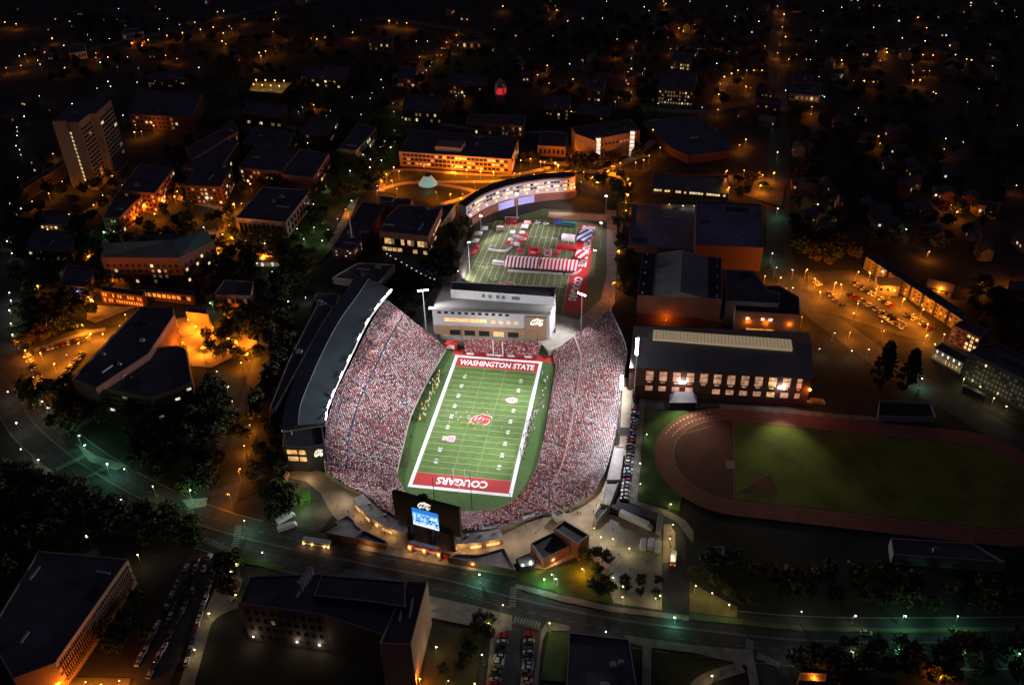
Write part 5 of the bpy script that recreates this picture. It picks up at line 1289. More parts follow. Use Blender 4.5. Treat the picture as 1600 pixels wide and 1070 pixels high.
# foreground buildings
b17, p17, h17 = bld('colonnade_building', 'dark roofed building with a long grid of brick fins facing right at the lower left', [(86, 1035), (200, 873), (150, 868), (60, 860), (-20, 990), (20, 1060)], base=(1, (208, 912)), wall=M_brickt, roof=M_roof, parapet=.8, units=8, win=[dict(e=0, rows=1, cols=40, wf=.55, hf=.9, z=(.12, .92))])
A, B = np.array(p17[0]), np.array(p17[1]); o_ = outward(p17, 0); d_ = (B-A)/np.linalg.norm(B-A)
for z in (.25, .5, .75):
    b_ = MB(); b_.box((*((A+B)/2+o_*.2), h17*z), np.linalg.norm(B-A), .5, .5, math.atan2(d_[1], d_[0])); b_.build('string_course', M_brick, b17)
b18, p18, h18 = bld('music_building', 'large dark building with stepped roofs and warm wall lamps facing the bottom edge', [(374, 942), (505, 960), (640, 1006), (668, 908), (633, 907), (503, 896), (390, 900)], base=(0, (383, 1002)), wall=M_dark, roof=M_roof, units=9, win=[dict(e=0, rows=4, cols=10, wf=.4, hf=.4, mats=(M_glass, M_litd), p=(.95, .05))])
bld('music_building_stage', 'raised grey roofed hall on top of the large dark building', [(490, 930), (583, 940), (633, 948), (633, 908), (503, 897)], h=h18+4, wall=M_dark, roof=M_roofg, parapet=.8)
bld('music_building_wing', 'narrow wing with pale parapet walls along the right of the dark building', [(592, 1005), (642, 1006), (668, 908), (636, 906)], h=h18+2.5, wall=M_brickt, roof=M_roof, parapet=1.6, units=4)
A, B = np.array(p18[0]), np.array(p18[1]); o_ = outward(p18, 0)
for px, py in ((396, 994), (464, 1002), (499, 1007)):
    q = P(px, py, 4.5); light('POINT', q+np.array([0, -1.2, 0]), 800*LAMP, (1, .72, .5), .2)
    s_ = MB(); s_.ball((0, 0, 0), .45); w_ = s_.build('wall_lamp', M_litw, b18); w_.location = q
for i in range(5):
    q = P(487-4.0*i, 898+5.5*i, h18); s_ = MB(); s_.tube((0, 0, 0), (0, 0, 4.5), .9, .7, 8); s_.tube((0, 0, 4.5), (0, 0, 5.2), 1.2, 1.2, 8); w_ = s_.build('exhaust_stack', M_steel, b18); w_.location = (*q[:2], h18-.9)
bld('flat_block', 'plain dark flat roofed block at the bottom edge between lawns', [(884, 1090), (1000, 1100), (983, 998), (889, 987)], h=9, wall=M_dark, roof=M_roof, units=4)
bld('training_building', 'dark low building with a pale end rail beyond the track', [(1392, 840), (1520, 848), (1572, 878), (1396, 866)], h=6, wall=M_grey, roof=M_roof, units=2)
bld('storage_shed', 'small grey roofed shed on the dark field', [(1109, 853), (1131, 854), (1131, 867), (1110, 867)], h=4, wall=M_grey, roof=M_roofg, parapet=.2, cat='shed')
bld('court_wall', 'dark walled courts with a faint sign strip beside the evergreens', [(1374, 625), (1455, 629), (1463, 652), (1372, 650)], h=3.5, wall=M_grey, roof=M_dark, parapet=1.5, cat='court')
bld('lower_right_house', 'rust coloured low house near the street lamps at the lower right', [(1248, 1062), (1290, 1064), (1292, 1052), (1250, 1050)], h=6, wall=M_brick, roof=M_roofg, parapet=.3, cat='house')
# houses of the town on the dark hillsides
houses = []
def house(px, py, k):
    q = P(px, py); w_, d_, h_ = random.uniform(9, 15), random.uniform(8, 11), random.uniform(5, 8); rz = random.choice((0, 1.57))+random.uniform(-.3, .3)-.1
    if any(inside(q[:2], b) for b in BLD): return
    o = tag(empty('house', q, rz), None, 'house', 'houses of the dark town')
    m = random.choice((M_brickd, M_grey, M_brickd, M_dark))
    b_ = MB(); b_.box((0, 0, 0), w_, d_, h_); b_.face([(-w_/2, -d_/2, h_), (-w_/2, 0, h_+3), (-w_/2, d_/2, h_)][::-1]); b_.face([(w_/2, -d_/2, h_), (w_/2, d_/2, h_), (w_/2, 0, h_+3)]); b_.build('wall', m, o)
    b_ = MB(); e = .6
    b_.face([(-w_/2-e, -d_/2-e, h_-.3), (w_/2+e, -d_/2-e, h_-.3), (w_/2+e, 0, h_+3.1), (-w_/2-e, 0, h_+3.1)]); b_.face([(w_/2+e, d_/2+e, h_-.3), (-w_/2-e, d_/2+e, h_-.3), (-w_/2-e, 0, h_+3.1), (w_/2+e, 0, h_+3.1)]); b_.build('roof', M_roof, o)
    for i in range(3):
        for s in (-1, 1):
            m_ = random.choices((M_glass, M_litd, M_lit, M_litw), (.62, .2, .12, .06))[0]
            ww = link('window', win_mesh(1.5, 1.6, m_), o); ww.location = ((i-1)*w_*.3, s*(d_/2+.05), h_*.45)
    houses.append(o)
hz = [((1240, 0), (1590, 130), 44), ((1240, 180), (1500, 380), 26), ((1000, 0), (1200, 90), 22), ((800, 0), (1000, 130), 14), ((1380, 260), (1600, 470), 16), ((0, 0), (560, 100), 22), ((0, 120), (90, 300), 8), ((1150, 100), (1210, 200), 5), ((620, 0), (800, 100), 6)]
for (x0, y0), (x1, y1), n in hz:
    for i in range(n): house(random.uniform(x0, x1), random.uniform(y0, y1), i)
rank(houses, 'gabled town house on the dark hillsides, {} from the left of all the houses')
# ------------------------------------------------------------------ practice field with the fan festival
prac = tag(empty('practice_field', (0, 0, PIT)), kind='structure')
def pp(px, py): return P(px, py, PIT)[:2]
pf = ccw([pp(*q) for q in ((715, 470), (735, 400), (752, 352), (800, 340), (850, 326), (958, 335), (952, 400), (945, 470), (900, 500))])
mb = MB(); mb.poly(pf, .06); mb.build('turf', M_prac, prac)
def strip(name, pts, z, m):
    mb = MB(); mb.poly(ccw([pp(*q) for q in pts]), z); return mb.build(name, m, prac)
strip('side_band', [(906, 352), (931, 352), (912, 489), (880, 486)], .075, M_red)
strip('clay_infield', [(858, 331), (956, 336), (956, 346), (880, 343), (856, 340)], .075, M_dirt)
strip('entry_patch', [(780, 352), (815, 346), (835, 350), (825, 356), (785, 357)], .075, mat('worn_clay', (.22, .12, .07), .95, .2, .3))
A, B, C, D_ = pp(722, 452), pp(889, 464), pp(906, 356), pp(775, 345)
g_ = lambda s, t: (A*(1-s)+B*s)*(1-t)+(D_*(1-s)+C*s)*t
mb = MB()
for i in range(16):
    p_, q_ = g_(i/15.5, -.2), g_(i/15.5, 1); d = q_-p_; n_ = np.array([-d[1], d[0]])/np.linalg.norm(d)*.16
    mb.face([(*(p_-n_), .09), (*(q_-n_), .09), (*(q_+n_), .09), (*(p_+n_), .09)])
for t in (.02, .32, .37, 1.0):
    p_, q_ = g_(0, t), g_(1, t); d = q_-p_; n_ = np.array([-d[1], d[0]])/np.linalg.norm(d)*.13
    mb.face([(*(p_-n_), .095), (*(q_-n_), .095), (*(q_+n_), .095), (*(p_+n_), .095)])
mb.build('field_line', M_line, prac)
for s, t in ((.12, .3), (.25, .16), (.4, .13), (.1, .62), (.35, .72), (.5, .8), (.62, .8), (.74, .8), (.9, .12)):
    c = g_(s, t); text_mesh('yard_number', '2 0', M_line, c, 4.5, 2.4, 0, .1, prac, .03)
ca_, cb_ = P(906, 430, PIT), P(893, 472, PIT); dv = cb_-ca_
text_mesh('lettering', 'COUGARS', M_paint, (ca_+dv*.52)[:2], np.linalg.norm(dv[:2])*.88, 5.6, math.atan2(dv[1], dv[0]), .13, prac, .035)
ca_, cb_ = P(925, 352, PIT), P(909, 419, PIT); dv = cb_-ca_
text_mesh('lettering', 'WASHINGTON STATE', M_paint, (ca_+dv*.5)[:2], np.linalg.norm(dv[:2])*.95, 5.6, math.atan2(dv[1], dv[0]), .13, prac, .035)
emblem(prac, (*pp(772, 449), .12), (13, 0, 0), (0, 8, 0), (0, 0, 1), M_red, M_paint, M_paint)
# marquees
def marquee(label, corners, m, eave=3.0, rise=2.6):
    """gabled striped tent over four corners given clockwise from the far left"""
    q = [P(a, b, PIT+eave)[:2] for a, b in corners]; ctr = np.mean(q, axis=0); e = (np.array(q[1])-q[0]+np.array(q[2])-q[3])/2; L_ = np.linalg.norm(e); f = (np.array(q[3])-q[0]+np.array(q[2])-q[1])/2; W_ = np.linalg.norm(f)
    t = tag(empty('marquee', (*ctr, PIT), math.atan2(e[1], e[0])), label, 'marquee')
    b_ = MB(); l, w_ = L_/2, W_/2; r = min(2.0, l*.2)
    for s in (-1, 1):
        b_.face([(-l, s*w_, eave), (l, s*w_, eave), (l-r, 0, eave+rise), (-l+r, 0, eave+rise)][::-s])
        b_.face([(s*l, -w_, eave), (s*l, w_, eave), (s*(l-r), 0, eave+rise)][::s])
        b_.face([(-l, s*w_, eave-.9), (l, s*w_, eave-.9), (l, s*w_, eave), (-l, s*w_, eave)][::-s])
    b_.build('canopy', m, t)
    b_ = MB(); n = max(2, int(L_/5))
    for i in range(n+1):
        for s in (-1, 1): b_.tube((-l+.2+(2*l-.4)*i/n, s*(w_-.2), 0), (-l+.2+(2*l-.4)*i/n, s*(w_-.2), eave), .09, n=4)
    b_.build('frame', M_steel, t); return t
tc = (.78, .76, .76)
M_sr = stripe_mat('tent_stripe_crimson', tc, (.62, .03, .04), 0, 2.6)
M_sm = stripe_mat('tent_stripe_maroon', tc, (.26, .02, .05), 0, 2.6)
M_sb = stripe_mat('tent_chevron_blue', tc, (.05, .07, .30), 0, 5.2, chevron=.9)
M_sc = stripe_mat('tent_chevron_crimson', tc, (.62, .03, .04), 0, 5.2, chevron=.9)
marquee('long marquee with maroon and white stripes, left half of the pair', [(792, 399), (845, 402), (844, 419), (787, 415)], M_sm, 3.2, 3.2)
marquee('long marquee with bright red and white stripes, right half of the pair', [(845.5, 402), (902, 406), (901, 423), (844.5, 419)], M_sr, 3.2, 3.2)
marquee('marquee with navy and white chevrons on the crimson side band', [(909, 352), (929, 355), (926, 376), (903, 374)], M_sb, 3.2, 3.0)
marquee('marquee with red and white chevrons on the crimson side band', [(903, 390), (921, 392), (919, 404), (897, 401)], M_sc, 3.2, 3.0)
# small pop-up canopies
def popup(px, py, m, label, s=4.2, group='pop up canopies at the fan festival'):
    t = tag(empty('canopy_tent', (*pp(px, py), PIT), random.uniform(-.2, .2)), label, 'tent', group)
    b_ = MB(); h_ = s/2
    for i in range(4):
        c = [(-h_, -h_), (h_, -h_), (h_, h_), (-h_, h_)]; a, b = c[i], c[(i+1) % 4]
        b_.face([(*a, 2.6), (*b, 2.6), (0, 0, 4.0)]); b_.face([(*a, 2.1), (*b, 2.1), (*b, 2.6), (*a, 2.6)])
    b_.build('top', m, t)
    b_ = MB()
    for a in (-1, 1):
        for b in (-1, 1): b_.tube((a*(h_-.1), b*(h_-.1), 0), (a*(h_-.1), b*(h_-.1), 2.3), .07, n=4)
    b_.build('frame', M_steel, t); return t
M_tw = mat('tent_white', (.75, .73, .74), .7); M_tr = mat('tent_red', (.55, .03, .04), .7); M_tb = mat('tent_blue', (.06, .09, .40), .7); M_tp = mat('tent_pink', (.62, .35, .36), .7)
cl = []
for px, py in ((757, 361), (748, 369), (743, 380)): cl.append(popup(px, py, M_tw, '', 5))
rank(cl, 'white pop up canopy beside the tree side path, {} from the left of three')
cl = [popup(px, py, M_tr, '', 4.5) for px, py in ((746, 390), (741, 398), (813, 395), (870, 399))]
rank(cl, 'red pop up canopy on the practice turf, {} from the left of the red ones')
cl = [popup(px, py, m, '', 3.8) for px, py, m in ((801, 367, M_tw), (816, 368, M_tw), (806, 374, M_tp), (798, 379, M_tw), (812, 376, M_tp), (818, 378, M_tp), (808, 386, M_tw), (821, 372, M_tr), (794, 384, M_tr), (802, 384, M_tp), (814, 383, M_tr))]
rank(cl, 'canopy in the tight cluster on the practice turf, {} from the left of the cluster')
cl = [popup(px, py, m, '', 5) for px, py, m in ((824, 352, M_tp), (820, 358, M_tw))]
rank(cl, 'pale canopy at the practice field entry, {} from the left of two')
popup(872, 351, M_tb, 'blue pop up canopy beside the teal trailer', 6)
def bouncy(px, py, label, m, sx, sy, sz, kind=0, rz=0.0):
    t = tag(empty('inflatable', (*pp(px, py), PIT), rz), label, 'inflatable')
    b_ = MB(); b_.box((0, 0, 0), sx, sy, sz*.35); b_.build('base', m, t)
    b_ = MB()
    if kind == 0:
        for a in (-1, 1):
            for b in (-1, 1): b_.tube((a*sx*.42, b*sy*.42, sz*.35), (a*sx*.42, b*sy*.42, sz), .5, n=6); b_.ball((a*sx*.42, b*sy*.42, sz+.3), .7)
        b_.box((0, sy*.42, sz*.35), sx*.8, .5, sz*.6); b_.box((sx*.42, 0, sz*.35), .5, sy*.8, sz*.6)
    else:
        n = 10
        for i in range(n):
            t0, t1 = math.pi*i/n, math.pi*(i+1)/n
            b_.face([(-sx/2, math.cos(t0)*sy/2, sz*.35+math.sin(t0)*sz*.65), (sx/2, math.cos(t0)*sy/2, sz*.35+math.sin(t0)*sz*.65), (sx/2, math.cos(t1)*sy/2, sz*.35+math.sin(t1)*sz*.65), (-sx/2, math.cos(t1)*sy/2, sz*.35+math.sin(t1)*sz*.65)])
    b_.build('tube' if kind == 0 else 'vault', m, t); b_ = MB(); b_.box((0, -sy*.1, sz*.36), sx*.5, sy*.4, .2); b_.build('mat', M_paint, t)
bouncy(834, 396, 'square crimson bounce castle with white mat behind the marquees', M_tr, 8, 7, 3.5)
bouncy(886, 389, 'long crimson inflatable tunnel near the right marquees', M_tr, 15, 4.5, 3.5, 1, -.15)
bouncy(800, 347, 'dark red inflatable mound by the curved building wall', mat('maroon_vinyl', (.3, .02, .03), .6), 9, 4.5, 2.5, 1, -.3)
bouncy(889, 374, 'white vaulted tent next to the crimson side band', M_tw, 10, 6, 4, 1, -.1)
bouncy(856, 399, 'peaked red pavilion between the castle and the marquee', M_tp, 5, 4.5, 3.5)
def barrier(pts, label, h=1.5, m=M_tw):
    o = tag(empty('barrier_wall'), label, 'barrier'); c = resample([pp(*q) for q in pts], len(pts)*4); mb = MB(); fb = MB()
    for i in range(len(c)-1):
        d = c[i+1]-c[i]; q = (c[i]+c[i+1])/2; mb.box((*q, PIT+.1), np.linalg.norm(d)*.94, .7, h, math.atan2(d[1], d[0])); fb.box((*q, PIT+.02), .5, 1.4, .1, math.atan2(d[1], d[0]))
    mb.build('panel', m, o); fb.build('foot', M_steel, o)
barrier([(763, 391), (778, 393), (792, 393), (801, 386), (805, 380)], 'white curved banner wall leading to the canopy cluster')
barrier([(793, 424), (820, 426), (850, 428), (880, 430)], 'long white barrier in front of the striped marquees')
barrier([(883, 429), (893, 430), (902, 427), (908, 422)], 'short dashed white barrier crossing the crimson band', 1.0)
bld('display_rack', 'orange and white display rack at the back of the practice turf', [(775, 352), (788, 352), (788, 356), (775, 356)], h=2.5, zb=PIT, wall=M_brickt, roof=M_tw, parapet=.1, cat='rack', coping=False)
# small practice goal
g = tag(empty('goal_post', (*pp(800, 345), PIT)), 'small white practice goal frame near the curved building', 'goal post')
b_ = MB(); b_.tube((-5, 0, 3), (5, 0, 3), .15); b_.build('crossbar', M_paint, g)
for x in (-5, 5): b_ = MB(); b_.tube((x, 0, 0), (x, 0, 3), .15); b_.build('upright', M_paint, g)
# white hospitality tent by the field house
t = tag(empty('hospitality_tent', (0, 0, 0)), 'large white hip roofed tent between the track and the field house', 'tent')
q = [P(a, b, 4.0)[:2] for a, b in ((1046, 629), (1089, 629), (1089, 610), (1047, 609))]; c_ = np.mean(q, axis=0); r0, r1 = (q[0]+q[3])/2*.65+c_*.35, (q[1]+q[2])/2*.65+c_*.35
b_ = MB(); b_.face([(*q[0], 4), (*q[1], 4), (*r1, 7), (*r0, 7)]); b_.face([(*q[1], 4), (*q[2], 4), (*r1, 7)]); b_.face([(*q[2], 4), (*q[3], 4), (*r0, 7), (*r1, 7)]); b_.face([(*q[3], 4), (*q[0], 4), (*r0, 7)])
b_.build('canopy', M_white, t)
b_ = MB()
for a in q: b_.tube((*a, 0), (*a, 4), .15)
b_.build('frame', M_steel, t)
# ------------------------------------------------------------------ street lamps: pixel of the lamp head, colour, relative strength
LAMPS = []
def add(x0, y0, s, where, colour, pts, k=1.0, h=7.0, zb=0.0):
    for p in pts:
        c = p[2] if len(p) > 2 and isinstance(p[2], str) else colour; kk = p[3] if len(p) > 3 else k
        LAMPS.append((x0+p[0]/s, y0+p[1]/s, c, kk, h, where, zb))
S4 = 3.9925
add(680, 250, 5, 'around the campus mound', 'o', [(572,157),(310,175),(468,187),(342,236),(118,262),(222,268),(200,305),(12,255),(610,103),(658,107),(764,115),(455,92),(352,84),(250,75),(1077,57),(1165,93),(1230,138),(1145,175),(1272,175),(1313,118),(1347,82),(1390,50),(1447,23),(1517,182),(1502,265),(940,22),(962,35),(823,15),(855,18),(130,45),(155,65),(1427,712),(1390,955),(1500,150)], 1.0)
add(580, 180, 3.636, 'around the campus mound', 'o', [(155,318),(120,370),(142,416),(85,333),(128,296),(65,372),(33,405,'b',.5),(28,430,'b',.5),(905,248),(962,265),(985,267),(1048,270),(1062,282),(1147,297),(1415,272),(1375,292),(1548,255),(1503,270),(1580,230),(1153,205),(850,257),(300,290),(540,310),(465,290,'o',1.6),(618,316),(695,322)], 1.1)
add(0, 0, S4, 'on the far western hillside', 'w', [(435,135),(345,120),(325,240,'o'),(398,285,'w',2.5),(430,297,'w',2),(545,220),(565,250),(682,243),(597,332,'o'),(597,360,'o'),(625,390),(673,358),(795,357),(820,268,'o'),(925,250,'o',2),(885,285,'o'),(957,292,'o'),(1040,222,'o'),(993,183),(1045,118),(1138,205,'o',1.6),(1250,185,'o'),(1330,172,'o',1.5),(1393,208,'o'),(1430,165,'o'),(1445,180,'o'),(1408,275,'o'),(1385,258,'o'),(1357,75,'o'),(1395,70),(1215,140,'y'),(995,58),(740,55),(1525,120,'o'),(1285,12,'b'),(235,378,'y',1.5),(250,402),(403,424,'o'),(38,424,'o'),(130,410,'o'),(730,418),(863,425),(1240,422),(1033,347,'o'),(1103,367,'o'),(673,510),(690,540),(605,552),(855,515),(1120,155,'b',1.4),(100,150,'o',2),(30,140,'o'),(120,350,'y',2),(155,340,'o',2),(300,185,'g')])
add(0, 0, S4, 'around the high rise tower', 'w', [(450,648),(245,600),(105,795),(107,820),(105,847),(100,910),(122,935),(130,967),(330,960,'o'),(767,720),(843,780),(958,785,'o',2.4),(838,825,'o'),(882,820,'o'),(915,760,'o'),(1385,720,'b'),(1368,900,'o'),(1425,915,'o',1.5),(150,727)])
add(400, 0, S4, 'above the clock tower', 'o', [(110,123,'w'),(122,80),(180,205),(105,200),(345,215),(345,240),(380,245),(430,235),(603,203),(655,127,'w'),(483,165,'w'),(880,145),(1000,258,'w'),(1070,258,'w'),(1188,265),(1160,303,'o',1.6),(1178,305),(1040,318),(1020,355),(1130,345),(1063,398),(1097,390,'w'),(1085,415,'w'),(1063,440,'w'),(1040,457,'w'),(1020,472),(1270,260,'o',3.2),(1302,263,'o',3.2),(1250,220,'o',3.2),(1380,262,'o',3.2),(1330,225,'o',3.2),(830,130,'o',2),(940,145,'o',2),(1540,40),(1487,185,'w'),(500,442,'o',1.6),(430,460,'o',1.6),(20,330),(60,320),(100,320),(140,320),(30,350),(120,290),(10,390)])
add(400, 0, S4, 'along the central campus walks', 'w', [(265,698),(290,670),(360,655,'o',1.8),(465,692),(440,722),(403,742),(485,780,'y'),(655,715),(723,580),(712,615),(600,607),(780,498),(793,548),(930,605,'o',1.4),(933,625,'o'),(1095,600,'o'),(1100,625,'o'),(1130,653),(1045,650),(940,650),(1248,598),(1300,600,'o'),(1265,580),(855,645),(860,697),(912,733),(767,807),(862,815),(830,850),(895,855),(803,882),(867,887),(755,860,'b',.6),(738,882,'b',.6),(775,917),(840,920),(685,942),(667,965),(747,955),(812,957),(713,995),(782,1000),(710,1045),(322,893),(295,815),(358,815),(1490,780,'o',1.2)], .8, 5)
add(800, 0, S4, 'on the northern town slope', 'w', [(160,468,'o'),(220,410,'o',1.4),(232,520,'o'),(380,495,'o',1.4),(270,38,'o'),(280,65,'o'),(725,450,'o',1.2),(725,525,'o',1.4),(745,430,'o'),(745,575,'o',1.2),(1040,175,'o',1.5),(1070,195,'o'),(1012,160,'o'),(1140,155,'o',1.5),(975,235,'y'),(775,258,'o'),(990,305,'o'),(1300,525,'o',1.6),(1325,480,'o',1.6),(1370,460,'o',1.4),(1290,590,'o',1.6),(1460,540,'o'),(1440,490,'o'),(1285,685,'o'),(1290,275,'o'),(1580,290,'o'),(945,10,'o'),(960,25,'o'),(590,10),(825,45),(855,68),(565,115),(237,120,'y'),(347,133),(255,225),(110,310),(655,245),(643,325,'o',1.3),(438,375),(448,380),(360,400),(745,365),(828,430,'g'),(815,460,'g'),(205,687),(580,687),(370,697,'o'),(457,708),(667,608),(645,635),(912,648),(1043,648),(803,622,'g'),(880,625,'g'),(977,625,'g'),(1075,615),(1180,320),(1200,228),(1278,397),(1392,105),(1540,135),(1110,10,'y'),(1340,40,'y'),(1470,57,'y'),(1410,440,'o'),(1465,440,'o'),(1510,440,'o'),(1560,440,'o'),(1490,550,'o'),(1580,630,'o'),(1187,672),(828,690,'b'),(880,810,'o',1.5),(925,922,'o'),(1460,870,'o',2.2),(1420,905,'o',1.5)])
add(1200, 0, S4, 'in the eastern town streets', 'o', [(60,40),(100,90),(90,170),(110,230),(60,330,'o',1.6),(130,370),(180,40),(295,92,'y'),(460,47,'w'),(345,70,'w'),(268,193,'y'),(300,258,'g'),(180,342,'y'),(240,373,'w'),(265,373,'w'),(460,377,'o',1.6),(465,400),(460,440,'w'),(463,467,'w'),(463,492,'w'),(660,172,'y'),(743,328,'o',2.0),(740,305,'o',1.4),(700,380,'o',1.6),(623,380,'w'),(838,238,'w'),(935,110),(990,175),(980,257,'y'),(1053,295),(967,343),(1030,345),(1133,285,'w'),(1170,343,'w'),(1265,37),(1550,107,'y'),(1240,370),(1270,375),(1400,412,'g'),(905,503,'o',1.4),(950,500,'o',1.8),(973,443,'o',1.4),(1008,443,'o',1.4),(900,405),(603,503,'o',1.6),(535,505,'y'),(658,512),(1033,575),(1048,585,'y'),(1245,637,'w'),(1430,658,'r'),(1317,555,'w'),(340,597,'w'),(352,605,'w'),(275,667,'o',2.2),(270,712),(10,565,'w',2),(110,565,'w',2.2),(565,675,'w'),(545,715,'w'),(690,850),(700,895,'o',1.4),(1218,887,'y'),(1110,865,'w'),(1556,783,'w'),(1100,930,'o',1.4),(30,775,'g',2.2),(60,950,'g',2.2),(1245,160,'y',1.4),(75,280,'r'),(68,465,'r'),(20,640,'o',1.6)])
add(1200, 250, S4, 'by the hillside car park', 'o', [(420,760,'o',1.6),(560,900,'o',1.6),(900,960,'o',1.4),(300,740,'o',1.4),(680,800,'o',1.5),(1168,215),(1147,285),(1177,320),(1550,160),(315,280,'w'),(333,295,'w'),(858,435,'w'),(1003,568),(1070,795,'o',1.4),(1350,770),(1540,750,'o',2.4),(557,698,'o',1.3),(463,780,'o',1.3),(793,752,'y'),(770,803,'o',1.2),(705,692,'y'),(962,932,'o',1.6),(845,862,'o',2.2),(75,735,'o',.8),(115,805,'o',.8),(107,848,'o',1.4),(25,585,'g',1.8),(158,683,'y',.4),(45,670,'y',.4),(540,960,'o',1.5),(720,1010,'o',1.5),(330,820,'o',1.5),(640,700,'o',1.4),(1000,1020,'o',1.4),(240,680,'o',1.5),(150,800,'g',1.6),(40,80,'o',2),(60,300,'g',1.6)])  # some amber lamps here are added to make the lot more orange
add(960, 250, S4, 'among the gymnasiums', 'o', [(940,720,'o',.35),(1172,985,'o',.7),(312,998,'o',.3),(718,175,'o',.6),(905,160,'o',1.8),(925,97,'o',1.4),(697,65),(810,65),(1365,160+1500/9,'o',.4),(340,280,'y',.3),(430,283,'w',.3),(500,283,'w',.4),(80,260,'o',.8),(65,315,'o',.6),(80,215,'o',.9),(95,145,'o',1)])
add(0, 260, S4, 'on the western campus', 'o', [(640,180,'o',1.2),(700,60,'o',1.2),(860,300,'o',1.0),(1180,300,'o',1.2),(1330,170,'o',1.4),(430,300,'o',1.0),(200,220,'o',1.0),(1300,20,'o',1.2),(1560,110,'o',1.2),(950,30,'o',1.2),(420,440,'o',.8),(560,560,'o',.8),(700,700,'o',.8),(303,170),(388,95,'o',1.2),(355,120),(130,263,'w'),(102,303,'w'),(60,230,'w'),(110,70,'w'),(583,240,'o',1.6),(403,363,'o',1.2),(305,392,'y'),(763,118),(802,122),(1003,122),(1088,188,'o',1.4),(1105,155,'o',2.4),(1023,213),(903,237,'o',1.4),(957,297,'o',1.2),(1290,193,'w'),(1458,230,'o',1.6),(1500,235,'o',1.6),(1533,270,'o',1.6),(1422,370,'o',1.6),(1393,420,'o',1.8),(1378,442,'o',1.4),(1448,442,'o',2.0),(1273,375,'w'),(1525,465,'w'),(1003,460,'o'),(640,408,'g',.5),(660,410,'g',.5),(705,412,'g',.5),(65,545,'w'),(35,470,'w'),(410,670,'w'),(232,742,'o'),(490,780,'b',.6),(1320,850,'g',1.4),(577,830,'o',2),(1360,540,'o',1.5)])  # the leading amber entries are added lamps that strengthen the orange light
add(300, 250, 3.627, 'among the trees west of the union', 'w', [(1007,43),(895,62),(757,152),(920,147),(910,230),(685,253),(865,282,'o'),(778,272),(730,327),(823,337),(685,384),(598,393),(778,395),(638,445),(732,455),(680,522),(638,577,'y'),(540,798),(515,882),(640,783),(487,972),(190,900,'o'),(455,630,'w',1.6),(690,140,'o',2.2),(410,470,'y',1.4),(395,545,'o',1.6)], .8, 5)
add(0, 450, S4, 'round the western lots and courtyard', 'o', [(480,350,'o',1.5),(640,290,'o',1.5),(330,470,'o',1.3),(1180,200,'o',1.6),(1330,250,'o',1.6),(1480,330,'o',1.6),(1120,295,'o',1.6),(1145,335,'o',1.8),(1070,345,'o',1.6),(1260,375,'o',2.2),(1405,193,'o',1.6),(1430,320,'o',1.4),(1540,405,'o',1.8),(1505,470,'o',1.4),(1545,290,'o',1.4),(1360,515,'g'),(555,285,'o',1.6),(155,385,'o',1.5),(300,230,'o',1.6),(1210,240,'o',2.4),(780,170,'o',1.5),(520,230,'o',2.2),(420,420,'o',1.3),(210,560,'o',1.2),(100,330,'o',1.2),(250,400,'o',1.2),(740,240,'o',1.2)], 1.0, 6)  # includes added amber lamps that raise the glow over lots and courtyard
add(0, 450, S4, 'beside the curving main road', 'w', [(50,33),(65,82),(62,142),(62,218),(72,287),(55,650),(105,845),(405,848),(485,920,'g',1.6),(270,710),(308,745),(140,1005)], 1.8, 8)
add(0, 450, S4, 'along the cross street', 'y', [(1415,615,'w'),(1270,915,'g'),(1355,908,'w'),(1400,843,'w'),(1450,712),(1560,860,'o',.7),(1525,990,'o',.7)], .8, 5)
add(0, 660, S4, 'at the main road crossings', 'g', [(228,232,'w'),(785,283,'w'),(660,255,'g',3.0),(520,140,'g',1.6),(765,475,'w',.6),(758,515,'w',.6),(548,707,'w'),(855,815,'y',1.3),(1180,430,'g',2.6),(1485,290,'o',.8),(1430,440,'o',.8),(1470,872,'y'),(1450,920,'y'),(1520,620,'g',2.6),(950,390,'y',1.2)], 1.0, 8)
add(0, 802, S4, 'at the lower lots and lawns', 'y', [(1470,517),(1295,617),(1207,840),(345,1062,'o',.7),(440,1065,'o',.7),(520,1060,'o',.7),(620,1062,'o',.7),(735,1055,'o',.7)], .8, 5)
add(350, 802, S4, 'at the lower lots and lawns', 'y', [(1318,822),(1217,1020,'o',.8),(1385,1045),(250,245,'w',.8),(1255,560,'y',.9)], .7, 5)
add(700, 802, S4, 'on the stadium plaza', 'w', [(520,290,'w',1.2),(457,313,'w',1.2),(660,380),(683,403),(1392,67,'y'),(1388,165,'y'),(1382,260,'y'),(1130,208,'y'),(1040,155,'y'),(900,92,'y'),(1040,393),(850,345,'o'),(1105,455,'y',.6),(1100,527,'y',.6),(1330,522,'y',.6),(1305,537,'y',.6),(948,155,'y'),(200,390,'g',2.2),(600,400,'g',2.0),(1420,640,'g',1.4)], .9, 4.5)
add(700, 802, S4, 'along the main street', 'w', [(630,672,'y'),(330,575,'y'),(265,685,'y'),(987,725),(223,887,'y',.7),(180,1065,'y',.8)], .9, 6)
add(1000, 802, S4, 'along the main street', 'w', [(345,440,'y',.8),(460,505,'y',.8),(562,560,'y',.8),(1015,622),(1340,627),(980,857),(1318,853),(457,1003,'y',.7)], .9, 6)
add(1200, 802, S4, 'along the main street', 'g', [(848,630,'g',1.5),(1188,630,'g',1.5),(822,860,'g',.8),(1217,860,'g',.8),(1570,863,'g',.8),(1080,1010,'o',.4),(280,1020,'o',.35)], .9, 7)
add(700, 650, S4, 'beside the stadium lot and the track', 'w', [(1230,115,'w',.5),(1205,288,'w',.5),(1190,425,'w',.5),(1382,543,'y')], .8, 4)
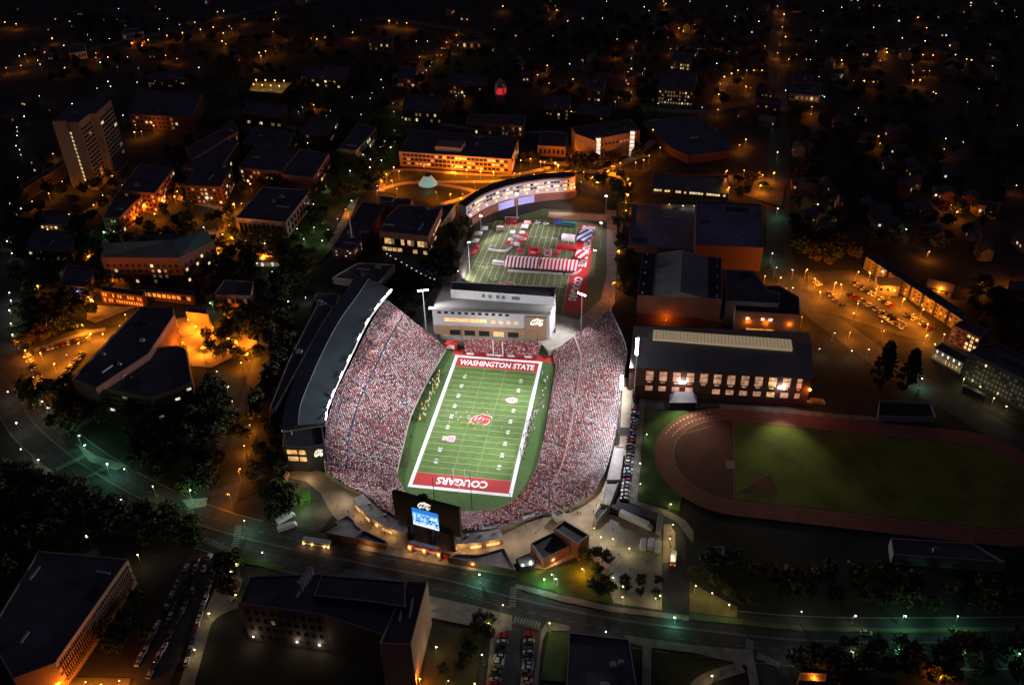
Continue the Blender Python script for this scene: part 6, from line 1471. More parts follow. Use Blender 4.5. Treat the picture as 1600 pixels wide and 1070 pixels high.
add(1200, 480, S4, 'by the dormitory street', 'y', [(407,160,'w'),(315,262,'w'),(525,277,'w'),(720,152,'o'),(515,152,'o'),(625,258,'y',.4),(1100,173,'y'),(1045,235,'y'),(985,175,'o',1.4),(1225,440,'y',1),(1320,500,'y',1),(1410,560,'y',1),(1500,620,'y',1),(960,450,'g',1.8)], .9, 6)
# nearest ones become things, the rest one distant mass
LAMPS.sort(key=lambda a: np.linalg.norm(P(a[0], a[1])-CAM))
pole_me, head_me = {}, {}
def lamp_meshes(h, c):
    if h not in pole_me:
        b_ = MB(); b_.tube((0, 0, 0), (0, 0, h), .12, .08, 6); b_.tube((0, 0, h-.1), (0, -.9, h+.15), .07, n=4); b_.box((0, 0, 0), .4, .4, .5); pole_me[h] = b_.mesh('street_lamp', M_steel)
    return pole_me[h]
def head_mesh(c, r):
    k = (c, round(r, 2))
    if k not in head_me:
        b_ = MB(); b_.ball((0, 0, 0), r, n=8, m=5, sz=.7); head_me[k] = b_.mesh('lamp_head', M_H[c])
    return head_me[k]
POWER = {'o': 8200, 'w': 620, 'g': 1100, 'y': 900, 'b': 400, 'r': 300}
rows = {}
CN = {'o': 'amber', 'w': 'white', 'g': 'greenish', 'y': 'yellow', 'b': 'blue', 'r': 'red'}
dist_mb = MB(); dist_m = list('owgybr')
for i, (px, py, c, k, h, where, zb) in enumerate(LAMPS):
    q = P(px, py, zb+h); dist = np.linalg.norm(q-CAM); r = min(.62, max(.34, dist*.00056))*(.75+.25*min(k, 2))*(random.uniform(.7, 1.05) if dist < 800 else random.uniform(.35, .95) if c == 'o' else random.uniform(.25, .7))
    near = i < 285
    if near:
        o = link('street_lamp', lamp_meshes(h, c)); o.location = (q[0], q[1], zb); o.rotation_euler.z = random.uniform(0, 6.28)
        tag(o, None, 'street lamp', '%s street lamps %s' % (CN[c], where)); rows.setdefault((c, where), []).append(o)
        hd_ = link('lamp_head', head_mesh(c, r), o); hd_.location = (0, -.9, h)
        light('POINT', (0, -.9, h-r-.25), POWER[c]*k*LAMP*(1.0 if dist < 800 or c == 'o' else .6), L_COL[c], .15, parent=o)
    else:
        dist_mb.ball(q, r, dist_m.index(c), n=8, m=5, sz=.8); dist_mb.tube((q[0], q[1], zb), q, .12, n=4, mi=6)
        light('POINT', q-np.array([0, 0, r+.3]), POWER[c]*k*LAMP*((1.1 if px < 1330 else .6) if c == 'o' else .45), L_COL[c], .15)
for (c, where), L in rows.items():
    if len(L) == 1: L[0]['label'] = 'only %s street lamp %s' % (CN[c], where)
    else: rank(L, CN[c]+' street lamp, {} from the left of those '+where)
tag(dist_mb.build('distant_lamps', [M_H[c] for c in dist_m]+[M_steel]), 'scattered lights of the distant town on the dark hills', 'town lights', kind='stuff')
print('lamps', len(LAMPS))
# ------------------------------------------------------------------ vehicles
def loft(mb, secs, mi=0, cap=True):
    """closed skin through sections of equal length"""
    n = len(secs[0]); k = len(mb.v)
    for s in secs: mb.v += [tuple(map(float, p)) for p in s]
    for j in range(len(secs)-1):
        for i in range(n): mb.f.append((k+j*n+i, k+j*n+(i+1) % n, k+(j+1)*n+(i+1) % n, k+(j+1)*n+i)); mb.m.append(mi)
    if cap:
        mb.f.append(tuple(k+n-1-i for i in range(n))); mb.m.append(mi); mb.f.append(tuple(k+(len(secs)-1)*n+i for i in range(n))); mb.m.append(mi)
def sect(x, hw, z0, z1, tw): return [(x, -hw, z0), (x, hw, z0), (x, hw, (z0+z1)/2), (x, tw, z1), (x, -tw, z1), (x, -hw, (z0+z1)/2)]
PAINTS = {'white': (.62, .62, .60), 'silver': (.38, .39, .40), 'grey': (.14, .145, .15), 'black': (.018, .018, .02), 'red': (.30, .02, .02), 'blue': (.03, .05, .16), 'tan': (.32, .26, .18)}
M_car = {k: mat('car_paint_'+k, v, .3) for k, v in PAINTS.items()}
M_tyre = mat('tyre_rubber', (.015, .015, .015), .9)
def car_parts(tall):
    body = MB(); loft(body, [sect(-2.25, .80, .35, .80, .70), sect(-2.1, .9, .28, .98, .82), sect(-1.2, .92, .25, 1.02, .86), sect(1.0, .92, .25, 1.0, .86), sect(2.0, .88, .28, .85, .76), sect(2.25, .74, .35, .68, .62)])
    cab = MB(); e = -2.0 if tall else -1.7
    loft(cab, [sect(e, .78, .95, 1.02, .72), sect(e+.45, .78, .95, 1.45 if not tall else 1.65, .62), sect(.3, .78, .95, 1.46 if not tall else 1.66, .62), sect(1.15, .78, .95, 1.02, .70)])
    top = MB(); top.box(((e+.5+.25)/2, 0, 1.455 if not tall else 1.655), .3-e-.5, 1.2, .05)
    wh = MB(); wh.tube((0, -.11, 0), (0, .11, 0), .33, n=10)
    return body, cab, top, wh
CARP = {t: car_parts(t) for t in (0, 1)}
WH_ME = CARP[0][3].mesh('wheel', M_tyre); CAB_ME = {t: CARP[t][1].mesh('cabin_glass', M_glass) for t in (0, 1)}
CAR_ME = {(t, c): (CARP[t][0].mesh('body', M_car[c]), CARP[t][2].mesh('roof', M_car[c])) for t in (0, 1) for c in PAINTS}
def car(q, rz, colour=None, tall=None, parts=True):
    colour = colour or random.choices(list(PAINTS), (.24, .2, .16, .2, .08, .08, .04))[0]; tall = random.random() < .45 if tall is None else tall
    o = tag(empty('parked_car', (q[0], q[1], .32), rz), None, 'car'); me = CAR_ME[(int(tall), colour)]
    o['paint'] = colour
    link('body', me[0], o); link('cabin_glass', CAB_ME[int(tall)], o); link('roof', me[1], o)
    for x in (-1.4, 1.4):
        for y in (-.82, .82): w_ = link('wheel', WH_ME, o); w_.location = (x, y, .03)
    return o
def car_row(a, b, n, label, group, turn=math.pi/2, jit=.06, gaps=.06):
    A, B = P(*a)[:2], P(*b)[:2]; d = B-A; ang = math.atan2(d[1], d[0]); out = []
    for i in range(n):
        if random.random() < gaps: continue
        q = A+d*(i+.5)/n+rng.normal(size=2)*.15; out.append(car(q, ang+turn+random.gauss(0, jit)+random.choice((0, math.pi))))
    for o in out: o['group'] = group
    rank(out, label, 1); return out
car_row((993, 640), (975, 784), 27, 'parked car, {} from the far end of the row behind the open stand', 'cars in the strip behind the open stand', gaps=.03)
car_row((1330, 442), (1455, 516), 22, 'parked car, {} from the far end of the row facing the apartments', 'cars in the hillside car park')
car_row((1318, 456), (1418, 512), 16, 'parked car, {} from the far end of the middle hillside row', 'cars in the hillside car park', gaps=.03)
car_row((1345, 470), (1392, 500), 9, 'parked car, {} from the far end of the inner hillside row', 'cars in the hillside car park', gaps=.1)
car_row((1272, 440), (1318, 480), 9, 'parked car, {} from the far end of the row nearest the hillside road', 'cars in the hillside car park', gaps=.3)
car_row((1375, 495), (1415, 518), 7, 'parked car, {} from the far end of the short hillside row', 'cars in the hillside car park', turn=0, gaps=.2)
car_row((42, 556), (68, 602), 11, 'parked car, {} from the far end of the row by the curving road', 'cars in the western car park', gaps=.1)
car_row((142, 529), (46, 553), 12, 'parked car, {} from the far end of the amber lit island row', 'cars in the western car park', gaps=.1)
car_row((130, 553), (100, 588), 9, 'parked car, {} from the far end of the row against the laboratory', 'cars in the western car park', gaps=.05)
for a, b, n, w_ in (((330, 868), (232, 1060), 20, 'second'), ((293, 884), (215, 1040), 17, 'first'), ((312, 876), (258, 980), 11, 'middle')):
    car_row(a, b, n, 'parked car, {} from the far end of the %s column in the lower lot' % w_, 'cars in the lower car park', turn=0, gaps=.06)
car_row((338, 880), (287, 1050), 18, 'parked car, {} from the far end of the column along the lower footway', 'cars in the lower car park', turn=0, gaps=.1)
car_row((787, 990), (772, 1072), 14, 'parked car, {} from the far end of the left side lot column', 'cars in the side car park', gaps=.03)
car_row((827, 988), (823, 1074), 14, 'parked car, {} from the far end of the right side lot column', 'cars in the side car park', gaps=.05)
car_row((988, 608), (1036, 613), 6, 'parked car, {} from the far end of the group before the field house', 'cars before the field house', gaps=0)
LONE = [((1353, 990), 0.0, 'white', 1, 'white car driving along the main street alone'), ((27, 613), -1.0, 'red', 0, 'lone red car driving on the curving main road'), ((1100, 617), 1.5, 'tan', 1, 'tan car parked by the white hospitality tent'),
        ((840, 349), .3, 'white', 1, 'left white car on the practice field turf'), ((853, 351), .3, 'white', 0, 'right white car on the practice field turf')]
for (px, py), rz, c, t, lb in LONE:
    zb = PIT if py < 400 else 0
    o = car(P(px, py, zb), rz, c, t); o.location.z += zb; o['label'] = lb; o.name = 'car'
def truck(px, py, rz, L_, W_, H_, label, m_box, m_cab, name='box_truck', cat='truck', zb=0.0, split=True, lamp=None):
    o = tag(empty(name, P(px, py, zb), rz), label, cat)
    b_ = MB(); x0 = -L_/2; x1 = L_/2-(2.4 if split else 0)
    loft(b_, [[(x, -W_/2, .9), (x, W_/2, .9), (x, W_/2, H_-.15), (x, W_/2-.15, H_), (x, -W_/2+.15, H_), (x, -W_/2, H_-.15)] for x in (x0, x1)]); b_.build('box' if split else 'body', m_box, o)
    if split:
        c = MB(); loft(c, [sect(x1+.15, W_/2-.1, .6, 2.7, W_/2-.2), sect(x1+1.5, W_/2-.1, .6, 2.6, W_/2-.3), sect(x1+2.3, W_/2-.15, .6, 1.5, W_/2-.3)]); c.build('cab', m_cab, o)
    else:
        for s in (-1, 1): c = MB(); c.box((0, s*(W_/2+.02), H_*.55), L_*.88, .08, H_*.25); c.build('window_strip', M_glass, o)
    for x in (x0+1.2, x1-.8 if not split else x1+1.2):
        for y in (-W_/2+.2, W_/2-.2): w_ = MB(); w_.tube((x, y-.15, .5), (x, y+.15, .5), .5, n=10); w_.build('wheel', M_tyre, o)
    if lamp:
        for y in (-.9, .9):
            for x, m_ in ((L_/2+.1, M_H['y']), (-L_/2-.05, M_H['r'])): w_ = MB(); w_.ball((x, y, .9), .22); w_.build('headlight' if x > 0 else 'tail_light', m_, o)
    return o
d_ = P(515, 852)-P(477, 846); ab = math.atan2(d_[1], d_[0])
bus = truck(496, 851, ab, 13, 2.6, 3.2, 'white roofed bus with glowing lamps on the main street', mat('bus_pale_roof', (.42, .50, .42), .5), M_dark, 'bus', 'bus', split=False)
for x in (-6, -2, 4, 6): light('POINT', (x, -2.0, 1.2), 160, (1, .5, .2), .2, parent=bus); b_ = MB(); b_.ball((x, -1.4, .9), .28); b_.build('side_lamp', M_H['o'], bus)
d_ = P(1010, 826)-P(984, 814); a_ = math.atan2(d_[1], d_[0])
truck(994, 818, a_, 17, 2.7, 3.8, 'white broadcast semi truck parked on the service drive', M_white, M_white, 'semi_truck')
truck(967, 803, a_, 13, 2.6, 3.4, 'dark trailer parked behind the white semi truck', M_dark, M_dark, 'trailer', 'trailer', split=False)
truck(1030, 824, 1.5, 11, 2.6, 3.4, 'slim silver trailer standing beside the tan island', M_coping, M_dark, 'trailer', 'trailer', split=False)
for px, py, lb in ((1005, 853, 'left'), (1017, 853, 'middle'), (1028, 857, 'right')):
    o = truck(px, py, 1.5, 7, 2.8, 3.4, '%s one of three white vans backed up on the plaza' % lb, M_white, M_white, 'van', 'van')
truck(1052, 874, 1.5, 8, 2.5, 3.0, 'white pickup truck with lit tail lights on the service drive', M_white, M_white, 'pickup_truck', 'truck', lamp=1)
truck(1255, 633, 0, 8, 2.6, 3.2, 'yellow lit bus nearest the field house corner', mat('bus_yellow', (.55, .40, .12), .5), M_dark, 'bus', 'bus', split=False)
truck(1277, 631, .0, 8, 2.5, 3.0, 'yellow box truck beside the field house corner lamp', mat('bus_yellow', (.55, .40, .12), .5), M_white)
d_ = P(1560, 633)-P(1500, 604); truck(1522, 617, math.atan2(d_[1], d_[0]), 13, 2.7, 3.2, 'dark bus parked at the kerb below the long dormitory', M_dark, M_dark, 'bus', 'bus', split=False)
truck(779, 414, -.1, 8, 2.6, 3.2, 'white van trailer at the end of the striped marquees', M_white, M_white, 'trailer', 'trailer', zb=PIT, split=False)
truck(889, 353, -.1, 11, 2.6, 3.2, 'teal display trailer at the back of the practice turf', mat('teal_paint', (.05, .32, .36), .5), M_dark, 'trailer', 'trailer', zb=PIT, split=False)
truck(450, 826, .6, 9, 2.5, 3.0, 'white equipment truck parked by the corner trees below the stand', M_white, M_white)
truck(447, 812, .9, 9, 2.5, 3.0, 'second white equipment truck behind the first at the corner trees', M_white, M_white)

# ------------------------------------------------------------------ trees
LEAF = {'green': mat('leaf_green', (.060, .085, .025), .9, .45, .6), 'dark': mat('leaf_dark', (.030, .045, .022), .9, .4, .6), 'olive': mat('leaf_olive', (.095, .085, .025), .9, .4, .6), 'red': mat('leaf_russet', (.14, .045, .02), .9, .4, .6)}
M_bark = mat('bark', (.06, .045, .03), .95)
def crown_mesh(kind, seed, conifer=False):
    r_ = np.random.default_rng(seed); n = 900; mb = MB(); cl_ = []
    if conifer:
        for i in range(60): z = r_.uniform(.12, 1); a = r_.uniform(0, 6.28); R = (1-z)*.34+.02; cl_.append((math.cos(a)*R*r_.uniform(.4, 1), math.sin(a)*R*r_.uniform(.4, 1), z, .055))
    else:
        for i in range(34):
            v = r_.normal(size=3); v /= np.linalg.norm(v); R = r_.uniform(.45, 1.0)
            cl_.append((v[0]*.40*R, v[1]*.40*R, .62+v[2]*.32*R, r_.uniform(.08, .16)))
    for i in range(n):
        c = cl_[int(r_.integers(len(cl_)))]; p = np.array(c[:3])+r_.normal(size=3)*c[3]*.55; u = r_.normal(size=3); u /= np.linalg.norm(u); v = np.cross(u, r_.normal(size=3)); v /= np.linalg.norm(v); s = r_.uniform(.022, .05)
        mb.face([p-u*s-v*s*.7, p+u*s-v*s*.7, p+u*s+v*s*.7, p-u*s+v*s*.7])
    return mb.mesh('crown', LEAF[kind])
CROWNS = {k: [crown_mesh(k, 11*i+len(k)) for i in range(4)] for k in LEAF}
CONIF = [crown_mesh('dark', 90+i, True) for i in range(2)]
tb = MB(); tb.tube((0, 0, 0), (0, 0, .34), .03, .02, 6)
for a in range(5): t = a*1.256; tb.tube((0, 0, .3), (.2*math.cos(t), .2*math.sin(t), .52+.05*(a % 2)), .014, .006, 4)
tb.tube((0, 0, .34), (0, 0, .7), .02, .006, 4)
TRUNK = tb.mesh('trunk', M_bark)
tree_rows = {}
def tree(q, h, kind, where, conifer=False, name=None):
    o = tag(empty(name or ('conifer_tree' if conifer else 'broadleaf_tree'), q, random.uniform(0, 6.28)), None, 'tree', 'trees '+where)
    o.scale = (h, h, h)
    t = link('trunk', TRUNK, o); c = link('crown', random.choice(CONIF if conifer else CROWNS[kind]), o); c.scale = (random.uniform(.85, 1.2), random.uniform(.85, 1.2), random.uniform(.85, 1.1))
    tree_rows.setdefault(where, []).append(o)
def grove(poly_px, n, h, kinds, where, zb=0.0, sep=4.0, conifer=0.0, avoid=True):
    xs, ys = [p[0] for p in poly_px], [p[1] for p in poly_px]; got = []; tries = 0
    while len(got) < n and tries < n*60:
        tries += 1; p = (random.uniform(min(xs), max(xs)), random.uniform(min(ys), max(ys)))
        if not inside(p, poly_px): continue
        q = P(*p, zb)
        if any(np.linalg.norm(q-g) < sep for g in got) or (avoid and any(inside(q[:2], b) for b in BLD)): continue
        got.append(q); tree(q, random.uniform(*h), random.choice(kinds), where, random.random() < conifer)
grove([(692, 372), (738, 345), (716, 420), (684, 470), (664, 440)], 24, (9, 13), ['green', 'olive', 'dark'], 'on the bank left of the practice field', -3, 3.5)
grove([(612, 450), (650, 432), (668, 470), (660, 510), (626, 496), (608, 470)], 15, (6, 10), ['dark', 'green'], 'on the dark bank beside the roofed stand', -5, 3)
grove([(962, 300), (986, 295), (982, 385), (1000, 470), (966, 460), (964, 380)], 20, (8, 12), ['olive', 'green', 'dark'], 'along the path right of the practice field', -2, 3.5)
grove([(205, 655), (300, 640), (335, 590), (362, 690), (330, 780), (215, 735)], 24, (10, 15), ['dark'], 'in the dark wood below the laboratory', 0, 5)
grove([(20, 745), (80, 765), (200, 790), (245, 815), (60, 850)], 14, (10, 14), ['dark'], 'in the dark wood below the main road', 0, 6)
grove([(250, 795), (285, 810), (312, 840), (300, 868), (275, 850)], 7, (8, 11), ['green'], 'at the lit crossing corner', 0, 4)
for px, py in ((1377, 598), (1416, 606)): tree(P(px, py), 27, 'dark', 'standing as a pair by the hillside road', True)
grove([(560, 205), (620, 200), (640, 250), (590, 300), (545, 300)], 12, (8, 11), ['green', 'dark'], 'on the central campus lawn', 0, 5)
grove([(480, 330), (520, 310), (515, 390), (460, 450), (430, 440)], 14, (8, 11), ['olive', 'green', 'dark'], 'west of the student union', 0, 5)
grove([(345, 375), (440, 380), (450, 400), (370, 440), (330, 430)], 12, (8, 12), ['dark', 'olive'], 'in front of the columned hall', 0, 5)
grove([(20, 520), (60, 505), (140, 490), (135, 520), (70, 540), (30, 555)], 9, (7, 10), ['olive', 'green'], 'round the western car park', 0, 5)
grove([(325, 520), (400, 500), (405, 560), (350, 575), (310, 560)], 12, (8, 11), ['dark', 'olive'], 'beside the orange courtyard', 0, 5)
grove([(20, 330), (120, 330), (150, 430), (60, 480), (20, 440)], 14, (9, 13), ['dark'], 'on the dark western slope', 0, 7)
grove([(890, 255), (980, 250), (985, 300), (935, 320), (905, 290)], 13, (6, 9), ['olive', 'green'], 'on the amber mall right of the curved building', 0, 5)
grove([(815, 245), (895, 248), (890, 262), (815, 262)], 8, (6, 8), ['olive'], 'between the mall lawn and the big academic building', 0, 5)
grove([(1145, 280), (1200, 285), (1195, 312), (1150, 310)], 7, (7, 10), ['olive', 'dark'], 'beside the long lit hall', 0, 5)
grove([(160, 960), (235, 930), (225, 1010), (170, 1040)], 6, (9, 12), ['dark'], 'before the brick fins', 0, 5)
grove([(912, 875), (938, 862), (955, 885), (960, 930), (930, 935)], 8, (6, 8.5), ['dark', 'green'], 'in the dark planter by the plaza', 0, 3)
for px, py in ((976, 912), (977, 924), (1001, 914), (1000, 930), (1028, 912), (1026, 936)): tree(P(px, py), 5.5, 'dark', 'in the small plaza tree pits')
grove([(1078, 900), (1150, 940), (1190, 950), (1150, 930), (1085, 890)], 8, (5, 7), ['green', 'olive'], 'above the lit grass triangle', 0, 4)
grove([(742, 965), (775, 975), (765, 1000), (745, 1000)], 4, (6, 8), ['dark'], 'at the lower street corner', 0, 4)
grove([(700, 1000), (745, 1010), (735, 1060), (690, 1060)], 5, (5, 7), ['dark'], 'on the lower lawn', 0, 4)
grove([(1270, 1015), (1340, 1012), (1480, 1020), (1480, 1060), (1280, 1060)], 10, (8, 11), ['dark'], 'along the lower right street', 0, 6)
grove([(410, 780), (455, 760), (470, 800), (430, 815)], 8, (8, 12), ['dark', 'green'], 'at the street corner left of the stands', 0, 3.5)
grove([(400, 690), (440, 640), (445, 740), (395, 770)], 8, (8, 11), ['dark'], 'on the slope left of the press box', 0, 5)
grove([(820, 205), (900, 195), (900, 185), (820, 190)], 5, (8, 10), ['dark'], 'behind the small chapel', 0, 5)
grove([(960, 60), (1200, 60), (1200, 150), (980, 160)], 10, (9, 13), ['dark'], 'among the near town houses', 0, 10)
grove([(1240, 180), (1340, 200), (1340, 330), (1240, 330)], 8, (9, 13), ['dark'], 'on the black hillside', 0, 10)
grove([(200, 130), (560, 60), (620, 130), (480, 170)], 10, (9, 13), ['dark'], 'on the far campus', 0, 10)
for where, L in tree_rows.items(): rank(L, ('evergreen' if 'pair' in where else 'tree')+', {} from the left of those '+where)
for o in tree_rows['standing as a pair by the hillside road']: o.name = 'conifer_tree'
print('trees', sum(len(v) for v in tree_rows.values()))

# the rest of the tree cover reads as one dark mass between the roofs
def wood(name, label, areas, hmin, hmax):
    R = np.random.default_rng(5); VV, FF, CC = [], [], []; base = 0; cnt = 0
    lib = []
    for kind in ('green', 'olive', 'dark'):
        for me in CROWNS[kind][:2]:
            co = np.zeros(len(me.vertices)*3); me.vertices.foreach_get('co', co); co = co.reshape(-1, 4, 3)
            lib.append(co[R.choice(len(co), 330, replace=False)])
    tone = [(.060, .075, .025), (.085, .070, .022), (.034, .046, .022), (.10, .055, .02)]
    for poly, n, zb, sep in areas:
        xs, ys = [p[0] for p in poly], [p[1] for p in poly]; got = []; tries = 0
        while len(got) < n and tries < n*40:
            tries += 1; p = (R.uniform(min(xs), max(xs)), R.uniform(min(ys), max(ys)))
            if not inside(p, poly): continue
            q = P(*p, zb)
            if any((q[0]-g[0])**2+(q[1]-g[1])**2 < sep*sep for g in got) or any(inside(q[:2], b) for b in BLD) or any((q[0]-g[0])**2+(q[1]-g[1])**2 < 9 for g in LAMP_XY): continue
            got.append(q); h = R.uniform(hmin, hmax); a = R.uniform(0, 6.28); c = lib[int(R.integers(len(lib)))]*[h*1.05, h*1.05, h]
            c = c+(c-c.mean(1, keepdims=True))*.55
            x = c[..., 0]*math.cos(a)-c[..., 1]*math.sin(a)+q[0]; y = c[..., 0]*math.sin(a)+c[..., 1]*math.cos(a)+q[1]
            VV.append(np.stack([x, y, c[..., 2]+zb], -1).reshape(-1, 3)); t_ = np.array(tone[int(R.choice(4, p=[.35, .25, .33, .07]))])
            CC.append(np.clip(t_[None]*R.uniform(.6, 1.4, (330, 1)), 0, 1)); cnt += 1
    V = np.concatenate(VV).astype(np.float32); C = np.concatenate(CC); n = len(V)//4
    me = bpy.data.meshes.new(name); me.vertices.add(len(V)); me.vertices.foreach_set('co', V.ravel()); me.loops.add(len(V)); me.loops.foreach_set('vertex_index', np.arange(len(V), dtype=np.int32))
    me.polygons.add(n); me.polygons.foreach_set('loop_start', np.arange(0, len(V), 4, dtype=np.int32)); me.update(calc_edges=True)
    ca = me.color_attributes.new('Col', 'FLOAT_COLOR', 'CORNER'); full = np.ones((len(V), 4), np.float32); full[:, :3] = np.repeat(C, 4, axis=0); ca.data.foreach_set('color', full.ravel())
    me.materials.append(mat('wood_foliage', (.05, .06, .02), .95, attr='Col')); tag(link(name, me), label, 'woods', kind='stuff'); print(name, cnt)
LAMP_XY = [P(a[0], a[1], a[6]+a[4]) for a in LAMPS]
wood('woodland', 'mixed dark tree cover filling the gaps between campus and town buildings', [
    ([(15, 300), (130, 300), (360, 190), (500, 150), (560, 200), (620, 200), (600, 300), (500, 330), (330, 470), (230, 440), (30, 520)], 190, 0, 6),
    ([(320, 430), (430, 390), (500, 400), (480, 480), (420, 560), (340, 560)], 42, 0, 5),
    ([(20, 480), (140, 460), (150, 500), (40, 545)], 22, 0, 5),
    ([(30, 620), (120, 600), (170, 660), (110, 690), (60, 650)], 22, 0, 5),
    ([(200, 650), (310, 640), (345, 600), (380, 640), (360, 720), (320, 790), (215, 735)], 36, 0, 5),
    ([(10, 730), (70, 755), (180, 785), (270, 815), (310, 850), (290, 870), (230, 850), (60, 860), (10, 840)], 34, 0, 6),
    ([(380, 690), (440, 600), (470, 540), (440, 500), (420, 590), (390, 680)], 26, 0, 4.5),
    ([(60, 30), (560, 40), (800, 60), (790, 200), (560, 180), (200, 140), (80, 130)], 190, 0, 9),
    ([(800, 20), (1200, 20), (1200, 160), (1000, 175), (820, 200)], 150, 0, 10),
    ([(1230, 20), (1590, 20), (1590, 300), (1500, 400), (1340, 390), (1240, 330)], 200, 0, 11),
    ([(1000, 180), (1000, 250), (950, 300), (905, 290), (890, 250), (960, 200)], 26, 0, 5),
    ([(1240, 345), (1340, 395), (1330, 415), (1262, 420), (1235, 380)], 18, 0, 6),
    ([(1500, 440), (1600, 480), (1600, 570), (1530, 520)], 20, 0, 6),
    ([(1085, 880), (1200, 935), (1380, 950), (1600, 960), (1600, 930), (1250, 900)], 24, 0, 7),
    ([(1250, 1012), (1600, 1018), (1600, 1075), (1240, 1075)], 16, 0, 6),
        ([(0, 840), (100, 850), (40, 880), (0, 920)], 12, 0, 6),
    ([(345, 880), (380, 890), (372, 925), (352, 940)], 6, 0, 4)], 8, 13)

# ------------------------------------------------------------------ standing people
def person_mesh(cols, pose=0):
    """one continuous standing figure: split legs, hips, trunk with arms, neck and head"""
    mb = MB(); legs, shirt, skin, hair = cols; fc = []
    n = 6
    R = [ring(0, 0, .78, .18, .13, n), ring(0, 0, .98, .17, .12, n), ring(0, 0, 1.22, .21, .13, n), ring(0, 0, 1.42, .22, .12, n), ring(0, 0, 1.50, .07, .07, n), ring(0, .01, 1.57, .085, .10, n), ring(0, .01, 1.68, .09, .105, n), ring(0, 0, 1.76, .05, .06, n)]
    k = len(mb.v)
    for r in R: mb.v += r
    cc = [legs, shirt, shirt, shirt, skin, skin, hair]
    for j in range(len(R)-1):
        for i in range(n): mb.f.append((k+j*n+i, k+j*n+(i+1) % n, k+(j+1)*n+(i+1) % n, k+(j+1)*n+i)); fc.append(cc[j])
    mb.f.append(tuple(k+7*n+i for i in range(n))); fc.append(hair)
    st = .12 if pose else .02
    for s in (-1, 1):
        for a, b, r0, r1, c in ((( s*.10, 0, .84), (s*.11, s*st, .45), .095, .07, legs), ((s*.11, s*st, .45), (s*.11, s*st*.6, .02), .07, .05, legs), ((s*.11, s*st*.6+.06, .04), (s*.11, s*st*.6+.2, .03), .05, .04, HAIRS[5]), ((s*.22, 0, 1.40), (s*.30, .02*pose, 1.12), .055, .045, shirt), ((s*.30, .02*pose, 1.12), (s*.28, .12, .88), .045, .035, skin)):
            f0 = len(mb.f); mb.tube(a, b, r0, r1, 5); fc += [c]*(len(mb.f)-f0)
    me = bpy.data.meshes.new('person'); me.from_pydata([tuple(map(float, v)) for v in mb.v], [], mb.f); colour_mesh(me, fc); return me
def pm(shirt, legs, hair=None, pose=0): return person_mesh([legs, shirt, random.choice(SKIN), hair or random.choice(HAIRS)], pose)
FAN = [person_mesh(person_cols(), i % 2) for i in range(10)]
HOME = pm((.75, .75, .75), (.70, .70, .72), (.45, .02, .04), 1); HOME2 = pm((.75, .75, .75), (.70, .70, .72), (.5, .5, .52), 0)
AWAY = pm((.80, .60, .10), (.78, .58, .10), (.55, .42, .08), 1); AWAY2 = pm((.80, .62, .12), (.20, .16, .04), (.55, .42, .08), 0)
REF = pm((.35, .35, .35), (.03, .03, .03), (.02, .02, .02), 0); BAND = pm((.12, .02, .03), (.03, .03, .03), (.5, .5, .5), 0); STAFF = pm((.05, .05, .06), (.06, .06, .07)); WHT = pm((.9, .9, .9), (.5, .5, .52)); STAFF2 = pm((.40, .02, .04), (.05, .05, .06))
def stand(px, py, zb, me, rz=None, scale=1.0):
    o = link('person', me); q = P(px, py, zb); o.location = q; o.rotation_euler.z = random.uniform(0, 6.28) if rz is None else rz; o['category'] = 'person'; o.scale = (scale,)*3
    return o
c7 = lambda pts: [(640+a/7.27, 600+b/7.27) for a, b in pts]
L = [stand(*p, PIT+.12, HOME, math.pi, 1.12) for p in c7([(530, 345), (655, 330), (580, 390), (660, 385), (668, 410), (690, 405), (705, 425), (880, 335), (1035, 400), (553, 415), (675, 375)])]
for o in L: o['group'] = 'players of the white team'
rank(L, 'football player in white, {} from the left of the white team on the field')
L = [stand(*p, PIT+.12, AWAY, 0, 1.12) for p in c7([(450, 445), (598, 450), (612, 452), (628, 452), (655, 462), (682, 455), (720, 462), (743, 510), (835, 500), (905, 430), (1050, 510)])]
for o in L: o['group'] = 'players of the gold team'
rank(L, 'football player in gold, {} from the left of the gold team on the field')
L = [stand(*p, PIT+.12, REF, None, 1.1) for p in c7([(865, 190), (842, 628), (365, 415), (690, 870-400)])]
rank(L, 'referee in grey and black, {} from the left of the officials on the field')
def line_people(a, b, n, spread, meshes, label, group, zb=PIT+.05):
    L = []
    for i in range(n):
        t = random.random(); q = (a[0]+(b[0]-a[0])*t+random.gauss(0, spread), a[1]+(b[1]-a[1])*t+random.gauss(0, spread)); o = stand(*q, zb, random.choice(meshes), None, 1.35); o['group'] = group; L.append(o)
    rank(L, label, 1); return L
line_people((690, 585), (655, 660), 66, 2.4, [AWAY2, AWAY, STAFF, FAN[0], WHT, WHT, AWAY], 'person on the left sideline, {} from the far end of the gold team bench area', 'people on the left sideline')
line_people((688, 575), (640, 690), 14, 3.5, [WHT, FAN[1], FAN[3]], 'person near the left stand wall, {} from the far end of those on the turf', 'people by the left stand wall')
line_people((836, 640), (815, 712), 70, 2.6, [HOME2, WHT, HOME, STAFF2, WHT, STAFF], 'person on the right sideline, {} from the far end of the white team bench area', 'people on the right sideline')
line_people((852, 585), (846, 640), 14, 2.6, [FAN[4], WHT, FAN[5]], 'person on the far right turf, {} from the far end of that group', 'people on the far right turf')
L = []
for i in range(10):
    for j in range(2): L.append(stand(633+i*.5+j*3.2-1.2*i*.25, 722-i*3.0+j*1.2+6, PIT+.05, BAND, None, 1.05))
rank(L, 'band member in dark crimson, {} from the far end of the two files', 1)
for o in L: o['group'] = 'marching band files by the left stand'
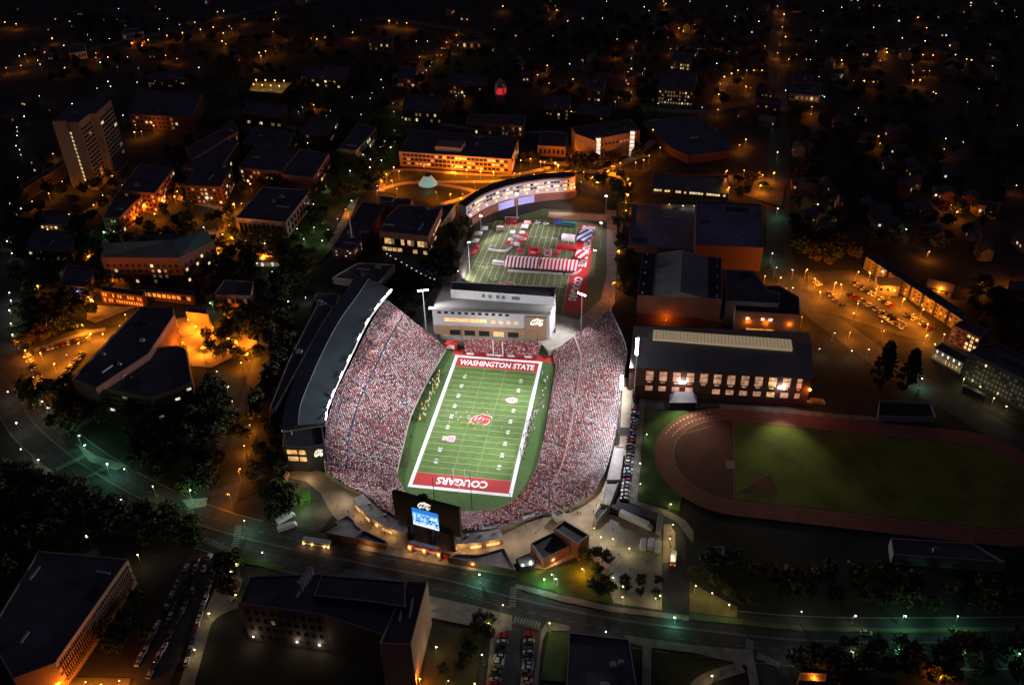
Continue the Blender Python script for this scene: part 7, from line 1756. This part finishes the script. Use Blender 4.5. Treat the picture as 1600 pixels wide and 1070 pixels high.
def crowd_at(poly, n, label, group, zb=0.0, meshes=None):
    xs, ys = [p[0] for p in poly], [p[1] for p in poly]; L = []
    while len(L) < n:
        p = (random.uniform(min(xs), max(xs)), random.uniform(min(ys), max(ys)))
        if inside(p, poly) and not any(inside(P(*p)[:2], b) for b in BLD): o = stand(*p, zb, random.choice(meshes or FAN), None, 1.05); o['group'] = group; L.append(o)
    rank(L, label)
crowd_at([(935, 825), (1000, 825), (1020, 880), (1000, 905), (950, 900), (925, 850)], 24, 'pedestrian on the open plaza, {} from the left', 'pedestrians on the plaza')
crowd_at([(800, 820), (860, 800), (905, 790), (940, 760), (930, 810), (880, 805), (850, 830), (810, 848)], 22, 'fan walking on the tan concourse right of the stands, {} from the left', 'fans on the concourse')
crowd_at([(520, 790), (555, 785), (575, 815), (620, 840), (590, 835), (545, 805)], 12, 'fan on the tan concourse left of the video board, {} from the left', 'fans on the left concourse')
crowd_at([(890, 520), (950, 470), (962, 430), (955, 470), (900, 535)], 14, 'fan on the pale plaza path beyond the end building, {} from the left', 'fans on the far plaza', PL)
crowd_at([(780, 345), (880, 345), (905, 430), (760, 430)], 14, 'visitor on the practice turf, {} from the left', 'visitors at the fan festival', PIT+.1)
crowd_at([(1038, 825), (1053, 835), (1053, 875), (1038, 876)], 8, 'person on the tan island beside the service drive, {} from the left', 'people on the tan island')

# ------------------------------------------------------------------ settle: each thing's Empty stands at the base of its parts
bpy.context.view_layer.update()
kids = {}
for o in list(sc.objects):
    if o.parent is not None: kids.setdefault(o.parent.name, []).append(o)
for o in list(sc.objects):
    if o.type == 'EMPTY' and o.parent is None and tuple(o.location) == (0, 0, 0) and o.name in kids:
        pts = [c.matrix_world @ Vector(b) for c in kids[o.name] if c.type == 'MESH' for b in c.bound_box]
        if not pts: continue
        x0, x1 = min(p.x for p in pts), max(p.x for p in pts); y0, y1 = min(p.y for p in pts), max(p.y for p in pts)
        v = Vector(((x0+x1)/2, (y0+y1)/2, min(p.z for p in pts))); o.location = v
        for c in kids[o.name]: c.location = c.location-v
for o in sc.objects:
    if 'h' in o.keys(): del o['h']
    if 'paint' in o.keys():
        o['label'] = o['label'].replace('parked car', 'parked '+o['paint']+' car', 1); del o['paint']
print('objects', len(sc.objects))
